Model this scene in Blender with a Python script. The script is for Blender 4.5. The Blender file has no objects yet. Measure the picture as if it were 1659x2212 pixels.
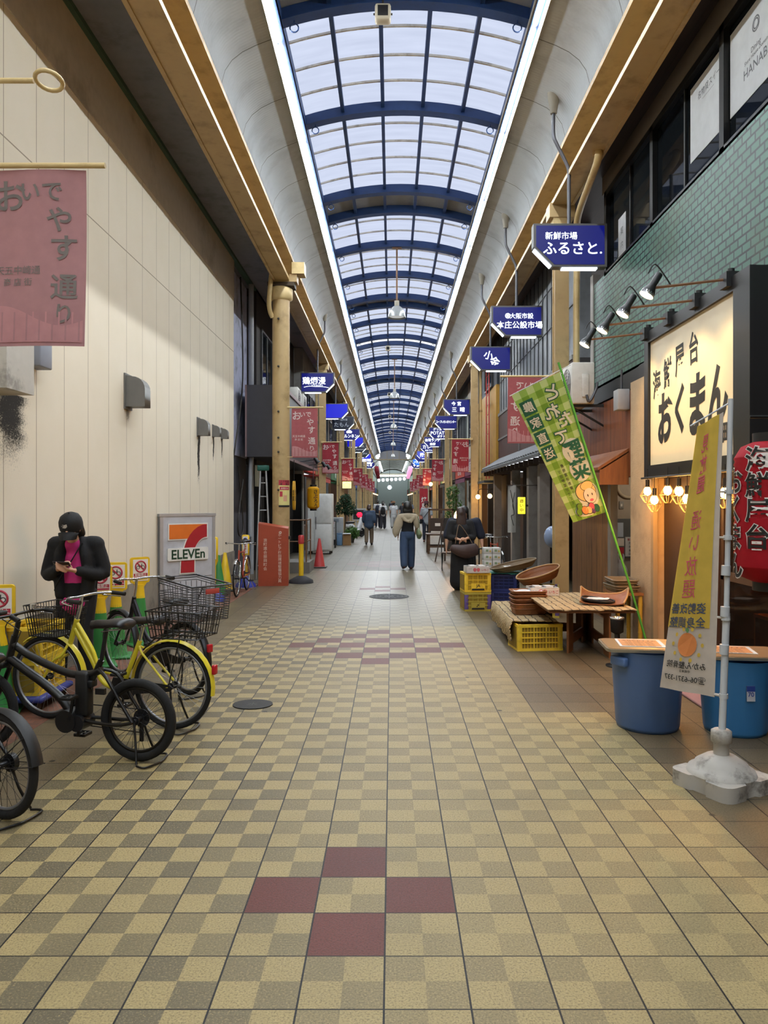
import bpy, bmesh, math, random
from mathutils import Vector, Matrix
PI = math.pi
rnd = random.Random(7)
S = bpy.context.scene
COL = S.collection

# ------------------------------------------------------------------ camera, world, exposure
F, H, VX, VY = 1620.0, 1.74, 846.0, 1080.0        # focal length in pixels, eye height, vanishing point of the street
cam = bpy.data.cameras.new('camera'); camo = bpy.data.objects.new('camera', cam); COL.objects.link(camo)
camo.location = (0, 0, H); camo.rotation_euler = (PI/2, 0, 0)
cam.sensor_fit = 'VERTICAL'; cam.sensor_height = 36; cam.lens = F/2212*36
cam.shift_x = -(VX-829.5)/2212; cam.shift_y = (VY-1106)/2212
cam.clip_end = 400
S.camera = camo
S.view_settings.view_transform = 'Standard'; S.view_settings.look = 'None'
S.view_settings.gamma = 1; S.view_settings.use_curve_mapping = False
S.view_settings.exposure = 0.0
S.cycles.max_bounces = 6; S.cycles.diffuse_bounces = 4; S.cycles.glossy_bounces = 2
S.cycles.transmission_bounces = 4; S.cycles.transparent_max_bounces = 8
S.cycles.use_adaptive_sampling = True; S.cycles.adaptive_threshold = 0.03
S.cycles.use_denoising = True
S.cycles.caustics_reflective = False; S.cycles.caustics_refractive = False
S.cycles.sample_clamp_indirect = 4.0
W = bpy.data.worlds.new('overcast_sky'); S.world = W; W.use_nodes = True
_b = W.node_tree.nodes['Background']; _b.inputs[0].default_value = (0.93, 0.96, 1.0, 1); _b.inputs[1].default_value = 1.35
TUBE = 165.0     # radiance of the fluorescent tubes

# ------------------------------------------------------------------ materials
def lin(c):
    if isinstance(c, str):
        c = tuple(int(c[i:i+2], 16)/255 for i in (0, 2, 4))
    return tuple(x/12.92 if x <= .04045 else ((x+.055)/1.055)**2.4 for x in c)
class NT:
    def __init__(s, name):
        s.mat = bpy.data.materials.new(name); s.mat.use_nodes = True
        s.t = s.mat.node_tree; s.n = s.t.nodes; s.bsdf = s.n['Principled BSDF']; s.out = s.n['Material Output']
    def _set(s, sock, v):
        if isinstance(v, bpy.types.NodeSocket): s.t.links.new(v, sock)
        elif isinstance(v, (tuple, list)): sock.default_value = tuple(v)+((1,) if len(v) == 3 and len(sock.default_value) == 4 else ())
        else: sock.default_value = v
    def math(s, op, a, b=None, c=None):
        n = s.n.new('ShaderNodeMath'); n.operation = op; s._set(n.inputs[0], a)
        if b is not None: s._set(n.inputs[1], b)
        if c is not None: s._set(n.inputs[2], c)
        return n.outputs[0]
    def mix(s, f, a, b, mode='MIX'):
        n = s.n.new('ShaderNodeMix'); n.data_type = 'RGBA'; n.blend_type = mode; n.clamp_factor = True
        s._set(n.inputs[0], f); s._set(n.inputs[6], a); s._set(n.inputs[7], b); return n.outputs[2]
    def coords(s, kind='Object'):
        return s.n.new('ShaderNodeTexCoord').outputs[kind]
    def xyz(s, v):
        n = s.n.new('ShaderNodeSeparateXYZ'); s._set(n.inputs[0], v); return n.outputs
    def comb(s, x, y, z=0.0):
        n = s.n.new('ShaderNodeCombineXYZ')
        for i, a in enumerate((x, y, z)): s._set(n.inputs[i], a)
        return n.outputs[0]
    def noise(s, v, scale, detail=2, rough=.5, col=False):
        n = s.n.new('ShaderNodeTexNoise'); s._set(n.inputs['Vector'], v); n.inputs['Scale'].default_value = scale
        n.inputs['Detail'].default_value = detail; n.inputs['Roughness'].default_value = rough
        return n.outputs[1 if col else 0]
    def white(s, v):
        n = s.n.new('ShaderNodeTexWhiteNoise'); s._set(n.inputs['Vector'], v); return n.outputs[0]
    def ramp(s, f, a, b):                      # smoothstep from a to b
        n = s.n.new('ShaderNodeMapRange'); n.interpolation_type = 'SMOOTHSTEP'
        s._set(n.inputs[0], f); n.inputs[1].default_value = a; n.inputs[2].default_value = b; return n.outputs[0]
    def bump(s, h, strength=.3, dist=.01):
        n = s.n.new('ShaderNodeBump'); n.inputs['Strength'].default_value = strength; n.inputs['Distance'].default_value = dist
        s._set(n.inputs['Height'], h); s.t.links.new(n.outputs[0], s.bsdf.inputs['Normal'])
    def setp(s, **k):
        for a, v in k.items(): s._set(s.bsdf.inputs[a.replace('_', ' ')], v)
        return s.mat
_MATS = {}
def mat(name, c, rough=.6, metal=0.0, var=.12, scale=9.0, bump=0.0, bscale=60.0, spec=.5, alpha=None, dirt=None, coat=0.0):
    """plain painted / plastic / metal surface with a little procedural unevenness; dirt = (colour, amount, scale)"""
    if name in _MATS: return _MATS[name]
    m = NT(name); c = lin(c); co = m.coords()
    n = m.noise(co, scale, 3)
    base = m.mix(n, tuple(x*(1-var) for x in c), tuple(min(1, x*(1+var)) for x in c))
    if dirt:
        d = m.noise(co, dirt[2], 5, .65)
        base = m.mix(m.math('MULTIPLY', m.ramp(d, .48, .72), dirt[1]), base, lin(dirt[0]))
    m.setp(Base_Color=base, Roughness=rough, Metallic=metal)
    m.bsdf.inputs['Specular IOR Level'].default_value = spec
    if coat: m.bsdf.inputs['Coat Weight'].default_value = coat
    if bump: m.bump(m.noise(co, bscale, 3), bump, .004)
    _MATS[name] = m.mat; return m.mat
def emit(name, c, e, base=None):
    if name in _MATS: return _MATS[name]
    m = NT(name); c = lin(c)
    m.setp(Base_Color=lin(base) if base else c, Emission_Color=c, Emission_Strength=e, Roughness=.5)
    _MATS[name] = m.mat; return m.mat
def cloth(name, c, thru=.25, rough=.9):
    if name in _MATS: return _MATS[name]
    m = NT(name); c = lin(c); co = m.coords(); n = m.noise(co, 14, 4)
    base = m.mix(n, tuple(x*.85 for x in c), tuple(min(1, x*1.12) for x in c))
    m.setp(Base_Color=base, Roughness=rough); m.bsdf.inputs['Specular IOR Level'].default_value = .2
    if thru:
        t = m.n.new('ShaderNodeBsdfTranslucent'); m._set(t.inputs[0], base)
        x = m.n.new('ShaderNodeMixShader'); x.inputs[0].default_value = thru
        m.t.links.new(m.bsdf.outputs[0], x.inputs[1]); m.t.links.new(t.outputs[0], x.inputs[2]); m.t.links.new(x.outputs[0], m.out.inputs[0])
    _MATS[name] = m.mat; return m.mat
def wood(name, c, c2, axis='Z', scale=5.0, plank=0.0, across='Y', rough=.55):
    """planked, grained wood: grain along axis, boards of width plank side by side along across"""
    if name in _MATS: return _MATS[name]
    m = NT(name); co = m.coords(); o = m.xyz(co); ix = 'XYZ'.index
    st = [m.math('MULTIPLY', o[i], (.12 if 'XYZ'[i] == axis else 1.0)) for i in range(3)]
    n = m.noise(m.comb(*st), scale*4, 5, .6)
    n2 = m.noise(m.comb(*st), scale*30, 2)
    base = m.mix(m.ramp(n, .3, .7), lin(c), lin(c2))
    base = m.mix(m.math('MULTIPLY', n2, .35), base, tuple(x*.5 for x in lin(c)))
    if plank:
        q = m.math('DIVIDE', o[ix(across)], plank); idv = m.math('FLOOR', q); fr = m.math('FRACT', q)
        base = m.mix(m.math('MULTIPLY', m.white(m.comb(idv, 3.0)), .45), base, tuple(x*.45 for x in lin(c)))
        e = m.math('LESS_THAN', fr, .05)
        base = m.mix(e, base, (.008, .006, .005)); m.bump(m.math('SUBTRACT', 1.0, e), .5, .01)
    m.setp(Base_Color=base, Roughness=rough)
    _MATS[name] = m.mat; return m.mat
def glass(name, tint='dfe8ea', rough=.02, amount=.85):
    if name in _MATS: return _MATS[name]
    m = NT(name); m.setp(Base_Color=(.02, .025, .03), Roughness=rough)
    t = m.n.new('ShaderNodeBsdfTransparent'); m._set(t.inputs[0], lin(tint)+(1,))
    x = m.n.new('ShaderNodeMixShader'); x.inputs[0].default_value = amount
    m.t.links.new(m.bsdf.outputs[0], x.inputs[1]); m.t.links.new(t.outputs[0], x.inputs[2]); m.t.links.new(x.outputs[0], m.out.inputs[0])
    _MATS[name] = m.mat; return m.mat

# ------------------------------------------------------------------ mesh builder
def frame(o, x, y):
    x = Vector(x).normalized(); y = Vector(y); y = (y-x*y.dot(x)).normalized(); z = x.cross(y)
    M = Matrix.Identity(4)
    for i in range(3): M[i][0], M[i][1], M[i][2], M[i][3] = x[i], y[i], z[i], o[i]
    return M
def FC(o): return frame(o, (1, 0, 0), (0, 0, 1))          # a face looking at the camera (-Y)
def FL(o): return frame(o, (0, 1, 0), (0, 0, 1))          # looking +X (left wall towards the street)
def FR(o): return frame(o, (0, -1, 0), (0, 0, 1))         # looking -X (right wall towards the street)
def rotz(a): return Matrix.Rotation(a, 4, 'Z')
def rotx(a): return Matrix.Rotation(a, 4, 'X')
def roty(a): return Matrix.Rotation(a, 4, 'Y')
def tr(*p): return Matrix.Translation(Vector(p[0] if len(p) == 1 else p))
_TXT = {}
def text_geo(body, weight=0.0):
    k = (body, weight)
    if k not in _TXT:
        cu = bpy.data.curves.new('lettering', 'FONT'); cu.body = body; cu.size = 1; cu.offset = weight
        cu.align_x = 'CENTER'; cu.align_y = 'CENTER'; cu.fill_mode = 'FRONT'; cu.resolution_u = 3
        ob = bpy.data.objects.new('lettering', cu); COL.objects.link(ob)
        dg = bpy.context.evaluated_depsgraph_get(); dg.update()
        me = bpy.data.meshes.new_from_object(ob.evaluated_get(dg))
        v = [tuple(p.co) for p in me.vertices]; f = [tuple(p.vertices) for p in me.polygons]
        if v:                                             # centre the ink box
            cx = (min(p[0] for p in v)+max(p[0] for p in v))/2; cy = (min(p[1] for p in v)+max(p[1] for p in v))/2
            v = [(p[0]-cx, p[1]-cy, 0) for p in v]
        bpy.data.objects.remove(ob); bpy.data.meshes.remove(me); bpy.data.curves.remove(cu)
        _TXT[k] = (v, f)
    return _TXT[k]
class MB:
    def __init__(s): s.v = []; s.f = []; s.fm = []; s.sm = []; s.mats = []
    def mi(s, m):
        if m not in s.mats: s.mats.append(m)
        return s.mats.index(m)
    def add(s, v, f, m, T=None, smooth=False):
        o = len(s.v); i = s.mi(m)
        s.v += [tuple(T @ Vector(p)) for p in v] if T is not None else [tuple(p) for p in v]
        for q in f: s.f.append(tuple(k+o for k in q)); s.fm.append(i); s.sm.append(smooth)
        return s
    def box(s, x0, x1, y0, y1, z0, z1, m, T=None):
        v = [(x, y, z) for x in (x0, x1) for y in (y0, y1) for z in (z0, z1)]
        return s.add(v, [(0, 1, 3, 2), (4, 6, 7, 5), (0, 4, 5, 1), (2, 3, 7, 6), (0, 2, 6, 4), (1, 5, 7, 3)], m, T)
    def cbox(s, c, d, m, T=None, bev=0.0, seg=2):
        M = tr(c) if T is None else T @ tr(c)
        if not bev: return s.box(-d[0]/2, d[0]/2, -d[1]/2, d[1]/2, -d[2]/2, d[2]/2, m, M)
        bm = bmesh.new(); bmesh.ops.create_cube(bm, size=1)
        for q in bm.verts: q.co = Vector((q.co.x*d[0], q.co.y*d[1], q.co.z*d[2]))
        bmesh.ops.bevel(bm, geom=bm.edges[:], offset=min(bev, min(d)*.49), segments=seg, affect='EDGES', profile=.5)
        return s.bm(bm, m, M, True)
    def bm(s, bm, m, T=None, smooth=False):
        bm.verts.index_update()
        s.add([q.co[:] for q in bm.verts], [[q.index for q in p.verts] for p in bm.faces], m, T, smooth); bm.free(); return s
    def prism(s, poly, z0, z1, m, T=None, smooth=False):
        n = len(poly)
        v = [(p[0], p[1], z0) for p in poly]+[(p[0], p[1], z1) for p in poly]
        f = [tuple(range(n-1, -1, -1)), tuple(range(n, 2*n))]
        s.add(v, f, m, T)
        return s.add(v, [(i, (i+1) % n, n+(i+1) % n, n+i) for i in range(n)], m, T, smooth)
    def lathe(s, prof, m, T=None, n=24, smooth=True, cap=True, sx=1.0, sy=1.0):
        v = []; f = []
        for r, z in prof:
            for k in range(n): v.append((r*math.cos(2*PI*k/n)*sx, r*math.sin(2*PI*k/n)*sy, z))
        for i in range(len(prof)-1):
            for k in range(n): f.append((i*n+k, i*n+(k+1) % n, (i+1)*n+(k+1) % n, (i+1)*n+k))
        s.add(v, f, m, T, smooth)
        if cap: s.add(v, [tuple(range(n-1, -1, -1)), tuple(range((len(prof)-1)*n, len(prof)*n))], m, T)
        return s
    def cyl(s, a, b, r, m, n=12, T=None, r2=None):
        return s.tube([a, b], r, m, n, T, radii=[r, r2 if r2 is not None else r])
    def tube(s, pts, r, m, n=8, T=None, closed=False, radii=None, flat=1.0):
        P = [Vector(p) for p in pts]; N = len(P); v = []; f = []; up = None
        for i in range(N):
            a = P[i-1] if (i or closed) else P[0]; b = P[(i+1) % N] if (i < N-1 or closed) else P[-1]
            t = (b-a).normalized() if (b-a).length > 1e-9 else Vector((0, 0, 1))
            if up is None: up = t.orthogonal().normalized() if abs(t.z) > .95 else t.cross(Vector((0, 0, 1))).normalized()
            up = (up-t*up.dot(t)); up = up.normalized() if up.length > 1e-6 else t.orthogonal().normalized()
            w = t.cross(up); rr = radii[i] if radii else r
            for k in range(n):
                c = 2*PI*k/n; v.append(tuple(P[i]+up*(rr*math.cos(c))+w*(rr*flat*math.sin(c))))
        M = N if closed else N-1
        for i in range(M):
            j = (i+1) % N
            for k in range(n): f.append((i*n+k, i*n+(k+1) % n, j*n+(k+1) % n, j*n+k))
        s.add(v, f, m, T, True)
        if not closed: s.add(v, [tuple(range(n-1, -1, -1)), tuple(range((N-1)*n, N*n))], m, T)
        return s
    def ring(s, c, R, r, m, axis='Y', n=32, k=8, T=None, a0=0.0, a1=2*PI, flat=1.0):
        full = abs(a1-a0-2*PI) < 1e-6; pts = []
        for i in range(n if full else n+1):
            a = a0+(a1-a0)*i/n; x, y = R*math.cos(a), R*math.sin(a)
            pts.append({'Y': (c[0]+x, c[1], c[2]+y), 'Z': (c[0]+x, c[1]+y, c[2]), 'X': (c[0], c[1]+x, c[2]+y)}[axis])
        return s.tube(pts, r, m, k, T, closed=full, flat=flat)
    def ball(s, c, r, m, T=None, n=16, k=10):
        r = (r, r, r) if not isinstance(r, (tuple, list)) else r
        M = (T if T is not None else Matrix.Identity(4)) @ tr(c) @ Matrix.Diagonal((r[0], r[1], r[2], 1))
        v = [(0, 0, -1)]; f = []
        for i in range(1, k):
            t = -PI/2+PI*i/k
            for j in range(n): v.append((math.cos(t)*math.cos(2*PI*j/n), math.cos(t)*math.sin(2*PI*j/n), math.sin(t)))
        v.append((0, 0, 1)); e = len(v)-1
        for j in range(n):
            f.append((0, 1+(j+1) % n, 1+j)); f.append((e, 1+(k-2)*n+j, 1+(k-2)*n+(j+1) % n))
            for i in range(k-2): f.append((1+i*n+j, 1+i*n+(j+1) % n, 1+(i+1)*n+(j+1) % n, 1+(i+1)*n+j))
        return s.add(v, f, m, M, True)
    def sheet(s, rows, th, m, T=None, mback=None):
        """a cloth or panel: rows of points, given a real thickness th"""
        R_, C_ = len(rows), len(rows[0]); P = [[Vector(p) for p in r] for r in rows]; fr = []; bk = []
        for i in range(R_):
            for j in range(C_):
                du = P[i][min(j+1, C_-1)]-P[i][max(j-1, 0)]; dv = P[min(i+1, R_-1)][j]-P[max(i-1, 0)][j]
                nn = du.cross(dv); nn = nn.normalized() if nn.length else Vector((0, 0, 1))
                fr.append(tuple(P[i][j]+nn*th/2)); bk.append(tuple(P[i][j]-nn*th/2))
        q = [(i*C_+j, i*C_+j+1, (i+1)*C_+j+1, (i+1)*C_+j) for i in range(R_-1) for j in range(C_-1)]
        s.add(fr, q, m, T, True); s.add(bk, [t[::-1] for t in q], mback or m, T, True)
        n = len(fr); loop = [j for j in range(C_)]+[i*C_+C_-1 for i in range(1, R_)]+[(R_-1)*C_+j for j in range(C_-2, -1, -1)]+[i*C_ for i in range(R_-2, 0, -1)]
        return s.add(fr+bk, [(loop[i], n+loop[i], n+loop[(i+1) % len(loop)], loop[(i+1) % len(loop)]) for i in range(len(loop))], m, T)
    def text(s, body, size, m, T, weight=0.0, wide=1.0, maxw=None, slant=0.0):
        v, f = text_geo(body, weight)
        if not v: return s
        w = (max(p[0] for p in v)-min(p[0] for p in v))*size*wide
        k = wide*(min(1, maxw/w) if maxw else 1)
        return s.add([(p[0]*size*k+p[1]*size*slant, p[1]*size, 0) for p in v], f, m, T)
    def vtext(s, body, size, m, T, weight=0.0, step=1.05, wide=1.0):
        n = len(body)
        for i, ch in enumerate(body):
            if ch != ' ': s.text(ch, size, m, T @ tr(0, ((n-1)/2-i)*size*step, 0), weight, wide)
        return s
    def build(s, name, parent=None, loc=None, rz=0.0, M=None):
        me = bpy.data.meshes.new(name); me.from_pydata(s.v, [], s.f)
        for m in s.mats: me.materials.append(m)
        me.polygons.foreach_set('material_index', s.fm); me.polygons.foreach_set('use_smooth', s.sm); me.update()
        o = bpy.data.objects.new(name, me); COL.objects.link(o)
        if M is not None: o.matrix_world = M
        elif loc is not None: o.location = loc; o.rotation_euler = (0, 0, rz)
        if parent: o.parent = parent
        return o
def tag(o, label=None, cat=None, group=None, kind=None):
    if label: o['label'] = label
    if cat: o['category'] = cat
    if group: o['group'] = group
    if kind: o['kind'] = kind
    return o
def thing(name, label, cat, loc=(0, 0, 0), rz=0.0, group=None, rx=0.0, ry=0.0):
    o = bpy.data.objects.new(name, None); COL.objects.link(o); o.empty_display_size = .1
    o.location = loc; o.rotation_euler = (rx, ry, rz); return tag(o, label, cat, group)
def struct(name, mb, label, cat=None):
    return tag(mb.build(name), label, cat or name.split('_')[0], None, 'structure')
KIDS = {}
def dup(o, parent=None):
    c = o.copy(); COL.objects.link(c); c.parent = parent
    for ch in o.children: dup(ch, c)
    return c
def copy_of(o, label, loc, rz=0.0, scale=None):
    c = dup(o); c.location = loc; c.rotation_euler = (0, 0, rz); c['label'] = label
    if scale: c.scale = scale
    return c
def arc(cx, cy, r, a0, a1, n=8):
    return [(cx+r*math.cos(a0+(a1-a0)*i/n), cy+r*math.sin(a0+(a1-a0)*i/n)) for i in range(n+1)]
def rrect(w, h, r, n=4):
    return arc(w/2-r, h/2-r, r, 0, PI/2, n)+arc(-w/2+r, h/2-r, r, PI/2, PI, n)+arc(-w/2+r, -h/2+r, r, PI, 1.5*PI, n)+arc(w/2-r, -h/2+r, r, 1.5*PI, 2*PI, n)
def smooth_path(P, n=6):
    """Catmull-Rom through the points"""
    P = [Vector(p) for p in P]; out = []
    for i in range(len(P)-1):
        a, b, c, d = P[max(i-1, 0)], P[i], P[i+1], P[min(i+2, len(P)-1)]
        for k in range(n):
            t = k/n
            out.append(.5*((2*b)+(c-a)*t+(2*a-5*b+4*c-d)*t*t+(3*b-a-3*c+d)*t**3))
    return out+[P[-1]]
ORD = 'first second third fourth fifth sixth seventh eighth ninth tenth eleventh twelfth thirteenth fourteenth fifteenth sixteenth'.split()
# ------------------------------------------------------------------ the arcade itself
C = .18                      # centre line of the arcade
Y0, Y1 = -12.0, 96.0
T_ = .2993                   # floor tile
def tile_mat(name, light, dark, contrast=1.0, rough=.42, plain=False, grout='121110'):
    m = NT(name); o = m.xyz(m.coords())
    u = m.math('DIVIDE', m.math('ADD', o[0], .0265), T_); v = m.math('DIVIDE', m.math('SUBTRACT', o[1], 3.16), T_)
    iu, iv = m.math('FLOOR', u), m.math('FLOOR', v); fu, fv = m.math('FRACT', u), m.math('FRACT', v)
    rn = m.white(m.comb(iu, iv)); co = m.coords()
    sp = m.noise(co, 120, 3, .75); sp2 = m.noise(co, 70, 2); blot = m.noise(co, 1.3, 4, .6)
    if plain:
        base = m.mix(rn, lin(light), lin(dark))
    else:
        s1, s2 = m.math('GREATER_THAN', fu, .5), m.math('GREATER_THAN', fv, .5)
        dk = m.math('ABSOLUTE', m.math('SUBTRACT', s1, s2))
        wear = m.math('MULTIPLY', m.math('ADD', .45, m.math('MULTIPLY', m.ramp(o[0], .5, -1.5), .55)), m.math('ADD', .72, m.math('MULTIPLY', rn, .4)))
        base = m.mix(m.math('MULTIPLY', dk, m.math('MULTIPLY', wear, contrast)), lin(light), lin(dark))
    base = m.mix(m.math('MULTIPLY', m.ramp(sp, .50, .64), .6), base, tuple(x*.30 for x in lin(light)))
    base = m.mix(m.math('MULTIPLY', m.ramp(sp, .46, .34), .40), base, tuple(min(1, x*1.6) for x in lin(light)))
    base = m.mix(m.math('MULTIPLY', m.ramp(blot, .45, .75), .22), base, tuple(x*.45 for x in lin(dark)))
    vo = m.n.new('ShaderNodeTexVoronoi'); m._set(vo.inputs['Vector'], m.comb(o[0], o[1], 0.0)); vo.inputs['Scale'].default_value = 1.5
    base = m.mix(m.math('MULTIPLY', m.ramp(m.math('ADD', vo.outputs['Distance'], m.math('MULTIPLY', m.math('SUBTRACT', m.noise(co, 40, 2), .5), .02)), .036, .026), .85), base, (.012, .012, .012))
    e = m.math('MAXIMUM', m.math('MAXIMUM', m.math('LESS_THAN', fu, .012), m.math('GREATER_THAN', fu, .988)),
               m.math('MAXIMUM', m.math('LESS_THAN', fv, .010), m.math('GREATER_THAN', fv, .990)))
    base = m.mix(e, base, lin(grout))
    m.setp(Base_Color=base, Roughness=m.math('ADD', m.math('SUBTRACT', rough, m.math('MULTIPLY', m.ramp(o[1], 8.0, 14.0), .20 if not plain else .12)), m.math('MULTIPLY', sp2, .18)))
    m.bsdf.inputs['Specular IOR Level'].default_value = .3; m.bump(m.math('SUBTRACT', m.math('MULTIPLY', sp, .8), e), .5, .004); return m.mat
M_check = tile_mat('checker_tile', '9b8a60', '5f5744')
M_check2 = tile_mat('worn_checker_tile', '90805a', '665c46', .6)
M_check3 = tile_mat('polished_checker_tile', '837a63', '575142', .9)  # darker, greyer tile colours for the stretch farther down the street
M_plain = tile_mat('pale_tile', '6a6559', '5e584e', rough=.5, plain=True)
M_edge = tile_mat('brown_grey_tile', '6d6049', '5e523f', rough=.36, plain=True)
M_red = tile_mat('dark_red_tile', '602e26', '552821', rough=.42, plain=True)
m = NT('red_brick_paving'); o_ = m.xyz(m.coords())
bk = m.n.new('ShaderNodeTexBrick'); m._set(bk.inputs['Vector'], m.coords()); bk.inputs['Scale'].default_value = 5
bk.inputs['Color1'].default_value = lin('854c30')+(1,); bk.inputs['Color2'].default_value = lin('6b3e28')+(1,); bk.inputs['Mortar'].default_value = lin('45372c')+(1,)
bk.inputs['Mortar Size'].default_value = .012
m.setp(Base_Color=m.mix(m.math('MULTIPLY', m.noise(m.coords(), 3, 4), .5), bk.outputs[0], (.08, .07, .06)), Roughness=.8); M_brick = m.mat
RED = set()
for c0, n in ((0, 1), (19, 3), (38, 1), (57, 3)):
    for dr in range(-n, n+1):
        k = n-abs(dr)
        for dc in range(-k, k+1, 2): RED.add((-1+dc, c0+dr))
fl = MB()
for j in range(-52, 520):
    y = 3.16+j*T_
    for i in range(-12, 13):
        x = -.0265+i*T_; xm = x+T_/2
        right = 1.75 if y < 6.0 else 1.17
        if xm < -2.75 and y < 15.5: mm = M_brick
        elif (i, j) in RED: mm = M_red
        elif xm < -2.1 or xm > right: mm = M_edge if y < 22 else M_plain
        elif y > 18.3: mm = M_plain
        elif y > 10.3: mm = M_check3
        else: mm = M_check if y < 6 or xm < .9 else M_check2
        fl.add([(x, y, 0), (x+T_, y, 0), (x+T_, y+T_, 0), (x, y+T_, 0)], [(0, 1, 2, 3)], mm)
M_inside = mat('indoor_concrete', '6a5f52', .7)
for (x0, x1) in ((-9, -.0265-12*T_), (-.0265+13*T_, 9)):
    fl.add([(x0, Y0-4, 0), (x1, Y0-4, 0), (x1, 150, 0), (x0, 150, 0)], [(0, 1, 2, 3)], M_inside)
tag(fl.build('floor'), 'checkered tan and grey tile street floor with dark red diamond tiles', 'floor', None, 'structure')

# cream panelled wall on the left with vertical joints, one level joint and soot stains
m = NT('cream_panel_wall'); co = m.coords(); o_ = m.xyz(co)
yy, zz = o_[1], o_[2]
base = m.mix(m.noise(co, 2.2, 4), lin('e2d7c0'), lin('ebe1ce'))
jv = m.math('FRACT', m.math('DIVIDE', m.math('ADD', yy, .15), .605))
jl = m.math('LESS_THAN', jv, .018)
jh = m.math('LESS_THAN', m.math('ABSOLUTE', m.math('SUBTRACT', zz, 4.9)), .007)
jt = m.math('MAXIMUM', jl, jh)
base = m.mix(m.math('MULTIPLY', jt, .75), base, lin('84745c'))
def soot(y, z, w, h, spread, amt):
    """soft streak hanging down from (y, z)"""
    global base
    wob = m.math('MULTIPLY', m.math('SUBTRACT', m.noise(m.comb(0.0, 0.0, zz), 3.0, 2), .5), w*1.5)
    dy = m.math('ABSOLUTE', m.math('SUBTRACT', m.math('SUBTRACT', yy, y), wob)); dz = m.math('DIVIDE', m.math('SUBTRACT', z, zz), h)
    f = m.math('MULTIPLY', m.ramp(dy, w, w*.1), m.math('MULTIPLY', m.ramp(dz, 1.0, .15), m.math('GREATER_THAN', dz, 0.0)))
    g = m.ramp(m.math('ADD', f, m.math('MULTIPLY', m.math('SUBTRACT', m.noise(co, spread*1.6, 4, .75), .5), 1.6)), .40, .95)
    base = m.mix(m.math('MULTIPLY', m.math('MULTIPLY', g, f), amt), base, lin('2a2723'))
soot(6.66, 2.68, .55, 1.05, 45, 1.25); soot(13.10, 2.88, .15, 1.4, 30, 3.0); soot(14.18, 2.95, .10, .8, 30, 2.6); soot(14.88, 2.97, .09, .7, 30, 2.4); soot(9.55, 2.93, .13, .35, 30, .7)
m.setp(Base_Color=base, Roughness=.75); m.bsdf.inputs['Specular IOR Level'].default_value = .25
m.bump(m.math('SUBTRACT', m.math('MULTIPLY', m.noise(co, 60, 3), .35), jt), .35, .006); M_cream = m.mat
XL = -3.37
wl = MB().box(XL-.3, XL, Y0, 16.0, 0, 6.05, M_cream); struct('wall_left', wl, 'cream panelled wall along the left of the street')
M_tanband = mat('tan_wall_band', 'c6bdb2', .7, dirt=('4a3d2e', .5, .8))  # separate tan colour for the band above the cream panels
struct('trim_1', MB().box(XL-.3, XL+.012, Y0, 16.0, 6.05, 6.84, M_tanband), 'tan band above the cream wall', 'trim')
struct('baseboard_left', MB().box(XL-.2, XL+.02, Y0, 16.0, 0, .66, mat('grey_plinth', '8b8478', .8, bump=.3, dirt=('4b4640', .6, 3))), 'grey plinth at the foot of the cream wall', 'plinth')
M_gtrim = mat('green_trim', '3e5a4c', .5)
struct('trim_2', MB().box(XL-.05, XL+.07, Y0, 70, 6.84, 6.9, M_gtrim), 'thin green edging under the dark left soffit', 'trim')
M_soffit = mat('dark_soffit', '77777f', .7, dirt=('4a4a4e', .5, 2))
struct('ceiling_left', MB().box(-5.2, -2.46, Y0, Y1, 6.9, 6.98, M_soffit), 'dark flat soffit between left wall and yellow beam', 'ceiling')
M_soffr = wood('brown_soffit', '33241e', '241a17', 'Y', 3, .12, 'X')
struct('ceiling_right', MB().box(2.84, 5.2, Y0, Y1, 6.62, 6.70, M_soffr), 'dark brown boarded soffit on the right', 'ceiling')

# yellow gutter beams
M_yel = mat('mustard_paint', 'b2986a', .5, dirt=('6b5226', .55, 2.2), var=.08)
M_yel2 = mat('pale_mustard_paint', 'd0b884', .5, dirt=('8a7040', .4, 3), var=.08)
for nm, sgn, x in (('beam_left', 1, -2.50), ('beam_right', -1, 2.86)):
    b = MB()
    def bx(a0, a1, z0, z1, mm):
        q = sorted((x+sgn*a0, x+sgn*a1)); b.box(q[0], q[1], Y0, Y1, z0, z1, mm)
    bx(0, .05, 6.36, 6.96, M_yel); bx(0, .34, 6.375, 6.44, M_yel); bx(.02, .37, 6.89, 6.96, M_yel)
    tag(b.build(nm), 'long mustard yellow gutter beam along the %s edge of the roof' % nm[5:], 'beam', None, 'structure')

# white coved roof panels
m = NT('white_corrugated_panel'); co = m.coords(); o_ = m.xyz(co)
wv = m.math('SINE', m.math('MULTIPLY', o_[1], 2*PI/.055))
jn = m.math('LESS_THAN', m.math('FRACT', m.math('DIVIDE', o_[1], 1.38)), .010)
st = m.ramp(m.noise(m.comb(m.math('MULTIPLY', o_[0], .7), m.math('MULTIPLY', o_[1], .8), m.math('MULTIPLY', o_[2], .4)), 2.3, 5, .6), .45, .75)
base = m.mix(m.math('MULTIPLY', st, .55), lin('c3c8cb'), lin('93979a'))
base = m.mix(jn, base, lin('55534d'))
m.setp(Base_Color=base, Roughness=.55); m.bump(wv, .25, .006); M_cove = m.mat
PROF = [(2.40, 6.94), (2.40, 7.12), (2.355, 7.29), (2.26, 7.43), (2.12, 7.54), (1.95, 7.625), (1.78, 7.69), (1.62, 7.75), (1.60, 7.84)]
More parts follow.
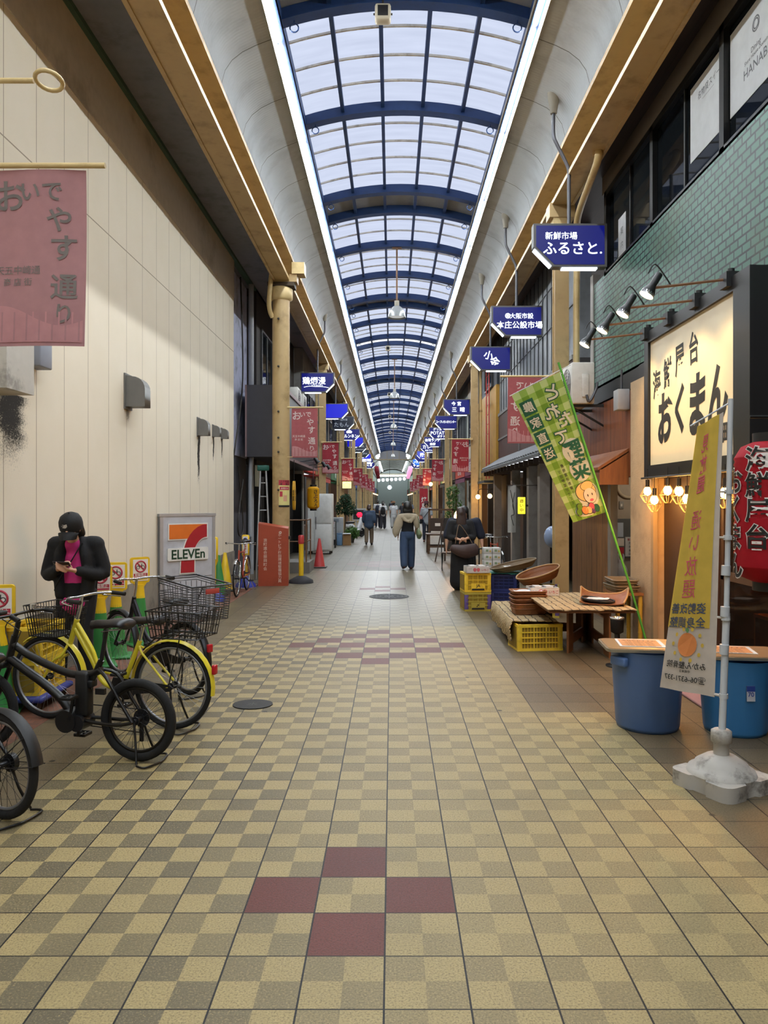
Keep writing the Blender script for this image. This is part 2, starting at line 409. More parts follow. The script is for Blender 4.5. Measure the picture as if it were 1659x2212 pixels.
for nm, sg in (('vault_left', -1), ('vault_right', 1)):
    b = MB(); NY = 54
    for j in range(NY+1):
        yj = Y0+(Y1-Y0)*j/NY
        for dx, z in PROF: b.v.append((C+sg*dx, yj, z))
    k = len(PROF); b.mi(M_cove)
    for j in range(NY):
        for i in range(k-1):
            q = (j*k+i, j*k+i+1, (j+1)*k+i+1, (j+1)*k+i); b.f.append(q if sg < 0 else q[::-1]); b.fm.append(0); b.sm.append(True)
    o = b.build(nm); md = o.modifiers.new('thickness', 'SOLIDIFY'); md.thickness = .03; md.offset = -1
    tag(o, 'white coved roof panel running along the %s side' % nm[6:], 'ceiling', None, 'structure')

# ribs, mullions, glazing
WZ, SAG, HWR = 7.80, .25, 1.62
RR = (HWR*HWR+SAG*SAG)/(2*SAG)
def arcz(dx): return WZ+SAG-RR+math.sqrt(RR*RR-dx*dx)
M_blue = mat('blue_steel', '1c3868', .5, dirt=('122440', .5, 4), var=.15)
RIBS = [-11, -8, -5, -2.2, .6, 3.4, 6.2, 8.35, 9.55, 12.2, 15.4, 16.5, 18.7, 21.2, 23.5, 24.5, 26.6, 29.2, 30.5, 33.5, 36.3, 38.7, 40, 43.7, 44.9]
SPECIAL = {(8.35, 9.55): 'panel', (15.4, 16.5): 'panel', (23.5, 24.5): 'panel', (29.2, 30.5): 'gap', (38.7, 40): 'panel', (43.7, 44.9): 'gap'}
while RIBS[-1] < 92:
    for q in (2.6, 2.6, 1.1): RIBS.append(round(RIBS[-1]+q, 2))
    SPECIAL[(RIBS[-2], RIBS[-1])] = 'panel' if len(RIBS) % 2 else 'gap'
def archband(y0, y1, z0, z1, hw, m, n=16):
    v = []; f = []
    for i in range(n+1):
        dx = -hw+2*hw*i/n; z = arcz(dx)
        v += [(C+dx, y0, z+z0), (C+dx, y1, z+z0), (C+dx, y1, z+z1), (C+dx, y0, z+z1)]
    for i in range(n):
        for k in range(4): f.append((i*4+k, (i+1)*4+k, (i+1)*4+(k+1) % 4, i*4+(k+1) % 4))
    f += [(0, 1, 2, 3), (n*4+3, n*4+2, n*4+1, n*4)]
    return v, f
rib = None
for i, y in enumerate(RIBS):
    if rib is None:
        b = MB(); v, f = archband(-.05, .05, 0, .16, HWR, M_blue); b.add(v, f, M_blue, None, False)
        v, f = archband(-.09, .09, -.015, 0, HWR, M_blue); b.add(v, f, M_blue)
        for s in (-1, 1):
            b.ring((C+s*1.42, 0, arcz(1.42)-.11), .055, .009, M_blue, 'Y', 14, 5); b.cyl((C+s*1.42, 0, arcz(1.42)-.06), (C+s*1.42, 0, arcz(1.42)+.01), .009, M_blue, 6)
        rib = tag(b.build('roof_rib'), 'blue arched steel rib across the glazed roof', 'roof rib', 'blue arched ribs of the glazed roof', 'structure'); rib.location.y = y
    else:
        r2 = rib.copy(); COL.objects.link(r2); r2.location.y = y
for s in (-1, 1):
    struct('roof_rail', MB().box(C+s*1.62-.05, C+s*1.62+.05, Y0, Y1, 7.70, 7.94, M_blue), 'blue steel rail along the %s edge of the glazing' % ('left' if s < 0 else 'right'), 'roof rail')
for k, nm in enumerate(('leftmost', 'second from left', 'third from left', 'rightmost')):
    dx = -1.62+3.24*(k+1)/5
    struct('roof_mullion', MB().box(C+dx-.028, C+dx+.028, Y0, Y1, arcz(dx)+.06, arcz(dx)+.14, M_blue), 'blue lengthwise glazing bar of the roof, ' + nm, 'roof bar')
m = NT('frosted_polycarbonate'); co = m.coords(); o_ = m.xyz(co)
t1 = m.n.new('ShaderNodeBsdfTransparent'); t2 = m.n.new('ShaderNodeBsdfTranslucent'); mx = m.n.new('ShaderNodeMixShader')
tint = m.mix(m.math('MULTIPLY', m.noise(m.comb(m.math('MULTIPLY', o_[0], .4), m.math('MULTIPLY', o_[1], 2.5)), 3, 4), .5), lin('e4e7f0'), lin('c2c6d2'))
m._set(t1.inputs[0], tint); m._set(t2.inputs[0], tint); mx.inputs[0].default_value = .35
m.t.links.new(t1.outputs[0], mx.inputs[1]); m.t.links.new(t2.outputs[0], mx.inputs[2]); m.t.links.new(mx.outputs[0], m.out.inputs[0]); M_poly = m.mat
M_bar = mat('weathered_glazing_bar', 'd8d2c4', .6, dirt=('6a5a44', .6, 6))
M_gpan = mat('grey_roof_panel', '8d8f92', .6)
wn = 0
for a, bb in zip(RIBS[:-1], RIBS[1:]):
    kind = SPECIAL.get((a, bb)); wn += 1
    if kind == 'gap': continue
    b = MB(); v, f = archband(a, bb, .165, .172, 1.66, None); b.add(v, f, M_gpan if kind else M_poly)
    if kind == 'panel':
        struct('roof_panel', b, 'opaque grey roof panel between two close ribs', 'roof panel'); continue
    o = b.build('window_%d' % wn); tag(o, 'frosted arched rooflight bay between blue ribs', 'rooflight', 'frosted rooflight bays', 'structure')
    n = max(1, round((bb-a)/.66)); b = MB()
    for q in range(1, n): 
        yq = a+(bb-a)*q/n; v, f = archband(yq-.014, yq+.014, .135, .165, 1.62, None); b.add(v, f, M_bar)
    if b.v: b.build('glazing_bar', o)

# fluorescent strips along both sides of the glazing
M_tube = emit('fluorescent_tube', 'f4fbff', TUBE); M_house = mat('tube_housing', '9a9686', .5, dirt=('5e574a', .5, 4))
for nm, x, sg in (('left', -1.46, -1), ('right', 1.80, 1)):
    t = thing('fluorescent_strip', 'long line of fluorescent tubes along the %s edge of the rooflight' % nm, 'light', (x, 0, 7.70), group='fluorescent strips of the roof')
    MB().box(-.07, .07, Y0, Y1, .03, .09, M_house).box(*sorted((sg*.066, sg*.08)), Y0, Y1, -.088, .09, M_house).build('housing', t)  # outer lip added to keep direct tube light off the cove and beam
    first = None
    y = Y0+.1-(.35 if sg > 0 else .0)
    while y < Y1-2.6:
        if first is None:
            b = MB().cyl((0, 0, 0), (0, 2.60, 0), .026, M_tube, 10); first = b.build('tube', t); first.location = (0, y, 0)
        else:
            c = first.copy(); COL.objects.link(c); c.parent = t; c.location = (0, y, 0)
        y += 2.72

# columns
def hcol(nm, x, y, lab, top=6.38, pipe=1):
    t = thing(nm, lab, 'column', (x, y, 0)); t['kind'] = 'structure'
    b = MB().box(-.11, .11, -.10, -.075, 0, top, M_yel).box(-.11, .11, .075, .10, 0, top, M_yel).box(-.09, .09, -.08, .08, 0, top, M_yel)
    b.build('shaft', t)
    MB().box(-.20, .20, -.14, .14, top-.2, top+.02, M_yel).box(-.14, .14, -.12, .12, top-.32, top-.2, M_yel2).build('head', t)
    if pipe: MB().cyl((pipe*.20, .05, 0), (pipe*.20, .05, top-.3), .055, M_yel2, 10).cyl((pipe*.20, .05, 2.4), (pipe*.20, .05, 2.46), .065, M_yel, 10).cyl((pipe*.20, .05, 4.6), (pipe*.20, .05, 4.66), .065, M_yel, 10).build('downpipe', t)
    return t
t = thing('round_column', 'round mustard yellow column with studs beside the red box', 'column', (-2.36, 16.0, 0)); t['kind'] = 'structure'
b = MB().lathe([(.185, 0), (.185, 6.1)], M_yel); b.build('shaft', t)
b = MB().lathe([(.19, 5.98), (.25, 6.02), (.25, 6.22), (.2, 6.26)], M_yel2).box(-.26, .30, -.2, .2, 6.26, 6.34, mat('dark_bearing', '3d3022', .7)).box(-.24, .24, -.18, .18, 6.32, 6.42, M_yel)
b.box(.26, .52, -.24, .10, 6.50, 6.74, M_yel2).box(.20, .36, -.2, .1, 6.34, 6.5, M_yel); b.build('head', t)
MB().tube(smooth_path([(-.16, -.26, 6.52), (-.18, -.27, 6.3), (-.22, -.22, 5.9), (-.21, -.14, 5.72), (-.17, -.08, 5.62)]), .05, M_yel2, 8).build('downpipe', t)
M_dark = mat('dark_iron', '2a2622', .6)
b = MB()
for z in (1.95, 2.75, 3.05, 3.60, 4.55, 5.55): b.cyl((-.02, -.18, z), (-.02, -.25, z), .014, M_dark, 6).ball((-.02, -.25, z), .024, M_dark, n=8, k=6)
b.build('stud', t)
LCOL = [25.6, 35.5, 46.3, 57, 68, 79, 90]; RCOL = [11.9, 24.3, 36.2, 47, 58.5, 69.5, 80, 91]
for i, y in enumerate(LCOL): hcol('column', -2.36, y, 'mustard yellow roof column, %s of the left row past the round one' % ORD[i], 6.38, -1)
for i, y in enumerate(RCOL): hcol('column', 2.68, y, 'mustard yellow roof column, %s of the right row counted from the stall' % ORD[i], 6.38, 1 if i else 0)
# ------------------------------------------------------------------ hanging lit signs
def textf(b, body, size, m, fn, x0=0.0, y0=0.0, weight=0.0, wide=1.0, vertical=False, step=1.05, mirror=False, rot=0.0):
    """lettering laid on a curved surface: fn(x, y) gives the point in space"""
    items = [(body, 0, 0)] if not vertical else [(ch, 0, ((len(body)-1)/2-i)*size*step) for i, ch in enumerate(body)]
    for t, ox, oy in items:
        v, f = text_geo(t, weight)
        c, s_ = math.cos(rot), math.sin(rot); pts = []
        for p in v:
            x, y = p[0]*size*wide+ox, p[1]*size+oy
            x, y = x*c-y*s_, x*s_+y*c
            pts.append(fn((-(x) if mirror else x)+x0, y+y0))
        b.add(pts, f, m)
M_sblue = emit('lit_blue_panel', '0818a4', .42, '020414'); M_sblue2 = emit('bright_blue_panel', '0410c8', .9, '0a1470'); M_sdark = mat('unlit_navy_panel', '0c1428', .3)
M_swhite = emit('lit_white_lettering', 'f4faff', 1.6); M_spale = mat('pale_lettering', 'b8c0cc', .5); M_sframe = mat('grey_sign_frame', '5d5c5c', .45, .4)
M_strip = emit('lit_strip', 'e6f2ff', 3.0); M_pipe = mat('grey_pipe', '55555a', .45, .5); M_cone = mat('pale_fitting', 'a09a8c', .5)
SIGNFIRST = [None]
def hang_sign(side, y, label, rows, panel, ink):
    """rows: (text, size, x, z, weight, rotation)"""
    x = 2.53 if side > 0 else -2.28
    t = thing('hanging_sign', label, 'sign', (x, y, 5.35), group='blue signs hanging under the roof edge')
    s = side; w, h, d = .52, .305, .08
    P = [(-s*w, h), (s*w, h), (s*w, -h), (-s*.24, -h), (-s*w, -.02)]
    if s < 0: P = P[::-1]
    k = .93
    b = MB().prism([(p[0], p[1]) for p in P], -d, d, M_sframe, frame((0, 0, 0), (1, 0, 0), (0, 0, 1))); b.build('frame', t)
    b = MB()
    for q in (1, -1):
        b.prism([(p[0]*k, p[1]*(k-.03)) for p in P], d*q, d*q+q*.006, panel, frame((0, 0, 0), (1, 0, 0), (0, 0, 1)))
    for tx, sz, px, pz, wt, rt in rows:
        if tx == '@crest':
            b.ring((px, -d-.010, pz), .047, .008, ink, 'Y', 20, 4)
            for a in (0, 1.05, -1.05): b.box(-.04, .04, -.003, .003, -.006, .006, ink, tr(px, -d-.010, pz) @ roty(a))
        elif tx == '@crown':
            b.prism([(-.13, -.05), (.13, -.05), (.16, .03), (.10, .09), (.04, .11), (0, .13), (-.04, .11), (-.10, .09), (-.16, .03)], 0, .004, ink, FC((px, -d-.008, pz)))
        elif tx == '@swash':
            b.tube(smooth_path([(px-.36, -d-.01, pz-.02), (px-.2, -d-.01, pz+.01), (px, -d-.01, pz), (px+.25, -d-.01, pz-.01), (px+.4, -d-.01, pz-.04)]), .008, ink, 5)
        else:
            b.text(tx, sz, ink, FC((px, -d-.009, pz)) @ rotz(rt), wt*.42, 1.0, .92)
    b.build('panel', t)
    b = MB(); a0, a1 = Vector((-s*w, 0, -.02)), Vector((-s*.24, 0, -h)); dd = (a1-a0).normalized(); nn = Vector((-s*abs(dd.z), 0, -abs(dd.x)))
    M_ = frame((a0+a1)/2+nn*.012, dd, (0, 1, 0)); b.cbox((0, 0, 0), ((a1-a0).length*.86, .10, .022), M_strip, M_)
    b.cbox((s*.14, 0, -h-.012), (.50, .10, .022), M_strip); b.build('strip_light', t)
    b = MB().tube(smooth_path([(0, 0, h), (0, 0, .9), (0, 0, 1.08), (-s*.05, 0, 1.22), (-s*.17, 0, 1.46), (-s*.22, 0, 1.6), (-s*.22, 0, 1.92)], 5), .027, M_pipe, 8); b.build('hanger_pipe', t)
    MB().lathe([(.045, 1.90), (.05, 1.93), (.085, 2.13), (.09, 2.2)], M_cone, tr(-s*.22, 0, 0), 14).build('ceiling_fitting', t)
    return t
B = 'blue lit hanging sign'
hang_sign(1, 10.7, 'nearest right-hand blue sign with a big white cursive word and full stop', [('新鮮市場', .115, -.13, .13, .012, 0), ('ふるさと.', .20, .03, -.045, .03, 0)], M_sblue, M_swhite)
hang_sign(1, 15.2, 'second right-hand blue sign, round white crest above six bold characters', [('@crest', 0, -.19, .10, 0, 0), ('大阪市設', .12, .09, .10, .02, 0), ('本庄公設市場', .155, .05, -.08, .024, 0)], M_sblue, M_swhite)
hang_sign(1, 19.2, 'third right-hand blue sign with two slanting brush characters', [('小', .24, -.06, .08, .03, -.25), ('金', .26, .10, -.08, .03, -.25)], M_sblue, M_swhite)
hang_sign(1, 29.2, 'fourth right-hand blue sign with two lines of two white characters', [('今 宮', .17, -.02, .13, .02, 0), ('三  晴', .20, .06, -.10, .03, 0)], M_sblue, M_swhite)
hang_sign(1, 34.9, 'fifth right-hand blue sign with one thin line of white lettering', [('コープいきいきセンター', .14, .0, .02, .02, 0)], M_sblue, M_swhite)
hang_sign(1, 40.5, 'sixth right-hand blue sign lettered in latin capitals between two rows', [('グリル', .16, -.06, .20, .02, 0), ('POTATO', .24, .04, .0, .01, 0), ('ポテト', .15, .14, -.18, .02, 0)], M_sblue, M_swhite)
hang_sign(1, 46.5, 'seventh right-hand blue sign with a long line above two characters', [('台湾ランチ', .21, 0, .10, .025, 0), ('佳園', .18, 0, -.15, .03, 0)], M_sblue, M_swhite)
hang_sign(1, 52, 'eighth right-hand blue sign with three big characters', [('カレー', .30, .04, .07, .03, 0), ('おかでん', .13, .04, -.17, .03, 0)], M_sblue, M_swhite)
hang_sign(1, 60, 'ninth right-hand sign, paler violet blue with two characters', [('播州', .34, .04, 0, .02, 0)], emit('violet_blue_panel', '3a48c0', 1.0, '2a3060'), M_swhite)
hang_sign(1, 65, 'tenth right-hand sign, plain dim blue', [], M_sblue, M_swhite)
hang_sign(1, 72, 'eleventh right-hand sign, sky blue with a white wave', [('プラント', .22, 0, .0, .03, 0)], emit('sky_blue_panel', '1a6ad8', 1.2, '1a3a80'), M_swhite)
hang_sign(1, 78, 'farthest right-hand blue sign with small white marks', [('千 鳥', .26, 0, -.05, .03, 0)], M_sblue, M_swhite)
hang_sign(-1, 23.1, 'nearest left-hand blue sign, three white characters over a swash', [('鶏爛漫', .24, -.10, .05, .03, 0), ('@swash', 0, -.05, -.13, 0, 0), ('とりらんまん', .06, .0, -.09, .02, 0)], M_sblue, M_swhite)
hang_sign(-1, 30.5, 'second left-hand sign, bright blue and blank', [], M_sblue2, M_swhite)
hang_sign(-1, 35.2, 'third left-hand sign, dark unlit navy with pale lettering', [('鍋・一品料理', .11, -.12, .15, .0, 0), ('たもん', .24, -.06, -.08, .01, 0)], M_sdark, M_spale)
hang_sign(-1, 41.4, 'fourth left-hand sign, white crown shape over katakana', [('@crown', 0, -.06, .12, 0, 0), ('ブルンネン', .22, -.05, -.08, .03, 0)], M_sblue, M_swhite)
hang_sign(-1, 46.9, 'fifth left-hand sign, plain blue behind the crown sign', [], M_sblue2, M_swhite)
hang_sign(-1, 52, 'sixth left-hand sign, unlit navy with two latin lines', [('NEL', .22, .22, .12, .01, 0), ('Diamond', .2, .1, -.1, .01, 0)], M_sdark, M_spale)
hang_sign(-1, 58.4, 'seventh left-hand sign, unlit navy with one latin word', [("Duo'plus", .22, 0, 0, .0, 0)], M_sdark, M_spale)
hang_sign(-1, 64, 'eighth left-hand sign, blue with a white lower line', [('中國料理', .2, -.02, -.2, .04, 0)], M_sblue2, M_swhite)
hang_sign(-1, 71, 'ninth left-hand sign, blue with three rows of white', [('石井商', .24, 0, .14, .03, 0), ('石田珈', .24, 0, -.12, .03, 0)], M_sblue, M_swhite)
hang_sign(-1, 78, 'farthest left-hand blue sign with white characters', [('喫茶', .26, 0, 0, .03, 0)], M_sblue, M_swhite)

# ------------------------------------------------------------------ street banners
def banner(side, y, label, faded=False, mount=None):
    red = cloth('faded_red_cloth', 'bd9092', .3) if faded == 1 else cloth('pinkish_red_cloth', 'b4686c', .3) if faded else cloth('red_banner_cloth', 'a8404a', .3)
    pale = cloth('pale_banner_print', 'cf9a9c', .3); ink = cloth('grey_banner_lettering', '837c78', .2) if faded == 1 else cloth('white_banner_lettering', 'e4d6d2', .2)
    x0, x1 = (-2.35+(.23 if y == 15.9 else 0), -1.80+(.23 if y == 15.9 else 0)) if side < 0 else ((1.94, 2.48) if y != 11.9 else (1.84, 2.38))
    zt = 3.69; h = 1.04; w = x1-x0; xm = (x0+x1)/2
    t = thing('street_banner', label, 'banner', (xm, y, zt), group='red street banners on the columns')
    mir = side > 0
    def fn(off):
        return lambda x, z: (x, off+.012*math.sin(x*9+y)+.02*math.sin(z*3+y*2), z)
    b = MB(); g = fn(0)
    b.sheet([[g(-w/2+w*i/10, -.01-h*k/14) for i in range(11)] for k in range(15)], .004, red)
    for f_, mr in ((fn(-.006), mir), (fn(.006), not mir)):
        sx = -1 if mir else 1
        T = lambda s_, sz, px, pz, vert=False, wt=.015, rot=0.0: textf(b, s_, sz, ink, f_, sx*px, pz, wt, 1.0, vert, 1.02, mir, rot)
        T('お', .20, -.165, -.16); T('いで', .13, .02, -.14); T('や', .16, .12, -.30); T('す', .17, .15, -.47); T('通', .16, .155, -.70); T('り', .13, .155, -.86)
        T('天五中崎通', .055, -.12, -.60, False, .005); T('商 店 街', .05, -.12, -.67, False, .005)
        N = 14; pts = [(-w/2+.01+(w-.02)*i/N, -h+.17+.06*math.sin(1.2+sx*i*.33)) for i in range(N+1)]
        q = [f_(p[0], p[1]) for p in pts]+[f_(p[0], -h+.012) for p in pts[::-1]]
        n = N+1
        b.add(q, [(i, i+1, 2*n-2-i, 2*n-1-i) for i in range(N)], pale)
        if not faded or True:
            for i in range(14):
                xx = -w/2+.03+(w-.06)*i/13; v0 = f_(xx-.005, -h+.02); v1 = f_(xx+.005, -h+.02); v2 = f_(xx+.005, -h+.19); v3 = f_(xx-.005, -h+.19)
                e = -.003 if f_(0, 0)[1] < 0 else .003
                b.add([(p[0], p[1]+e, p[2]) for p in (v0, v1, v2, v3)], [(0, 1, 2, 3)], red if i % 2 else pale)
    b.build('cloth', t)
    m_ = mount if mount is not None else (-2.36 if side < 0 else 2.58)
    b = MB(); a = m_-xm; e = (w/2+.12)*(1 if side < 0 else -1)
    b.cyl((a, 0, .012), (e, 0, .012), .017, M_yel2, 8); (b.box(a-.03 if side < 0 else a-.05, a+.05 if side < 0 else a+.03, -.02, .075, -.02, .05, M_yel2) if mount is None else None); b.build('rod', t); b = MB(); b.cyl((a, 0, -h), ((-w/2+.02) if side < 0 else (w/2-.02), 0, -h), .010, M_yel2, 6); b.build('lower_rod', t)
    return t
banner(-1, 4.4, 'big faded pink banner hanging close in front of the cream wall', True, XL)
for i, y in enumerate((15.9, 25.44, 35.34, 46.14, 56.84, 67.84, 78.84)):
    banner(-1, y, ['red banner with white script on the round yellow column', 'red banner beside the unlit navy sign, left side', 'red banner above the small lit yellow sign'][i] if i < 3 else 'red street banner on the left columns, %s beyond the lit yellow sign' % ORD[i-3], 2 if i == 0 else 0)
for i, y in enumerate((11.9, 24.14, 36.04, 46.84, 58.34, 69.34, 79.84)):
    banner(1, y, ['pink banner half hidden behind the green checked flag'][i] if i < 1 else 'red street banner on the right columns, %s past the pink one' % ORD[i-1], 2 if i == 0 else 0)
t = thing('hook_rod', 'bare metal rod ending in a loop above the faded pink banner', 'rod', (XL, 4.4, 4.20))
b = MB().cyl((0, 0, 0), (1.27, 0, 0), .016, M_yel2, 8); b.ring((1.36, 0, 0), .075, .013, M_yel2, 'Y', 18, 6, T=tr(1.36, 0, 0) @ rotx(1.3) @ tr(-1.36, 0, 0)); b.build('rod', t)

# ------------------------------------------------------------------ pendant lamps, loudspeakers under the ribs
M_bell = mat('ribbed_acrylic_shade', '8f9292', .25, .2); M_rust = mat('rusty_pipe', '6d4f38', .7)
M_glow = emit('lamp_mouth', 'dfe4e6', .5)
lamp0 = None
for i, y in enumerate([min(RIBS, key=lambda r: abs(r-q)) for q in (18.7, 33.5, 48.3, 63, 78)]):
    lab = 'bell shaped pendant lamp on a rusty pole, %s from the near end' % ORD[i]
    if lamp0 is None:
        t = thing('pendant_lamp', lab, 'lamp', (C-.05, y, 6.28), group='pendant lamps on the centre line')
        MB().lathe([(.225, 0), (.22, .03), (.205, .10), (.17, .20), (.11, .27), (.07, .29)], M_bell, None, 28, cap=False).build('shade', t)
        MB().lathe([(.20, .04), (.12, .06), (.0, .07)], M_glow, None, 20, cap=False).build('lens', t)
        b = MB().box(-.06, .06, -.05, .05, .29, .42, M_cone).box(-.03, .03, -.055, .055, .31, .40, M_house); b.build('ballast_box', t)
        MB().cyl((0, 0, .42), (0, 0, 1.74), .022, M_rust, 8).box(-.12, .12, -.03, .03, 1.72, 1.77, M_rust).build('pole', t)
        lamp0 = t
    else: copy_of(lamp0, lab, (C-.05, y, 6.28))
sp0 = None; M_spk = mat('cream_plastic', 'cfc6b0', .5); M_grille = mat('black_grille', '17171a', .7)
for i, (x, y) in enumerate(((-.11, 9.45), (-.15, 30.3), (-.14, 43.5), (-.14, 55), (-.14, 68))):
    lab = 'boxy loudspeaker under a blue rib, %s from the near end' % ORD[i]; z = 7.86
    if sp0 is None:
        t = thing('loudspeaker', lab, 'speaker', (x, y, z), group='loudspeakers under the ribs')
        MB().cbox((0, 0, .0), (.20, .16, .20), M_spk, None, .03).build('case', t)
        MB().cbox((0, -.082, .0), (.13, .01, .13), M_grille, None, .004).build('grille', t)
        MB().cyl((0, 0, .1), (0, 0, .22), .012, M_dark, 6).cyl((-.12, 0, 0), (.12, 0, 0), .012, M_dark, 6).build('bracket', t)
        sp0 = t
    else: copy_of(sp0, lab, (x, y, z))
# ------------------------------------------------------------------ on and along the cream wall
M_vent = mat('grey_vent_metal', '6e6d6a', .45, .3)
v0 = None
for i, (y, z, sc, lab) in enumerate(((9.56, 2.92, 1.0, 'largest grey vent hood, high on the cream wall'), (13.06, 2.86, .75, 'second grey vent hood with a long soot streak'), (14.14, 2.93, .55, 'small grey vent hood, left one of the far pair'), (14.85, 2.95, .52, 'small grey vent hood nearest the end of the cream wall'))):
    if v0 is None:
        t = thing('vent_hood', lab, 'vent', (XL, y, z), group='vent hoods on the cream wall')
        prof = [(0, 0), (.26, 0)]+[(.26-.0, .22)]+arc(.10, .22, .16, 0, PI/2, 6)+[(0, .40)]
        MB().prism(prof, -.11, .11, M_vent, frame((0, 0, 0), (1, 0, 0), (0, 0, 1)), True).build('hood', t)
        MB().box(0, .02, -.13, .13, -.03, .42, M_vent).build('flange', t)
        v0 = t
    else: copy_of(v0, lab, (XL, y, z), 0, (sc, sc, sc))
M_duct = mat('white_duct', 'bdb8ae', .6, dirt=('5a544c', .6, 5))
t = thing('wall_duct', 'boxy white duct sticking out of the wall under the pink banner', 'duct', (XL, 6.2, 2.64))
MB().box(0, .29, -.2, .26, 0, .8, M_duct).build('casing', t); MB().box(.0, .18, -.215, -.2, .08, .6, mat('duct_mouth', '3c3f46', .7)).build('mouth', t)
t = thing('junction_box', 'small blue grey box on the wall behind the white duct', 'box', (XL, 7.0, 3.02))
MB().cbox((.075, 0, .12), (.15, .24, .34), mat('blue_grey_plastic', '8b909c', .5), None, .012).build('cover', t); MB().cyl((.03, -.1, -.1), (.03, -.1, -.05), .02, M_dark, 8).build('cable_gland', t)

# no-parking sign cones
M_coneg = mat('green_cone_plastic', '2f7f3c', .5); M_coney = mat('yellow_cone_plastic', 'e0b91e', .45); M_card = mat('white_card', 'e3ddd6', .5); M_pred = mat('prohibition_red', 'a8293c', .5); M_ink = mat('black_ink', '1a1a1a', .6)
def notice(b, T, w=.22, h=.30):
    b.box(-w/2, w/2, -h/2, h/2, 0, .004, M_card, T)
    b.ring((0, .05, .006), .075, .010, M_pred, 'Z', 24, 4, T); b.box(-.072, .072, -.008, .008, .005, .009, M_pred, T @ tr(0, .05, 0) @ rotz(-.8))
    for q in (-.035, .035): b.ring((q, .04, .006), .022, .004, M_ink, 'Z', 12, 4, T)
    b.box(-.035, .02, -.003, .003, .005, .007, M_ink, T @ tr(.0, .06, 0) @ rotz(.5)); b.box(.01, .02, .04, .09, .005, .007, M_ink, T)
    b.box(-w/2+.01, w/2-.01, -.085, -.045, .004, .006, M_pred, T); b.text('駐輪禁止', .042, M_card, T @ tr(0, -.065, .007), .012)
    b.box(-w/2+.01, w/2-.01, -.112, -.092, .004, .006, M_pred, T); b.box(-w/2+.01, w/2-.01, -.135, -.12, .004, .006, M_coney, T)
def sign_cone_parts(t):
    b = MB().lathe([(.13, .03), (.12, .05), (.10, .2), (.055, .62)], M_coneg, None, 20); b.cbox((0, 0, .015), (.32, .32, .03), M_coneg, None, .012); b.build('cone', t)
    MB().lathe([(.062, .56), (.058, .60), (.05, .68), (.05, .72)], M_coney, None, 18).build('collar', t)
    b = MB().prism(rrect(.235, .31, .03), -.02, .02, M_coney, frame((0, 0, .895), (1, 0, 0), (0, 0, 1)), True)
    b.prism([(-.10, .02), (.10, .02), (.05, -.05), (-.05, -.05)], -.018, .018, M_coney, frame((0, 0, .745), (1, 0, 0), (0, 0, 1)))
    b.build('sign_board', t); b = MB(); notice(b, FC((0, -.021, .895)) @ Matrix.Diagonal((.86, .86, 1, 1)), .22, .30); b.build('notice', t)
sc0 = None
for x, y, rz, lab in ((-3.04, 9.05, .75, 'green cone with a no-bicycles board, nearest the lettered pylon'), (-3.05, 8.3, .25, 'green cone with a no-bicycles board, middle of the three by the person'),
                  (-3.05, 7.85, .45, 'green cone with a no-bicycles board, partly behind the person'), (-3.19, 6.10, .30, 'green cone with a no-bicycles board at the edge by the bicycles'),
                  (-3.17, 12.4, .2, 'green cone with a no-bicycles board behind the lettered pylon')):
    if sc0 is None: sc0 = thing('sign_cone', lab, 'traffic cone', (x, y, 0), rz, 'green cones with no-bicycles boards'); sign_cone_parts(sc0)
    else: copy_of(sc0, lab, (x, y, 0), rz)
def post(x, y, lab, h=1.02, M_base=None):
    t = thing('barrier_post', lab, 'post', (x, y, 0), .1)
    MB().lathe([(.21, 0), (.20, .05), (.12, .13), (.06, .2), (.045, .22)], M_base, None, 20).build('base', t)
    MB().lathe([(.042, .2), (.042, h*.55), (.075, h*.62), (.075, h-.02), (.055, h)], M_coney, None, 18).build('pole', t)
    b = MB(); T = FC((0, -.077, h*.81)); b.box(-.05, .05, -.17, .17, 0, .004, M_card, T); b.ring((0, .11, .006), .025, .012, mat('sign_blue', '2c3d8c', .5), 'Z', 14, 4, T); b.vtext('駐輪禁止', .052, M_pred, T @ tr(0, -.05, .006), .012); b.build('label', t)
    return t
M_bbase = mat('blue_base_plastic', '2c3c9a', .5)
post(-2.93, 15.05, 'yellow post on a blue base left of the red box', 1.04, M_bbase)
post(-3.08, 12.98, 'yellow post on a blue base just behind the lettered pylon', 1.10, M_bbase)
def plain_cone(nm, x, y, lab, m_, h=.7, mb=None, rz=0, lean=0.0):
    t = thing(nm, lab, 'traffic cone', (x, y, 0), rz, None, 0, lean)
    MB().lathe([(.15, .03), (.14, .05), (.03, h), (.025, h+.01)], m_, None, 20).build('cone', t); MB().cbox((0, 0, .016), (.38, .38, .032), mb or m_, None, .015).build('base', t)
plain_cone('traffic_cone', -3.18, 13.75, 'plain green cone behind the silver bicycle', M_coneg, .72, M_dark)
plain_cone('traffic_cone', -3.2, 14.4, 'plain yellow cone behind the silver bicycle by the wall', M_coney, .72, M_dark)
M_cred = mat('red_cone_plastic', 'b03636', .5)
plain_cone('traffic_cone', -1.86, 19.3, 'red traffic cone standing out on the tiles by the railing', M_cred, .74, M_dark)

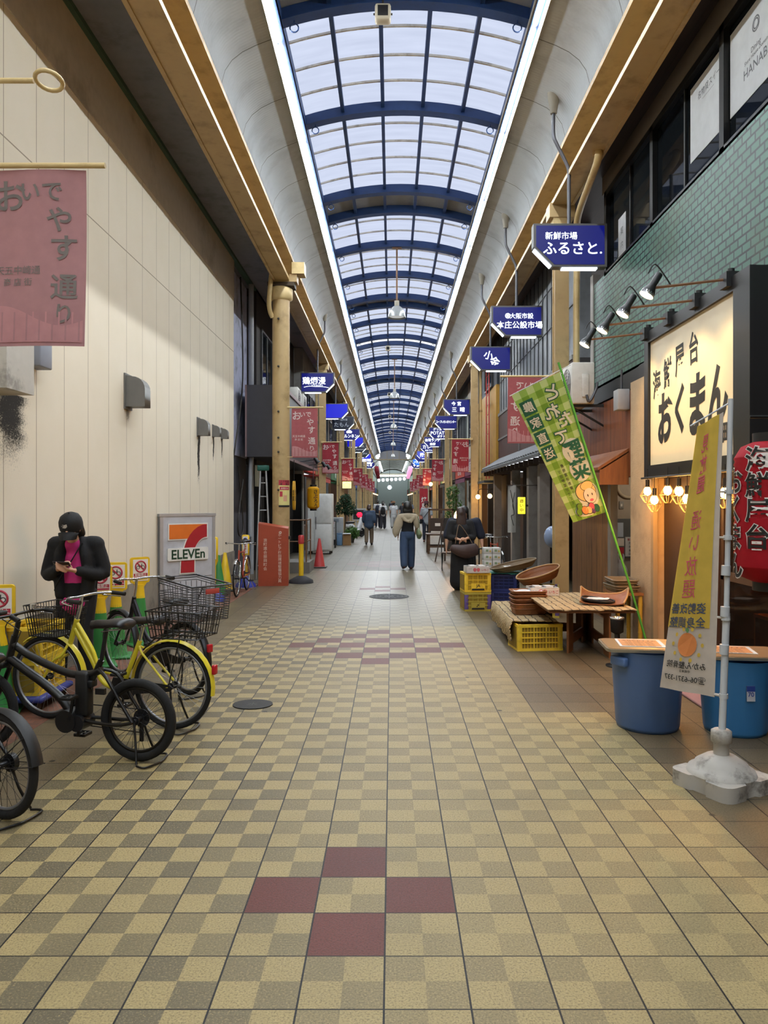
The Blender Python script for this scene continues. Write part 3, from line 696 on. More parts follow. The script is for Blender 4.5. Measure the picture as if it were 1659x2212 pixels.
# lettered pylon sign
M_pyl = mat('white_pylon_panel', 'b9bcc4', .4, dirt=('8c8f98', .4, 3)); M_pylf = mat('pylon_aluminium', 'a9acb2', .4, .4)
t = thing('pylon_sign', 'white pylon sign with a big orange and red 7 and dark green letters', 'sign', (-3.08, 11.15, 0), .0)
ang = math.atan2(.9, .45); t.rotation_euler.z = ang*.70
L, HH = .90, 1.50
MB().box(-L/2, L/2, -.11, .11, 0, HH, M_pyl).box(-L/2-.01, L/2+.01, -.12, .12, HH, HH+.04, M_pylf).box(-L/2, -L/2+.05, -.116, .116, 0, HH, M_pylf).box(L/2-.05, L/2, -.116, .116, 0, HH, M_pylf).box(-L/2+.05, L/2-.05, -.113, -.11, .60, .606, M_ink).build('cabinet', t)
b = MB(); T = FC((0, -.112, 1.04)); M_or = mat('logo_orange', 'd9712b', .4); M_rd = mat('logo_red', 'a3202e', .4); M_gn = mat('logo_green', '123c2c', .4); M_wh = mat('logo_white', 'dcdcd8', .4)
# the figure: bar, sweeping leg, foot; each with a white rim
def curve_leg(o):
    outer = [(.30+o, .34+o), (.30+o, .15-o)]+[(.30-.235*math.sin(a)+(-o*.0), .15-.34+.34*math.cos(a)-o) for a in [PI/2*i/8 for i in range(1, 9)]]
    inner = [(-.105-o, -.19), ]+[(.30-.40*math.cos(a)-o*.7, -.19+.53*math.sin(a)+o) for a in [PI/2*i/8 for i in range(1, 8)]]
    return outer+inner
for o, z0, z1, mats_ in ((.018, 0, .010, (M_wh, M_wh, M_wh)), (0, .010, .014, (M_or, M_rd, M_rd))):
    b.prism([(-.31-o, .34+o), (.28+o, .34+o), (.10+o, .22), (.0+o, .13-o), (-.31-o, .13-o)], z0, z1, mats_[0], T)
    b.prism(curve_leg(o), z0+.002, z1+.003, mats_[1], T)
    b.prism([(-.115-o, -.10), (.095+o, -.10), (.09+o, -.37-o), (-.13-o, -.37-o)], z0, z1, mats_[2], T)
b.prism(rrect(.66, .185, .02), 0, .023, M_wh, T @ tr(-.01, -.095, 0)); b.text('ELEVEn', .19, M_gn, T @ tr(-.01, -.095, .026), .022, .95, .60)
b.build('logo', t)
MB().box(-.012, .012, -.004, 0, -.10, .10, M_ink, tr(.2, -.112, .35) @ roty(.45)).build('scratch', t)

# yellow crates on a blue dolly by the wall
def crate(nm, label, x, y, z, w, d, h, m_, rz=0.0, group=None, cols=6, rows=3, band=None, sign=None, solid=None):
    """open plastic crate: rims, corner posts, lattice walls and a floor"""
    t = thing(nm, label, 'crate', (x, y, z), rz, group)
    b = MB(); k = .022
    for zz, hh in ((0, .03), (h-.035, .035)):
        b.box(-w/2, w/2, -d/2, -d/2+k, zz, zz+hh, m_).box(-w/2, w/2, d/2-k, d/2, zz, zz+hh, m_).box(-w/2, -w/2+k, -d/2+k, d/2-k, zz, zz+hh, m_).box(w/2-k, w/2, -d/2+k, d/2-k, zz, zz+hh, m_)
    for sx in (-1, 1):
        for sy in (-1, 1): b.cbox((sx*(w/2-.03), sy*(d/2-.03), h/2), (.058, .058, h), band or m_, None, .008)
    b.box(-w/2+k, w/2-k, -d/2+k, d/2-k, .005, .02, m_); b.build('body', t)
    b = MB(); n = cols*4
    for sx, L_, fn in ((1, w, lambda u, v, T2: T2 @ Vector((u, v, 0))),):
        pass
    for T2, L_ in ((FC((0, -d/2+.012, 0)), w), (FC((0, d/2-.006, 0)), w), (FL((w/2-.012, 0, 0)), d), (FL((-w/2+.006, 0, 0)), d)):
        for i in range(1, n): 
            u = -L_/2+.05+(L_-.1)*i/n; th = .006 if i % 4 == 0 else .003
            b.box(u-th, u+th, .03, h-.03, -.004, .004 if i % 4 else .010, m_, T2)
        for j in range(1, rows+1):
            v = .03+(h-.06)*j/(rows+1); b.box(-L_/2+.03, L_/2-.03, v-.006, v+.006, -.004, .011, m_, T2)
        b.box(-L_/2+.04, L_/2-.04, .03, h-.03, -.010, -.006, solid or m_, T2)  # backing sheet, its darker plastic tone stands in for shade inside
    if sign:
        T2 = FC((0, -d/2, 0)); b.box(-.11, .11, h*.10, h*.46, -.002, .012, m_, T2); b.text(sign, h*.22, M_ink, T2 @ tr(0, h*.32, .014), .02); b.box(-.10, .10, h*.10, h*.19, .012, .013, M_ink, T2)
    b.build('lattice_wall', t)
    return t
M_cry = mat('yellow_crate_plastic', 'ecc83a', .45, dirt=('8a6d1c', .4, 6)); M_crdy = mat('yellow_crate_shade', '8a7020', .7); M_crb = mat('navy_crate_plastic', '1e2a68', .5); M_crbd = mat('navy_crate_shade', '10163a', .7)  # second tone of each pair paints the shade behind the lattice
t = thing('platform_dolly', 'low blue dolly under yellow crates behind the yellow bicycle', 'dolly', (-3.07, 6.42, 0), PI/2)
MB().cbox((0, 0, .10), (.62, .44, .05), mat('dolly_blue', '39438c', .5), None, .02).build('deck', t)
for sx in (-1, 1):
    for sy in (-1, 1): MB().cyl((sx*.24, sy*.15-.015, .04), (sx*.24, sy*.15+.015, .04), .04, M_dark, 12).build('wheel', t)
crate('plastic_crate', 'yellow crate on the blue dolly, lower of two', -3.07, 6.42, .126, .50, .34, .28, M_cry, PI/2, 'yellow crates on the dolly', 5, 3, None, None, M_crdy)
crate('plastic_crate', 'yellow crate on the blue dolly, upper of two', -3.07, 6.42, .408, .50, .34, .28, M_cry, PI/2+.03, 'yellow crates on the dolly', 5, 3, None, None, M_crdy)

# red notice box at the round column
M_rbox = mat('rust_red_steel', '9c4126', .5, dirt=('6e2a18', .4, 2.5)); M_lred = mat('pale_lettering_red', 'd9b8a8', .6)
t = thing('equipment_box', 'tall rust red steel box with white vertical writing before the round column', 'box', (-2.41, 15.33, 0), .10)
b = MB(); w, d = .60, .34
v = [(-w/2, -d/2, 0), (w/2, -d/2, 0), (w/2, d/2, 0), (-w/2, d/2, 0), (-w/2, -d/2, 1.26), (w/2, -d/2, 1.16), (w/2, d/2, 1.19), (-w/2, d/2, 1.29)]
b.add(v, [(3, 2, 1, 0), (4, 5, 6, 7), (0, 1, 5, 4), (1, 2, 6, 5), (2, 3, 7, 6), (3, 0, 4, 7)], M_rbox)
T = FC((0, -d/2-.003, 0)); b.vtext('浪町連合振興町会', .078, M_lred, T @ tr(-.16, .64, 0), .004, 1.05); b.vtext('ボートピア梅田環境整備協力員', .073, M_lred, T @ tr(.13, .57, 0), .006, .98); b.ring((.14, -d/2-.004, 1.08), .02, .012, M_lred, 'Y', 14, 4); b.build('casing', t)
MB().ball((w/2+.03, -.05, .98), .02, emit('small_red_lamp', 'ff2030', 6), n=8, k=6).box(w/2, w/2+.05, -.08, -.02, .94, 1.0, M_dark).build('lamp', t)
t = thing('poster', 'yellow and red notice wrapped round the yellow column above the red box', 'poster', (-2.36, 16.0, 1.86))
b = MB(); fnp = lambda x, z: (.19*math.sin(x/.19), -.192*math.cos(x/.19), z)
def patch(x0, x1, z0, z1, m_, off=0.0):
    rows = [[tuple((1+off)*q if i < 2 else q for i, q in enumerate(fnp(x0+(x1-x0)*i/6, zz))) for i in range(7)] for zz in (z1, z0)]; b.sheet(rows, .0012, m_)
M_pyel = mat('poster_yellow', 'd9cf86', .6); M_pred2 = mat('poster_red', 'b43240', .6)
patch(-.02, .25, -.27, .30, M_pyel); patch(-.02, .25, .19, .30, M_pred2, .008); patch(0, .23, .09, .16, M_pred2, .008); patch(-.02, .25, -.27, -.23, M_ink, .008); patch(0, .06, -.05, .06, M_pred2, .008)
patch(.08, .16, -.15, -.02, mat('poster_skin', 'd2a080', .6), .008)
f2 = lambda x, z: tuple(1.016*q if i < 2 else q for i, q in enumerate(fnp(x, z)))
textf(b, '上海料理', .055, M_ink, f2, .115, .27, .01); textf(b, '激・復活', .055, M_ink, f2, .115, .215, .01); textf(b, 'お知らせ', .045, M_card, f2, .115, .125, .01); b.build('sheet', t)

# railing, delineator and step beside the restaurant
t = thing('rubber_base_post', 'yellow post with a red cap on a black rubber base', 'post', (-1.90, 15.75, 0))
MB().lathe([(.26, 0), (.25, .06), (.10, .14), (.06, .15)], mat('black_rubber', '26262a', .8), None, 20).build('base', t); MB().cyl((0, 0, .12), (0, 0, .82), .052, M_coney, 14).build('pole', t); MB().lathe([(.058, .82), (.062, .85), (.062, .98), (.05, 1.0)], M_cred, None, 14).build('cap', t)
t = thing('railing', 'thin rusty railing on a concrete step before the dark restaurant', 'railing', (-2.25, 18.3, 0))
MB().box(-.35, .30, -.5, .5, 0, .26, mat('concrete_step', '6a6762', .85, bump=.3)).build('step', t)
b = MB()
for x, y in ((-.3, -.45), (.22, -.45), (.22, .45)): b.cyl((x, y, .26), (x, y, 1.28), .018, M_rust, 6)
b.tube([(-.3, -.45, 1.26), (.22, -.45, 1.26), (.22, .45, 1.26)], .018, M_rust, 6); b.tube([(-.3, -.45, .75), (.22, -.45, .75), (.22, .45, .75)], .014, M_rust, 6); b.build('rail', t)
# aluminium ladder folded against the wall
t = thing('step_ladder', 'folded aluminium ladder with a green top leaning behind the red box', 'ladder', (-2.80, 16.4, 0), .2)
M_alu = mat('aluminium', 'b6b8ba', .35, .7)
for nm, a, bb in (('rail', (-.16, 0, 0), (-.06, .30, 2.42)), ('rail', (.16, 0, 0), (.06, .30, 2.42))):
    MB().tube([a, bb], .03, M_alu, 4, None).build(nm, t)
for k in range(1, 8): q = k/8; MB().cyl((-.16+.1*q, .30*q, 2.42*q), (.16-.1*q, .30*q, 2.42*q), .014, M_alu, 6).build('rung', t)
MB().cbox((0, .30, 2.45), (.26, .12, .12), mat('green_plastic_cap', '1d5f52', .5), None, .02).build('top_cap', t)
# grilles etc: drain covers
M_iron = mat('cast_iron', '1b1b1b', .55, .4, bump=.5, bscale=90)
t = thing('drain_cover', 'oval dark iron cover in the checkered tiles at left', 'drain cover', (-1.18, 6.37, 0))
b = MB().prism([(.17*math.cos(a)*(1.0 if abs(math.sin(a)) < .8 else 1), .15*math.sin(a)) for a in [2*PI*i/20 for i in range(20)]], .0, .008, M_iron, None).text('水', .1, mat('worn_iron', '34322e', .5, .4), tr(0, 0, .009), .01); b.build('plate', t)
t = thing('manhole_cover', 'round patterned manhole cover in the middle of the street', 'manhole', (-.045, 13.5, 0))
b = MB().lathe([(.36, 0), (.36, .006)], M_iron, None, 36)
M_ir2 = mat('worn_manhole_relief', '484a4c', .45, .5)
for r in (.08, .16, .24, .31): b.ring((0, 0, .007), r, .010, M_ir2, 'Z', 28, 4, flat=.5)
for k in range(16): b.box(.05, .33, -.006, .006, .005, .010, M_ir2, rotz(2*PI*k/16))
b.build('plate', t)
# ------------------------------------------------------------------ bicycles (local x forward, rear axle at the origin of the wheelbase)
M_tyre = mat('black_tyre', '101010', .85, bump=.6, bscale=60); M_rim = mat('grey_rim', '8d9094', .35, .7); M_rimk = mat('dark_rim', '221f1a', .4, .5); M_spoke = mat('steel_spoke', 'a0a2a4', .35, .8); M_spk_d = mat('dark_spoke', '2b2b2c', .4, .5)
M_blk = mat('black_paint', '0b0b0c', .35); M_blkp = mat('black_plastic', '101011', .55); M_chr = mat('chrome', 'c8cacc', .2, .9); M_sad = mat('saddle_vinyl', '17161a', .4); M_bolt = mat('dark_steel', '2c2d30', .4, .6)
def wheel(nm, t, x, r, tr_, rimm, spm, n=28):
    w = bpy.data.objects.new(nm, None); COL.objects.link(w); w.parent = t; w.location = (x, 0, r)
    b = MB().ring((0, 0, 0), r-tr_, tr_, M_tyre, 'Y', 48, 10); b.build('tyre', w)
    MB().ring((0, 0, 0), r-tr_*2-.006, .011, rimm, 'Y', 48, 6, flat=1.0).build('rim', w)
    b = MB(); rr = r-tr_*2-.008
    for k in range(n):
        a = 2*PI*k/n; s = (-1)**k; c = a+(.35 if (k//2) % 2 else -.35)
        b.cyl((.022*math.cos(c), s*.03, .022*math.sin(c)), (rr*math.cos(a), 0, rr*math.sin(a)), .0014, spm, 4)
    b.build('spoke', w)['kind'] = 'stuff'
    MB().cyl((0, -.055, 0), (0, .055, 0), .016, M_bolt, 10).cyl((0, -.035, 0), (0, -.028, 0), .028, M_bolt, 12).cyl((0, .028, 0), (0, .035, 0), .028, M_bolt, 12).build('hub', w)
    return w
def fender(t, x, r, m_, a0, a1, wd=.03):
    rr = r+.022; N = 16; rows = []
    for i in range(N+1):
        a = a0+(a1-a0)*i/N
        rows.append([(x+(rr-.012*(abs(q)**2))*math.cos(a), q*wd, r+(rr-.012*(abs(q)**2))*math.sin(a)) for q in (-1, -.5, 0, .5, 1)])
    b = MB(); b.sheet(rows, .003, m_); return b.build('fender', t)
def wire_basket(t, x, y, z, L, Wd, Hh, m_, nm='basket', taper=.85, nv=9, nh=4, th=.0028, rim=.005, T=None):
    b = MB(); T = T or Matrix.Identity(4)
    def ringpts(k): 
        q = taper+(1-taper)*k; return [(x+sx*L/2*q, y+sy*Wd/2*q, z+Hh*k) for sx, sy in ((-1, -1), (1, -1), (1, 1), (-1, 1))]
    for j in range(nh+1):
        P = ringpts(j/nh); b.tube(P, rim if j in (0, nh) else th, m_, 5, T, closed=True)
    lo, hi = ringpts(0), ringpts(1)
    for s_ in range(4):
        a, c = Vector(lo[s_]), Vector(lo[(s_+1) % 4]); d, e = Vector(hi[s_]), Vector(hi[(s_+1) % 4])
        for k in range(nv): b.cyl(a.lerp(c, k/nv), d.lerp(e, k/nv), th, m_, 4, T)
    for k in range(1, nv): b.cyl(Vector(lo[0]).lerp(Vector(lo[1]), k/nv), Vector(lo[3]).lerp(Vector(lo[2]), k/nv), th, m_, 4, T)
    return b.build(nm, t)
def saddle(t, x, z, L=.26):
    b = MB(); prof = [(-.5, .095, .0), (-.38, .105, .012), (-.15, .085, .01), (.1, .045, -.002), (.35, .028, -.004), (.5, .020, -.012)]
    rows = [[(x+L*u*1.0, w*math.cos(a), z+dz+.030*math.sin(a)-(.02 if math.sin(a) < 0 else 0)*0) for a in [2*PI*k/14 for k in range(14)]+[0]] for u, w, dz in prof]
    P = [v for r in rows for v in r[:14]]; f = [(i*14+k, i*14+(k+1) % 14, (i+1)*14+(k+1) % 14, (i+1)*14+k) for i in range(5) for k in range(14)]+[tuple(range(13, -1, -1)), tuple(range(70, 84))]
    b.add(P, f, M_sad, None, True); b.tube([(x-.09, -.02, z-.03), (x+.05, -.02, z-.05), (x+.05, .02, z-.05), (x-.09, .02, z-.03)], .005, M_chr, 6)
    return b.build('saddle', t)
def crank(t, x, z, ang, R_=.09, solid=True, pl=.165):
    b = MB().cyl((0, -.055, 0), (0, -.050, 0), R_, M_bolt, 28) if solid else MB().ring((0, -.052, 0), R_, .006, M_bolt, 'Y', 28, 6)
    for s in (-1, 1):
        a = ang+(0 if s < 0 else PI); e = Vector((pl*math.cos(a), s*.075, pl*math.sin(a)))
        b.tube([(0, s*.065, 0), e], .011, M_bolt, 6)
    b.cyl((0, -.075, 0), (0, .075, 0), .016, M_bolt, 10); o = b.build('crank', t, (x, 0, z))
    for s in (-1, 1):
        a = ang+(0 if s < 0 else PI); e = Vector((pl*math.cos(a), s*.075, pl*math.sin(a)))
        p = MB(); c = e+Vector((0, s*.055, 0)); p.cyl(e, e+Vector((0, s*.10, 0)), .006, M_chr, 6)
        for q in (-.038, .038): p.cbox(c+Vector((q, 0, 0)), (.014, .088, .022), M_blkp, None, .004)
        for q in (-.042, 0, .042): p.cbox(c+Vector((0, q, 0)), (.08, .010, .02), M_blkp, None, .003)
        p.build('pedal', o)
    return o
def bars(t, x, z, W_=.27, back=.16, rise=.0, m_=None, wid=.28):
    m_ = m_ or M_chr
    L_ = [(x-back, -wid, z-.01), (x-back*.5, -wid*.95, z), (x, -wid*.55, z+rise), (x+.03, 0, z+rise-.01), (x, wid*.55, z+rise), (x-back*.5, wid*.95, z), (x-back, wid, z-.01)]
    o = MB().tube(smooth_path(L_, 5), .011, m_, 8).build('handlebar', t)
    for s in (-1, 1):
        MB().tube([(x-back-.02, s*(wid+.001), z-.012), (x-back*.45, s*wid*.965, z-.001)], .0165, M_blkp, 10).build('grip', o)
        MB().tube(smooth_path([(x-back*.2, s*wid*.8, z-.005), (x-.02, s*wid*.9, z-.02), (x-back*.8, s*wid*1.08, z-.035)], 4), .006, M_chr, 6).build('brake_lever', o)
    return o
def kickstand(t, x, z0, m_=None, w=.13):
    m_ = m_ or M_blk
    b = MB()
    for s in (-1, 1): b.tube(smooth_path([(x, s*.05, z0), (x-.03, s*.08, z0*.5), (x-.06, s*w, .02)], 3), .008, m_, 6)
    b.tube(smooth_path([(x-.06, -w, .012), (x-.13, -w-.02, .012), (x-.17, -.03, .012), (x-.17, .03, .012), (x-.13, w+.02, .012), (x-.06, w, .012)], 4), .007, m_, 6)
    return b.build('kickstand', t)
def place(nm, lab, rear, front, group=None):
    d = Vector((front[0]-rear[0], front[1]-rear[1])); return thing(nm, lab, 'bicycle', (rear[0], rear[1], 0), math.atan2(d.y, d.x), group), d.length

# --- yellow step-through bicycle with front and rear baskets
M_ybk = mat('yellow_bicycle_paint', 'd8c936', .3, var=.04)
def city_bike(t, wb, r, fm, rear_basket, front_basket=True, rack=True):
    wheel('rear_wheel', t, 0, r, .019, M_rim, M_spoke, 32); wheel('front_wheel', t, wb, r, .019, M_rim, M_spoke, 32)
    fender(t, 0, r, fm, .1, 2.4+.9); fender(t, wb, r, fm, .9, PI+.1)
    bb = (.44, 0, .27); ht, hb = (wb-.27, 0, .80), (wb-.205, 0, .60); st = (.28, 0, .66)
    b = MB(); b.tube([ht, hb], .021, fm, 10)
    b.tube(smooth_path([(wb-.25, 0, .73), (wb-.40, 0, .50), (.60, 0, .32), bb], 5), .021, fm, 10); b.tube(smooth_path([(wb-.265, 0, .775), (wb-.40, 0, .58), (.62, 0, .42), (.385, 0, .38)], 5), .017, fm, 10)
    b.tube([bb, st], .018, fm, 10)
    for s in (-1, 1): b.tube([bb, (.30, s*.045, .285), (0, s*.058, r)], .011, fm, 8); b.tube([(.29, 0, .62), (.24, s*.045, .58), (0, s*.058, r)], .009, fm, 8)
    b.cyl((.44, -.04, .27), (.44, .04, .27), .026, fm, 12); b.build('frame', t)
    b = MB()
    for s in (-1, 1): b.tube(smooth_path([(wb-.20, s*.02, .60), (wb-.165, s*.048, .52), (wb-.09, s*.052, r+.14), (wb, s*.055, r)], 4), .011, fm, 8)
    b.tube([(wb-.20, -.02, .60), (wb-.20, .02, .60)], .016, fm, 8); b.build('fork', t)
    b = MB().tube([ht, (wb-.30, 0, .90), (wb-.31, 0, .98)], .014, M_chr, 8); b.build('stem', t); bars(t, wb-.31, .985, back=.18, wid=.28)
    MB().tube([st, (.25, 0, .78)], .013, M_chr, 8).build('seat_post', t); saddle(t, .23, .815)
    crank(t, .44, .27, -1.2); MB().prism([(-.02, .0), (.46, -.06), (.50, .0), (.47, .08), (0, .05), (-.04, .03)], -.068, -.058, M_blkp, frame((0, 0, r-.03), (1, 0, 0), (0, 0, 1))).build('chain_guard', t)
    if rack:
        b = MB()
        for s in (-1, 1): b.tube(smooth_path([(.22, s*.05, .60), (.05, s*.06, r*2+.06), (-.26, s*.06, r*2+.06)], 3), .006, M_blk, 6); b.cyl((0, s*.062, r), (-.10, s*.062, r*2+.06), .005, M_blk, 6)
        for k in range(4): b.cyl((.02-.09*k, -.06, r*2+.06), (.02-.09*k, .06, r*2+.06), .005, M_blk, 6)
        b.build('rack', t)
    if front_basket:
        wire_basket(t, wb-.08, 0, r*2+.02, .30, .38, .24, M_blk, 'front_basket', .82, 12, 5); MB().tube([(wb-.16, 0, r*2+.02), (wb-.22, 0, .62)], .008, M_blk, 6).build('basket_stay', t)
    rear_basket(t); kickstand(t, -.01, r-.02); MB().cbox((-r-.022, 0, r+.14), (.03, .05, .07), mat('red_reflector', 'b01c28', .2), None, .008).build('reflector', t)
def rb(t):
    wire_basket(t, -.10, 0, .715, .44, .36, .20, M_blk, 'rear_basket', .86, 8, 3, .0035, .006)
t, L_ = place('bicycle', 'yellow step-through bicycle with black wire baskets front and rear', (-1.665, 5.70), (-2.74, 5.98)); city_bike(t, L_, .33, M_ybk, rb)
# --- second yellow bicycle behind it, mostly hidden, with a deep grey basket
M_bask = mat('grey_basket_wire', '55565a', .4, .3)
def rb2(t):
    b = MB(); x, z = -.12, .70
    for j in range(15):
        q = .90+.10*j/14; h_ = z+.30*j/14; L2, W2 = .52*q, .40*q
        P = [(x-L2/2, -W2/2, h_), (x+L2/2, -W2/2, h_+(.05 if j > 11 else 0)), (x+L2/2, W2/2, h_+(.05 if j > 11 else 0)), (x-L2/2, W2/2, h_)]
        b.tube(P,   .009 if j == 14 else .0042, M_bask, 5, closed=True)
    for k in range(8):
        for sy in (-1, 1): b.cyl((x-.23+.46*k/7, sy*.18, z), (x-.26+.52*k/7, sy*.20, z+.30), .003, M_bask, 4)
        for sx in (-1, 1): b.cyl((x+sx*.234, -.18+.36*k/7, z), (x+sx*.26, -.2+.4*k/7, z+.30), .003, M_bask, 4)
    for k in range(1, 10): b.cyl((x-.23, -.18+.36*k/10, z), (x+.23, -.18+.36*k/10, z), .003, M_bask, 4)
    b.build('rear_basket', t); MB().cbox((x-.262, .0, z+.255), (.006, .14, .045), mat('red_label', 'a8413c', .5), None, .002).build('label', t)
t, L_ = place('bicycle', 'bicycle behind the yellow one, with a deep dark grey basket over its rear wheel', (-1.83, 6.70), (-2.70, 7.45)); city_bike(t, L_, .32, M_bolt, rb2, False)
# --- black electric-assist bicycle with fat tyres
def ebike(t, wb, r):
    wheel('rear_wheel', t, 0, r, .029, M_rimk, M_spk_d, 28); wheel('front_wheel', t, wb, r, .029, M_rimk, M_spk_d, 28)
    bb = (.47, 0, .27); b = MB()
    b.tube(smooth_path([(wb-.24, 0, .74), (wb-.36, 0, .67), (.66, 0, .60), (.50, 0, .555), (.36, 0, .56), (.27, 0, .60)], 5), .026, M_blk, 10)
    b.tube(smooth_path([(wb-.21, 0, .64), (wb-.36, 0, .55), (.72, 0, .48), (.58, 0, .38), (.50, 0, .28)], 5), .030, M_blk, 10)
    b.tube([(wb-.255, 0, .80), (wb-.19, 0, .58)], .026, M_blk, 10); b.tube([bb, (.275, 0, .66)], .021, M_blk, 10)
    for s in (-1, 1): b.tube(smooth_path([bb, (.33, s*.05, .255), (.12, s*.065, .25), (0, s*.072, r)], 4), .013, M_blk, 8); b.tube(smooth_path([(.31, 0, .60), (.20, s*.06, .56), (.09, s*.066, .40), (0, s*.072, r)], 4), .012, M_blk, 8)
    b.build('frame', t)
    MB().cbox((.405, 0, .43), (.10, .085, .30), M_blkp, None, .02).cbox((.345, 0, .50), (.04, .07, .05), M_bolt, None, .01).build('battery', t)
    b = MB().cyl((.50, -.075, .25), (.50, .075, .25), .075, M_blkp, 24).cyl((.42, -.07, .24), (.42, .07, .24), .055, M_bolt, 20).cyl((.50, -.085, .25), (.50, -.07, .25), .058, mat('motor_cover', '2a3242', .35), 20); b.build('motor', t)
    b = MB()
    for s in (-1, 1): b.tube([(wb-.18, s*.055, .60), (wb-.10, s*.06, .42), (wb, s*.068, r)], .017, M_blk, 8)
    b.cbox((wb-.185, 0, .60), (.06, .15, .04), M_blk, None, .01); b.build('fork', t)
    MB().tube([(wb-.255, 0, .80), (wb-.28, 0, .90)], .018, M_blk, 8).tube([(wb-.28, 0, .90), (wb-.22, 0, .93)], .018, M_blk, 8).build('stem', t)
    hb = bars(t, wb-.22, .94, back=.09, rise=.0, m_=M_blk, wid=.31); MB().cbox((wb-.22, .1, .97), (.06, .07, .03), M_blkp, None, .01).build('display', hb)
    MB().cyl((wb-.24, -.2, .96), (wb-.24, -.2, .99), .022, M_chr, 12).build('bell', hb)
    MB().tube([(.275, 0, .66), (.235, 0, .87)], .0145, M_bolt, 8).build('seat_post', t); saddle(t, .21, .905, .28)
    crank(t, .47, .27, -1.35, .075, False)
    b = MB().cyl((0, -.055, r), (0, -.045, r), .045, M_bolt, 20).cyl((0, -.045, r), (0, -.040, r), .06, M_bolt, 20); b.tube([(.47, -.053, .27+.072), (0, -.05, r+.055)], .004, M_bolt, 5); b.tube([(.47, -.053, .27-.072), (.02, -.05, r-.10)], .004, M_bolt, 5); b.cbox((.01, -.06, r-.10), (.03, .02, .13), M_bolt, None, .008); b.build('chain', t)
    MB().box(-.035, .035, -.012, .012, -.02, .02, M_blkp, tr(.30, -.03, .44)).build('lock', t)
    b = MB(); b.tube([(wb-.2, .06, .92), (wb-.34, .05, .84), (wb-.26, .03, .70)], .004, M_blkp, 5); b.tube(smooth_path([(wb-.2, -.1, .93), (wb-.1, -.09, .84), (wb-.2, -.04, .66)], 4), .004, M_blkp, 5); b.build('cable', t)
    kickstand(t, .0, r, M_blk, .12)
t, L_ = place('electric_bicycle', 'black electric bicycle with fat knobbly tyres, standing nearest the tiles', (-1.69, 5.0), (-2.86, 5.26)); ebike(t, L_, .275)
# --- black bicycle cut by the left edge of the picture
def fend_bike(t, wb, r):
    wheel('rear_wheel', t, 0, r, .024, M_rim, M_spk_d, 32); wheel('front_wheel', t, wb, r, .024, M_rim, M_spk_d, 32)
    fender(t, 0, r, M_blkp, .25, PI*.95, .034); fender(t, wb, r, M_blkp, 1.0, PI+.2, .034)
    b = MB(); bb = (.45, 0, .28); b.tube([(wb-.28, 0, .78), (wb-.22, 0, .60)], .022, M_blk, 10); b.tube([(wb-.25, 0, .70), (.62, 0, .40), bb], .024, M_blk, 10); b.tube([bb, (.29, 0, .70)], .020, M_blk, 10)
    for s in (-1, 1): b.tube([bb, (0, s*.062, r)], .012, M_blk, 8); b.tube([(.30, 0, .62), (0, s*.062, r)], .010, M_blk, 8)
    b.build('frame', t); b = MB()
    for s in (-1, 1): b.tube([(wb-.22, s*.03, .60), (wb-.11, s*.052, r+.16), (wb, s*.058, r)], .012, M_blk, 8)
    b.build('fork', t); MB().tube([(wb-.28, 0, .78), (wb-.31, 0, .95)], .014, M_bolt, 8).build('stem', t); bars(t, wb-.31, .96, m_=M_blk)
    MB().tube([(.29, 0, .70), (.25, 0, .82)], .013, M_bolt, 8).build('seat_post', t); saddle(t, .23, .85); crank(t, .45, .28, -1.0)
    b = MB().cyl((0, -.07, r), (0, -.04, r), .05, M_blkp, 20); b.prism([(-.07, -.05), (.42, -.10), (.52, -.04), (.48, .08), (0, .06), (-.07, .03)], -.07, -.055, M_blkp, frame((0, 0, r-.01), (1, 0, 0), (0, 0, 1))); b.build('chain_case', t)
    b = MB()
    for s in (-1, 1):
        b.cyl((0, s*.07, r), (-r*.78, s*.036, r+.19), .003, M_bolt, 5); b.cyl((0, s*.07, r), (-r-.015, s*.036, r+.05), .003, M_bolt, 5)
    b.build('fender_stay', t); kickstand(t, .0, r)
t, L_ = place('bicycle', 'black bicycle with mudguards cut by the left edge of the picture', (-2.13, 4.10), (-3.10, 4.62)); fend_bike(t, L_, .29)
# --- silver and red bicycle parked along the wall
def slim_bike(t, wb, r):
    fm = mat('red_bicycle_paint', '9c3a26', .3)
    wheel('rear_wheel', t, 0, r, .015, M_chr, M_spoke, 24); wheel('front_wheel', t, wb, r, .015, M_chr, M_spoke, 24); fender(t, 0, r, M_chr, .2, 3.0, .022); fender(t, wb, r, M_chr, .9, 3.2, .022)
    b = MB(); bb = (.44, 0, .28); b.tube([(wb-.24, 0, .82), (wb-.19, 0, .62)], .018, fm, 8); b.tube([(wb-.23, 0, .78), (.30, 0, .76)], .014, fm, 8); b.tube([(wb-.2, 0, .66), bb], .015, fm, 8); b.tube([bb, (.29, 0, .80)], .014, fm, 8)
    for s in (-1, 1): b.tube([bb, (0, s*.055, r)], .008, fm, 6); b.tube([(.30, 0, .74), (0, s*.055, r)], .007, fm, 6)
    b.build('frame', t); b = MB()
    for s in (-1, 1): b.tube([(wb-.19, s*.03, .62), (wb-.08, s*.048, r+.14), (wb, s*.052, r)], .009, M_chr, 6)
    b.build('fork', t); MB().tube([(wb-.24, 0, .82), (wb-.25, 0, .93)], .012, M_chr, 8).build('stem', t); bars(t, wb-.22, .95, back=.2, wid=.26)
    MB().tube([(.29, 0, .80), (.27, 0, .92)], .012, M_chr, 8).build('seat_post', t); saddle(t, .25, .95); crank(t, .44, .28, .4, .09, False); kickstand(t, 0, r, M_chr)
t, L_ = place('bicycle', 'slim silver and red bicycle parked along the cream wall beyond the lettered pylon', (-2.80, 14.5), (-2.78, 13.45)); slim_bike(t, L_, .33)
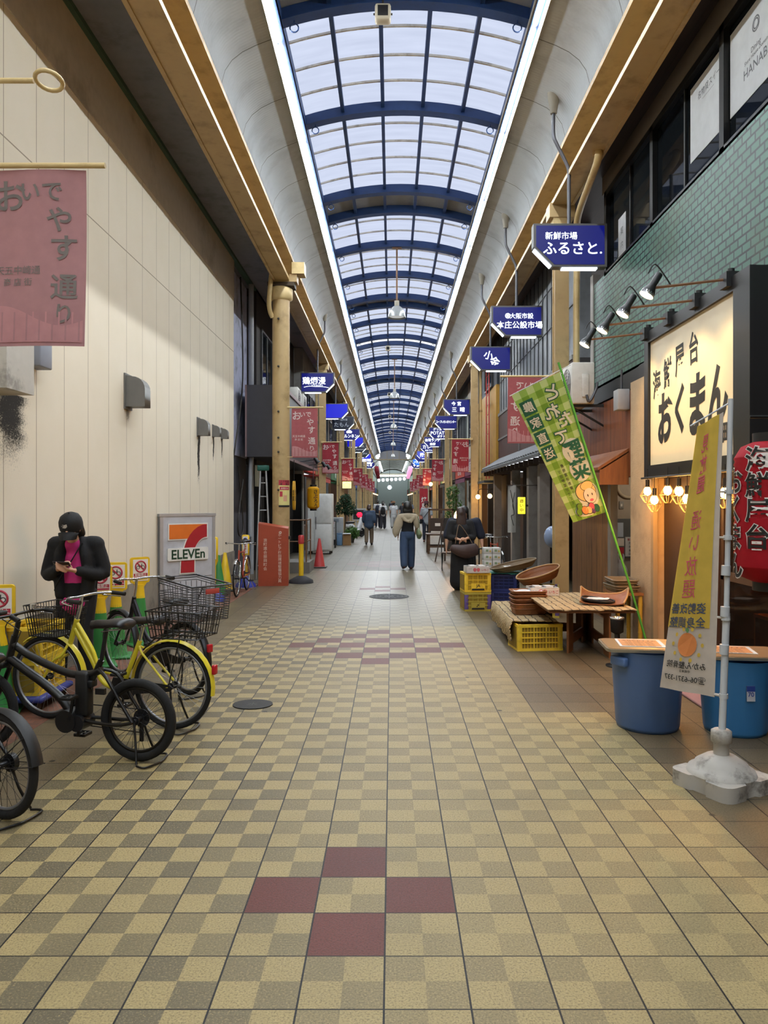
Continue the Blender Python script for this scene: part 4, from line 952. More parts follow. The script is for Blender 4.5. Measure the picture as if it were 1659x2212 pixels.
# --- front wheel of one more bicycle at the left edge
# ------------------------------------------------------------------ people
def solid(parts, voxel, m_, name, parent, smooth=2, extra=None):
    """one continuous skin: the tapered limbs are fused by a voxel remesh and smoothed"""
    b = MB()
    for pts, rad in parts: limb(b, pts, rad, m_)
    o = b.build(name)
    md = o.modifiers.new('fuse', 'REMESH'); md.mode = 'VOXEL'; md.voxel_size = voxel; md.use_smooth_shade = True
    if smooth: sm = o.modifiers.new('smooth', 'SMOOTH'); sm.iterations = smooth; sm.factor = .5
    dg = bpy.context.evaluated_depsgraph_get(); dg.update()
    me = bpy.data.meshes.new_from_object(o.evaluated_get(dg)); old = o.data; bpy.data.objects.remove(o); bpy.data.meshes.remove(old)
    me.materials.clear(); me.materials.append(m_); me.polygons.foreach_set('use_smooth', [True]*len(me.polygons))
    q = bpy.data.objects.new(name, me); COL.objects.link(q); q.parent = parent; return q
def limb(b, pts, rad, m_, n=14):
    """closed tapered limb through pts; rad per point is r or (side, depth)"""
    P = [Vector(p) for p in pts]; Rr = [(r, r) if not isinstance(r, tuple) else r for r in rad]
    if len(P) > 2:
        Q = []; RQ = []
        for i in range(len(P)-1):
            a, c, d, e = P[max(i-1, 0)], P[i], P[i+1], P[min(i+2, len(P)-1)]
            for k in range(4):
                t = k/4; Q.append(.5*((2*c)+(d-a)*t+(2*a-5*c+4*d-e)*t*t+(3*c-a-3*d+e)*t**3)); s = t*t*(3-2*t); RQ.append(tuple(Rr[i][j]*(1-s)+Rr[i+1][j]*s for j in (0, 1)))
        Q.append(P[-1]); RQ.append(Rr[-1]); P, Rr = Q, RQ
    N = len(P); v = []; rings = 0; f = []
    def ring(c, x, y, rx, ry):
        for k in range(n): v.append(tuple(c+x*(rx*math.cos(2*PI*k/n))+y*(ry*math.sin(2*PI*k/n))))
    def basis(i):
        t = (P[min(i+1, N-1)]-P[max(i-1, 0)]).normalized(); x = Vector((1, 0, 0))
        if abs(t.x) > .8: x = Vector((0, 1, 0))
        x = (x-t*x.dot(t)).normalized(); return t, x, t.cross(x)
    seq = []
    t, x, y = basis(0)
    for a in (1.35, .9, .45): seq.append((P[0]-t*(min(Rr[0])*math.sin(a)), x, y, Rr[0][0]*math.cos(a), Rr[0][1]*math.cos(a)))
    for i in range(N): t, x, y = basis(i); seq.append((P[i], x, y)+tuple(Rr[i]))
    for a in (.45, .9, 1.35): seq.append((P[-1]+t*(min(Rr[-1])*math.sin(a)), x, y, Rr[-1][0]*math.cos(a), Rr[-1][1]*math.cos(a)))
    for q in seq: ring(*q)
    for i in range(len(seq)-1):
        for k in range(n): f.append((i*n+k, i*n+(k+1) % n, (i+1)*n+(k+1) % n, (i+1)*n+k))
    f += [tuple(range(n-1, -1, -1)), tuple(range((len(seq)-1)*n, len(seq)*n))]
    b.add(v, f, m_, None, True)
SKIN = mat('skin', 'c99a7e', .55, var=.05); HAIRK = mat('black_hair', '15120f', .45, bump=.5, bscale=200); HAIRB = mat('dark_brown_hair', '2e1c16', .4, bump=.5, bscale=200)
def pose(st=0.0, arms=None, lean=0.0, wid=1.0):
    """joint table for a figure 1.70 m tall facing +Y; st = half stride"""
    J = dict(hipL=(-.09, 0, .90), hipR=(.09, 0, .90), pel=(0, 0, .94), waist=(0, lean*.2, 1.08), chest=(0, lean*.6, 1.27), neck=(0, lean, 1.44), head=(0, lean+.03, 1.58))
    for s, k in ((-1, 'L'), (1, 'R')):
        d = st*s
        J['kne'+k] = (s*.10, d*.55+.03, .49 if d >= 0 else .50); J['ank'+k] = (s*.10, d-.0, .09 if d >= 0 else .13); J['toe'+k] = (s*.115, d+.16, .035 if d >= 0 else .04)
        J['sho'+k] = (s*.175*wid, lean, 1.385); J['elb'+k] = (s*.225*wid, lean-d*.35-.02, 1.10); J['wri'+k] = (s*.235*wid, lean-d*.6+.06, .87)
    if arms: J.update(arms)
    return J
def body_parts(J, fat=1.0, fingers=True):
    P = []; v = lambda k: Vector(J[k])
    P.append(([v('pel')-Vector((0, 0, .06)), v('pel'), v('waist'), v('chest'), v('neck')-Vector((0, 0, .05))], [(.15*fat, .11*fat), (.155*fat, .115*fat), (.125*fat, .095*fat), (.15*fat, .105*fat), (.10, .07)]))
    P.append(([v('neck')-Vector((0, 0, .05)), v('head')-Vector((0, .01, .07))], [.056, .052]))
    h = v('head'); up = (h-v('neck')).normalized()
    P.append(([h-up*.085+Vector((0, .035, 0)), h-up*.02+Vector((0, .012, 0)), h+up*.045], [(.042, .045), (.066, .085), (.072, .088)]))
    P.append(([h+Vector((0, .085, -.005)), h+Vector((0, .108, -.03))], [.010, .015]))
    for s in (-1, 1): P.append(([h+Vector((s*.072, -.005, -.025)), h+Vector((s*.074, -.008, .015))], [(.008, .014), (.008, .018)]))
    for s, k in ((-1, 'L'), (1, 'R')):
        P.append(([v('hip'+k), v('kne'+k), (v('kne'+k)*.6+v('ank'+k)*.4)+Vector((0, -.02, 0)), v('ank'+k)], [.085*fat, .055*fat, .052*fat, .036]))
        P.append(([v('ank'+k)+Vector((0, -.03, -.03)), v('toe'+k)], [(.034, .032), (.036, .022)]))
        P.append(([v('sho'+k)*.8+v('chest')*.2, v('sho'+k)], [.06, .052*fat])); P.append(([v('sho'+k), v('elb'+k), v('elb'+k).lerp(v('wri'+k), .3), v('wri'+k)], [.048*fat, .037*fat, .037*fat, .024]))
        d = (v('wri'+k)-v('elb'+k)).normalized(); w = v('wri'+k)
        if 'hand'+k in J: P += J['hand'+k]; continue
        side = d.cross(Vector((0, 1, 0)) if abs(d.y) < .8 else Vector((0, 0, 1))).normalized(); nn = d.cross(side)
        P.append(([w, w+d*.05, w+d*.085], [(.018, .022), (.014, .034), (.012, .036)]))
        if fingers:
            fw = Vector((0, 1, 0)); fw = (fw-d*fw.dot(d)).normalized(); inn = Vector((-s, 0, 0))
            for q, L_ in ((.030, .075), (.010, .085), (-.010, .078), (-.029, .062)):
                a = w+d*.085+fw*q; P.append(([a, a+d*L_*.5+inn*.004, a+d*L_+inn*.02], [.0085, .008, .0065]))
            a = w+d*.03+fw*.03; P.append(([a, a+d*.035+fw*.016+inn*.01, a+d*.065+fw*.012+inn*.018], [.010, .009, .007]))
    return P
def person(label, x, y, rz, J, h, body_v=.014, fat=1.0, fingers=True, skin=None):
    t = thing('person', label, 'person', (x, y, 0), rz); t.scale = (h/1.70,)*3
    solid(body_parts(J, fat, fingers), body_v, skin or SKIN, 'body', t, 2); return t
def top(t, J, m_, vx=.016, pad=.022, sleeve=1.0, hem=.90, fat=1.0, nm='shirt', flare=1.0, collar=True):
    v = lambda k: Vector(J[k]); p = pad
    pel = v('pel')+Vector((0, 0, hem-.94))
    Q = [([pel, v('waist')*.5+pel*.5 if hem < .9 else v('waist'), v('chest'), v('neck')-Vector((0, 0, .055))], [(.155*fat*flare+p, .115*fat*flare+p), (.14*fat+p, .105*fat+p), (.155*fat+p, .11*fat+p), (.10+p*.4, .075+p*.4)])]
    for k in 'LR':
        a, e, w = v('sho'+k), v('elb'+k), v('wri'+k); Q.append(([v('chest').lerp(a, .6)+Vector((0, 0, .03)), a], [.065+p*.5, .055*fat+p*.7]))
        if sleeve <= 1: Q.append(([a, a.lerp(e, sleeve)], [.052*fat+p*.8, .045*fat+p]))
        else: Q.append(([a, e, e.lerp(w, sleeve-1)], [.052*fat+p*.8, .042*fat+p*.8, .032+p*.7]))
    return solid(Q, vx, m_, nm, t, 2)
def trousers(t, J, m_, vx=.016, pad=.018, wide=1.0, length=1.0, nm='trousers', fat=1.0):
    v = lambda k: Vector(J[k]); p = pad
    Q = [([v('pel')+Vector((0, 0, .07)), v('pel')-Vector((0, 0, .07))], [(.14*fat+p, .105*fat+p), (.15*fat+p, .115*fat+p)])]
    for k in 'LR': Q.append(([v('hip'+k), v('kne'+k), v('kne'+k).lerp(v('ank'+k), length)], [.088*fat+p, (.058*fat+p)*wide, (.045+p)*wide]))
    return solid(Q, vx, m_, nm, t, 2)
def shoes(t, J, m_, vx=.011, sole=None):
    for k in 'LR':
        a, to = Vector(J['ank'+k]), Vector(J['toe'+k]); solid([([a+Vector((0, -.045, -.045)), a.lerp(to, .5)+Vector((0, 0, -.015)), to], [(.042, .042), (.044, .038), (.042, .030)]), ([a+Vector((0, -.02, 0)), a+Vector((0, -.02, -.05))], [.045, .045])], vx, m_, 'shoe', t, 1)
def hair(t, J, m_, back=0.0, vx=.012, vol=1.0, fringe=True, extra=None):
    h = Vector(J['head']); up = (h-Vector(J['neck'])).normalized()
    Q = [([h+up*.01+Vector((0, -.025, 0)), h+up*.055+Vector((0, -.004, 0))], [(.088*vol, .098*vol), (.084*vol, .096*vol)]), ([h+up*.05+Vector((0, -.05, 0)), h-up*.05+Vector((0, -.055, 0))], [(.082*vol, .06*vol), (.078*vol, .05)])]
    if back: Q.append(([h+Vector((0, -.06, .02)), h+Vector((0, -.085, -back*.5)), h+Vector((0, -.08, -back))], [(.09*vol, .055), (.10*vol, .05), (.07*vol, .03)]))
    if extra: Q += extra
    return solid(Q, vx, m_, 'hair', t, 2)
def face(t, J):
    h = Vector(J['head'])
    for s in (-1, 1): MB().ball(h+Vector((s*.031, .082, .008)), (.012, .006, .007), M_ink, n=10, k=6).build('eye', t)
    MB().ball(h+Vector((0, .082, -.065)), (.022, .008, .006), mat('lips', 'a8685c', .5), n=10, k=6).build('mouth', t)
blackc = mat('black_fabric', '0c0c0f', .85, bump=.4, bscale=40); navyc = mat('navy_fabric', '1b2030', .85, bump=.4, bscale=40); denim = mat('blue_denim', '384a66', .85, bump=.4, bscale=120, var=.2); whitec = mat('white_fabric', 'c4c6c8', .85, bump=.3, bscale=40); greyc = mat('grey_fabric', '9aa0a6', .85, bump=.3, bscale=40); khaki = mat('khaki_fabric', '6f6150', .85, bump=.3, bscale=40); slate = mat('slate_blue_fabric', '33455c', .85, bump=.3, bscale=40); shoek = mat('dark_shoe', '1a1718', .6); shoeb = mat('brown_shoe', '4a2d22', .6)

# --- the person looking at a phone by the cream wall
def fingers_around(w, d, across, curl, n=4, L=.072):
    """palm and five fingers from wrist w along d; across = thumb side, curl = towards the palm's inside"""
    w, d, across, curl = Vector(w), Vector(d).normalized(), Vector(across).normalized(), Vector(curl).normalized(); Q = [([w-d*.02, w+d*.04, w+d*.08], [(.022, .022), (.032, .016), (.036, .013)])]
    for q, k in ((.028, .92), (.009, 1.0), (-.010, .95), (-.028, .78)):
        a = w+d*.082+across*q; Q.append(([a, a+d*L*.45*k+curl*.012, a+d*L*.75*k+curl*.035, a+d*L*.8*k+curl*.055], [.0088, .0084, .0078, .0068]))
    a = w+d*.035+across*.03; Q.append(([a, a+d*.03+across*.022+curl*.008, a+d*.06+across*.020+curl*.020], [.0108, .0096, .0078])); return Q
J = pose(0.0, None, .03)
J.update(neck=(0, .06, 1.43), head=(0, .125, 1.535), chest=(0, .0, 1.27), shoL=(-.185, .02, 1.375), shoR=(.185, .02, 1.375), elbL=(-.265, .03, 1.10), elbR=(.265, .03, 1.10), wriL=(-.075, .235, 1.145), wriR=(.085, .225, 1.16),
         kneL=(-.10, .05, .49), ankL=(-.12, .03, .09), toeL=(-.15, .18, .035), kneR=(.13, .04, .49), ankR=(.16, .0, .09), toeR=(.20, .15, .035))
J['handL'] = fingers_around((-.075, .235, 1.145), (.75, .55, .20), (0, -.1, 1), (.3, .6, .5)); J['handR'] = fingers_around((.085, .225, 1.16), (-.62, .45, .55), (-.4, -.2, .4), (-.5, .2, -.5))
t = person('person in a black cap and jacket over a bright pink top, bent over a phone', -2.92, 6.96, PI+.02, J, 1.64, .0075)
top(t, J, mat('bright_pink_fabric', 'c9337f', .85, bump=.4, bscale=30), .012, .010, .12, .83, 1.0, 'shirt', 1.14)
v = lambda k: Vector(J[k]); Q = []
for s, k in ((-1, 'L'), (1, 'R')):
    Q.append(([(s*.115, .05, .90), (s*.135, .045, 1.10), (s*.12, .06, 1.28), (s*.075, .045, 1.42)], [(.062, .105), (.060, .10), (.062, .10), (.04, .06)]))
    Q.append(([v('sho'+k)*.7+v('chest')*.3+Vector((0, 0, .03)), v('sho'+k)], [.088, .086])); Q.append(([v('sho'+k), v('elb'+k), v('elb'+k).lerp(v('wri'+k), .85)], [.078, .066, .048]))
Q.append(([(0, -.075, .90), (0, -.085, 1.1), (0, -.07, 1.28), (0, -.01, 1.42)], [(.17, .05), (.17, .05), (.18, .06), (.09, .05)]))
solid(Q, .012, blackc, 'jacket', t, 2)
trousers(t, J, blackc, .013, .014, 1.0); shoes(t, J, shoek)
h = v('head'); up = Vector((0, .42, .91)).normalized(); fw = Vector((0, .91, -.42)); K = frame(h+up*.025, (1, 0, 0), fw)
capm = mat('black_cap_twill', '0c0c0e', .75, bump=.4, bscale=150)
b = MB(); prof = [(.104, -.02), (.107, .02), (.103, .06), (.085, .10), (.05, .125), (.0, .133)]
b.lathe(prof, capm, K, 28, True, False, 1.0, 1.08); b.ball((0, 0, .134), .009, capm, K, 8, 6); cap = b.build('cap', t)
rows = []
for i in range(6):
    q = i/5; rows.append([((.098-.018*q*q)*math.sin(a)*1.0, .065+(.045+.085*q)*math.cos(a)**.8, -.005-.045*q*q-.03*math.sin(a)**2) for a in [(-1+2*k/12)*1.25 for k in range(13)]])
b = MB(); b.sheet(rows, .006, capm, K); b.build('brim', cap)
b = MB(); fnl = lambda x, z: tuple(K @ Vector((math.sin(x/.106)*.1085, math.cos(x/.106)*.1165, z)))
for r0, r1 in ((.012, .019), (.022, .029), (.032, .038)):
    P = [(-.034-(-r*math.cos(a)) if False else .030-r*math.cos(a), .035+r*math.sin(a)) for r, seq in ((r1, range(9)), (r0, range(8, -1, -1))) for a in [PI/2*k/8 for k in seq]]
    b.add([fnl(-p[0]+.018, p[1]) for p in P], [tuple(range(len(P)))], M_card)
textf(b, 'THE', .013, M_card, fnl, .022, .064, .01, mirror=True); textf(b, 'NORTH', .013, M_card, fnl, .022, .050, .01, mirror=True); textf(b, 'FACE', .013, M_card, fnl, .022, .036, .01, mirror=True); b.build('emblem', cap)
hair(t, J, HAIRK, .10, .010, .98)
MB().cbox((0, 0, 0), (.15, .075, .009), mat('phone_black', '1b1420', .3), frame((.015, .315, 1.215), (1, 0, .05), (0, -.7, -.5)), .003).build('phone', None).parent = t
MB().tube(smooth_path([(-.10, .13, 1.40), (-.02, .155, 1.25), (.12, .15, 1.03), (.17, .10, .95)], 6), .013, blackc, 6, flat=.5).build('bag_strap', t)

# --- the woman in jeans with a cream hoodie over the shoulders
J = pose(.16, {'wriR': (.20, .12, .90), 'elbR': (.25, .0, 1.12)})
t = person('woman walking away in blue jeans and a cream hood, green shoulder bag', .40, 18.8, .05, J, 1.66, .014)
top(t, J, blackc, .015, .016, .3, .98); trousers(t, J, denim, .015, .022, 1.35); shoes(t, J, shoeb)
hair(t, J, HAIRK, .16, .014, 1.35)
cream = cloth('cream_fabric', 'b8aa92', .1)
Q = [([(-.20, -.02, 1.36), (0, -.10, 1.36), (.20, -.02, 1.36)], [(.06, .07), (.05, .09), (.06, .07)]), ([(-.19, -.05, 1.36), (-.24, -.07, 1.18), (-.30, -.08, .98), (-.32, -.06, .84)], [(.08, .06), (.12, .05), (.10, .04), (.03, .02)]), ([(.19, -.05, 1.36), (.22, -.06, 1.2), (.24, -.05, 1.08)], [(.07, .07), (.08, .06), (.05, .04)]), ([(-.12, -.10, 1.34), (.02, -.125, 1.22), (.13, -.10, 1.33)], [(.05, .04), (.07, .03), (.05, .04)])]
solid(Q, .014, cream, 'hoodie', t, 3)
solid([([(.27, -.08, .98), (.29, -.08, .90), (.29, -.08, .84)], [(.06, .12), (.08, .15), (.06, .12)]), ([(.25, -.10, 1.36), (.29, -.12, 1.2), (.29, -.10, 1.0)], [.012, .012, .012])], .012, mat('olive_green_leather', '6c7a58', .6), 'shoulder_bag', t, 2)
# --- blue shirt, khaki trousers
J = pose(.14); t = person('person walking away in a slate blue shirt and khaki trousers', -.87, 28.8, -.05, J, 1.55, .018)
top(t, J, slate, .018, .05, 1.45, .84, 1.08); trousers(t, J, khaki, .018, .022, 1.15, .9); shoes(t, J, shoek); hair(t, J, HAIRB, .07, .015)
MB().tube([(-.20, -.0, 1.05), (0, -.17, 1.05), (.20, 0, 1.05)], .012, navyc, 6).build('belt', t)
solid([([(.24, -.0, .80), (.24, .02, .66)], [(.03, .09), (.03, .11)])], .014, whitec, 'paper_bag', t, 1)
# --- walking towards us: grey polo shirt and red-brown hat
J = pose(.15); t = person('man in a grey polo shirt and dark red hat walking towards the camera', 1.45, 31.3, PI, J, 1.66, .018)
top(t, J, greyc, .017, .028, .75, .84); trousers(t, J, navyc, .017, .016, 1.0, .9); shoes(t, J, shoeb); hair(t, J, HAIRK, .08, .014, 1.05); face(t, J)
h = Vector(J['head']); MB().lathe([(.125, .05), (.11, .055), (.105, .07), (.10, .13), (.07, .16), (0, .165)], mat('dark_red_felt', '471a22', .8), tr(h), 20).build('hat', t)
MB().tube(smooth_path([(-.16, .08, 1.40), (0, .155, 1.2), (.2, .13, .95)], 5), .018, blackc, 6, flat=.4).build('bag_strap', t); solid([([(.23, .06, .92), (.24, .06, .82)], [(.06, .10), (.06, .10)])], .014, blackc, 'shoulder_bag', t, 1)
# --- two women in black embracing by the crates
J = pose(0.0, {'elbL': (-.25, -.06, 1.12), 'wriL': (-.065, -.235, 1.06), 'elbR': (.25, -.06, 1.12), 'wriR': (.06, -.24, 1.075), 'kneL': (-.07, .02, .49), 'ankL': (-.07, 0, .09), 'toeL': (-.08, .16, .035), 'kneR': (.07, .02, .49), 'ankR': (.07, 0, .09), 'toeR': (.08, .16, .035)}, 0, 1.05)
J['handL'] = fingers_around((-.065, -.235, 1.06), (.95, -.25, .0), (0, -.3, 1), (.2, .4, -.9)); J['handR'] = fingers_around((.06, -.24, 1.075), (-.9, -.35, -.25), (0, -.3, .9), (-.2, .4, -.9))
t = person('woman with long dark hair and a brown bag, back turned, hands clasped behind her', 1.34, 14.5, .05, J, 1.58, .011, 1.1)
top(t, J, blackc, .016, .03, 1.5, .86, 1.15); shoes(t, J, shoek); hair(t, J, HAIRB, .42, .014, 1.12)
solid([([(0, 0, 1.0), (0, 0, .75), (0, 0, .42), (0, .0, .17)], [(.18, .14), (.215, .17), (.225, .18), (.235, .19)])], .018, blackc, 'skirt', t, 2)
solid([([(-.20, -.25, .88), (.05, -.27, .82), (.27, -.24, .86)], [(.06, .09), (.08, .15), (.07, .13)])], .014, mat('dark_brown_leather', '3a2622', .5), 'shoulder_bag', t, 2)
MB().tube(smooth_path([(-.15, -.24, .98), (-.10, -.19, 1.25), (-.05, -.14, 1.36), (.08, -.17, 1.2), (.2, -.24, .98)], 5), .009, mat('bag_strap_tan', '6b543e', .6), 6).build('bag_strap', t)
J = pose(0.0, {'elbL': (-.36, -.02, 1.08), 'wriL': (-.38, .04, .83), 'elbR': (.36, -.02, 1.08), 'wriR': (.38, .04, .83)}, 0, 1.5)
t = person('broad person in navy facing us behind the long haired woman', 1.45, 14.98, PI, J, 1.60, .013, 1.25)
top(t, J, navyc, .017, .04, .95, .86, 1.25); shoes(t, J, shoek); hair(t, J, HAIRK, .3, .014, 1.1); face(t, J)
solid([([(0, 0, 1.0), (0, 0, .7), (0, 0, .30)], [(.2, .15), (.25, .19), (.27, .2)])], .02, blackc, 'skirt', t, 2)
# --- distant people
def far(label, x, y, rz, h, topm, legm, hairm=HAIRK, st=.12, hat=None, pack=None, sl=.6, back=.05, wide=1.1, hem=.88):
    J = pose(st); t = person(label, x, y, rz, J, h, .024, 1.0, True); top(t, J, topm, .024, .03, sl, hem); trousers(t, J, legm, .024, .024, wide, .95); shoes(t, J, shoek, .016); hair(t, J, hairm, back, .02)
    if hat: MB().lathe([(.15, .05), (.105, .06), (.10, .13), (.06, .16), (0, .162)], hat, tr(Vector(J['head'])), 16).build('hat', t)
    if pack: solid([([(0, -.19, .98), (0, -.20, 1.15), (0, -.17, 1.34)], [(.15, .08), (.16, .09), (.12, .06)])], .02, pack, 'backpack', t, 2)
    return t
far('distant man in a white T-shirt with a navy bag on his back', -.86, 46.5, .0, 1.74, whitec, navyc, pack=navyc, st=.16)
far('distant person with a dark backpack', -.52, 45.0, 0, 1.62, whitec, mat('charcoal_fabric', '2b2c33', .85), pack=blackc, wide=1.3)
far('distant person dressed in loose white with a brown cap', .12, 45.6, 0, 1.64, whitec, mat('pale_fabric', 'a9abab', .85), hat=mat('brown_felt', '6a4a30', .8), hem=.76, wide=1.4)
far('distant person in a dark patterned dress right of the white figure', .78, 52, PI, 1.58, mat('charcoal_fabric', '2b2c33', .85), navyc, hem=.6)
far('distant man in blue stripes carrying a bag near the red flag', 1.22, 50, PI, 1.68, mat('blue_grey_fabric', '5f6c82', .85), navyc)
far('far off pale figure among the lanterns, left of centre', -.75, 64, 0, 1.66, mat('pale_fabric', 'a9abab', .85), greyc)
far('far off dark figure at the centre of the street', .0, 72, PI, 1.68, navyc, blackc)
far('far off figure in black at right by the lit heart lamp', 1.35, 66, PI, 1.66, blackc, blackc)
# ------------------------------------------------------------------ right side: tiled building, windows, seafood shop
XR = 3.2
m = NT('green_tile_wall'); co = m.coords(); o_ = m.xyz(co); vec = m.comb(o_[1], o_[2], 0.0)
bk = m.n.new('ShaderNodeTexBrick'); m._set(bk.inputs['Vector'], vec); bk.inputs['Scale'].default_value = 1.0; bk.inputs['Brick Width'].default_value = .165; bk.inputs['Row Height'].default_value = .083; bk.inputs['Mortar Size'].default_value = .010; bk.inputs['Mortar Smooth'].default_value = 0; bk.inputs['Bias'].default_value = -.2
bk.inputs['Color1'].default_value = lin('44685a')+(1,); bk.inputs['Color2'].default_value = lin('375848')+(1,); bk.inputs['Mortar'].default_value = lin('060807')+(1,)
base = m.mix(m.math('MULTIPLY', m.ramp(m.noise(vec, 1.1, 4), .5, .75), .5), bk.outputs[0], lin('464e34'))
m.setp(Base_Color=base, Roughness=.42); m.bsdf.inputs['Specular IOR Level'].default_value = .2; m.bump(m.math('SUBTRACT', 1.0, bk.outputs[1]), .5, .006); M_green = m.mat
M_black = mat('black_steel', '0a0a0b', .5); M_brown = mat('dark_brown_board', '35261d', .55, bump=.2); M_stucco = mat('beige_stucco', 'b59a78', .85, bump=.8, bscale=70, dirt=('6d543c', .45, 2))
struct('wall_right', MB().box(XR, XR+.3, 3.6, 11.85, 3.45, 5.13, M_green), 'green tiled wall band above the shop on the right')
struct('trim_3', MB().box(XR-.03, XR+.3, 3.6, 11.85, 3.22, 3.45, M_black).box(XR-.02, XR+.1, 11.85, 12.0, 3.3, 5.3, mat('pale_post', '9a9690', .6)).box(XR, XR+.2, 3.6, 11.4, 6.36, 6.62, mat('tan_header', '6b5f52', .6)), 'dark lintel, pale corner post and window header of the tiled building', 'trim')
M_wglass = glass('upper_window_glass', 'aab4ba', .03, .62)
t = MB().box(XR+.06, XR+.068, 3.6, 11.3, 5.13, 6.36, M_wglass); w = tag(t.build('window_90'), 'long dark window strip above the green tiles', 'window', None, 'structure')
b = MB()
for y in (3.65, 5.4, 7.28, 9.25, 11.25): b.box(XR+.0, XR+.12, y-.05, y+.05, 5.13, 6.36, M_black)
for y in (6.3, 8.3, 10.2): b.box(XR+.04, XR+.09, y-.02, y+.02, 5.13, 6.36, M_black)
b.box(XR, XR+.12, 3.6, 11.3, 5.10, 5.16, M_black).box(XR, XR+.12, 3.6, 11.3, 6.28, 6.36, M_black).build('window_frame', w)
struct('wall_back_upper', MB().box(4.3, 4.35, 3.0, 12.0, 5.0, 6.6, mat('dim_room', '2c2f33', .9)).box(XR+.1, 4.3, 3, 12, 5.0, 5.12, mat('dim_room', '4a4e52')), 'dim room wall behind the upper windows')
def paper(nm, lab, T, w, h, m_, items, cat='poster', th=.003):
    b = MB().box(-w/2, w/2, -h/2, h/2, -th, 0, m_, T)
    for it in items: b.text(it[0], it[1], it[4] if len(it) > 4 else M_ink, T @ tr(it[2], it[3], .0015), it[5] if len(it) > 5 else .005)
    return tag(b.build(nm), lab, cat)
M_paper = mat('white_paper', 'cfd2d4', .7); M_gink = mat('grey_ink', '6d7074', .7)
paper('window_poster', 'white window poster with a round crest and a latin name above the green tiles', FR((XR+.055, 6.75, 5.80)), .92, .80, M_paper, [('Dining', .07, .05, .0, M_gink), ('HANABI', .13, .05, -.15, M_gink), ('Share House Domain', .05, .05, -.05, M_gink), ('◎', .17, .05, .20, M_gink)])
paper('window_poster', 'white window poster with one line of characters, left of the crest poster', FR((XR+.055, 7.76, 5.80)), .82, .80, M_paper, [('名物貸スイート', .09, .1, .22, M_gink), ('―――――――', .04, .05, .14, M_gink)])
paper('window_poster', 'narrow pale notice at the far end of the upper window', FR((XR+.055, 10.6, 5.45)), .34, .62, M_paper, [('案', .12, 0, .1, M_gink), ('内', .12, 0, -.1, M_gink)])
t = thing('paper_bag', 'brown paper bag on the sill inside the upper window', 'bag', (XR+.3, 8.75, 5.13))
MB().prism([(-.17, 0), (.17, 0), (.17, .36), (.06, .46), (-.10, .40), (-.17, .33)], -.12, .12, mat('kraft_paper', '9a8465', .8), FR((0, 0, 0))).build('bag', t); MB().box(-.1, .1, -.003, 0, .0, .2, mat('bag_label', 'c9bda0', .8), tr(-.125, 0, .05) @ rotz(-PI/2)).build('label', t)
t = thing('clay_pot', 'round clay pot standing inside the upper window left of the paper bag', 'pot', (XR+.3, 9.62, 5.13)); MB().lathe([(.10, 0), (.19, .1), (.21, .22), (.16, .36), (.10, .40), (.12, .43)], mat('clay', '8b7a62', .8), None, 20).build('pot', t)

# shop front under the tiles
struct('pillar', MB().box(3.02, 3.32, 8.67, 9.48, 0, 3.22, M_stucco).box(3.0, 3.05, 8.60, 8.68, 0, 2.1, mat('pillar_edge', '8f7a5c', .8)), 'beige stucco pillar between the stall and the seafood shop', 'pillar')
struct('wall_shop_front', MB().box(3.15, 3.3, 7.4, 8.67, 0, 3.22, M_brown).box(3.12, 3.3, 7.22, 7.42, 0, 3.22, mat('door_post_wood', '4a2f1f', .5)).box(3.15, 3.3, 4.2, 7.3, 2.15, 3.22, M_brown), 'dark brown boarding of the seafood shop front', 'wall')
struct('wall_shop_pier', MB().box(3.05, 3.13, 8.75, 9.25, 2.08, 3.40, mat('charcoal_board', '151416', .5)), 'charcoal board beside the big cream sign', 'wall')
M_dglass = glass('door_glass', 'cfc6b8', .02, .8)
d = tag(MB().box(3.19, 3.20, 4.2, 7.22, .25, 2.15, M_dglass).build('door_1'), 'glazed sliding doors of the seafood shop', 'door', None, 'structure')
b = MB()
for y in (4.2, 5.2, 6.15, 7.18): b.box(3.16, 3.23, y-.04, y+.04, 0, 2.15, M_brown)
b.box(3.16, 3.23, 4.2, 7.2, 0, .25, M_brown).box(3.16, 3.23, 4.2, 7.2, .98, 1.06, M_brown).build('door_frame', d)
M_warmw = mat('warm_interior_wall', '8a6a48', .8)
struct('wall_shop_inside', MB().box(5.2, 5.3, 3.5, 9.4, 0, 3.2, M_warmw).box(3.3, 5.3, 9.4, 9.48, 0, 3.2, M_warmw).box(3.3, 5.3, 3.4, 3.5, 0, 3.2, M_warmw).box(3.25, 5.3, 3.5, 9.4, 2.6, 2.7, mat('shop_ceiling', '4a3a2a', .8)), 'warm brown walls inside the seafood shop')
def lamp_light(nm, loc, col, e, r=.04, parent=None):
    L = bpy.data.lights.new(nm, 'POINT'); L.energy = e; L.color = lin(col); L.shadow_soft_size = r
    o = bpy.data.objects.new(nm, L); COL.objects.link(o); o.location = loc
    if parent: o.parent = parent
    return o
M_bulb = emit('warm_bulb', 'ffd08a', 22); M_bulb2 = emit('soft_warm_bulb', 'ffc878', 9)
t = thing('wall_lamp', 'glowing square lamp inside the seafood shop above the doors', 'lamp', (3.7, 6.9, 1.95)); MB().cbox((0, 0, 0), (.18, .18, .2), M_bulb2, None, .02).build('shade', t); MB().cyl((0, 0, .1), (0, 0, .65), .012, M_black, 6).build('stem', t); lamp_light('lamp_glow', (-.0, -.3, .1), 'ffb868', 45, .08, t)
paper('wall_poster', 'poster of a smiling face inside the seafood shop beside the red lantern', FC((4.0, 8.2, 1.75)), .55, .8, mat('poster_warm', 'd9a878', .6), [('生', .2, -.1, -.25, M_pred)], 'poster').location.x = 0
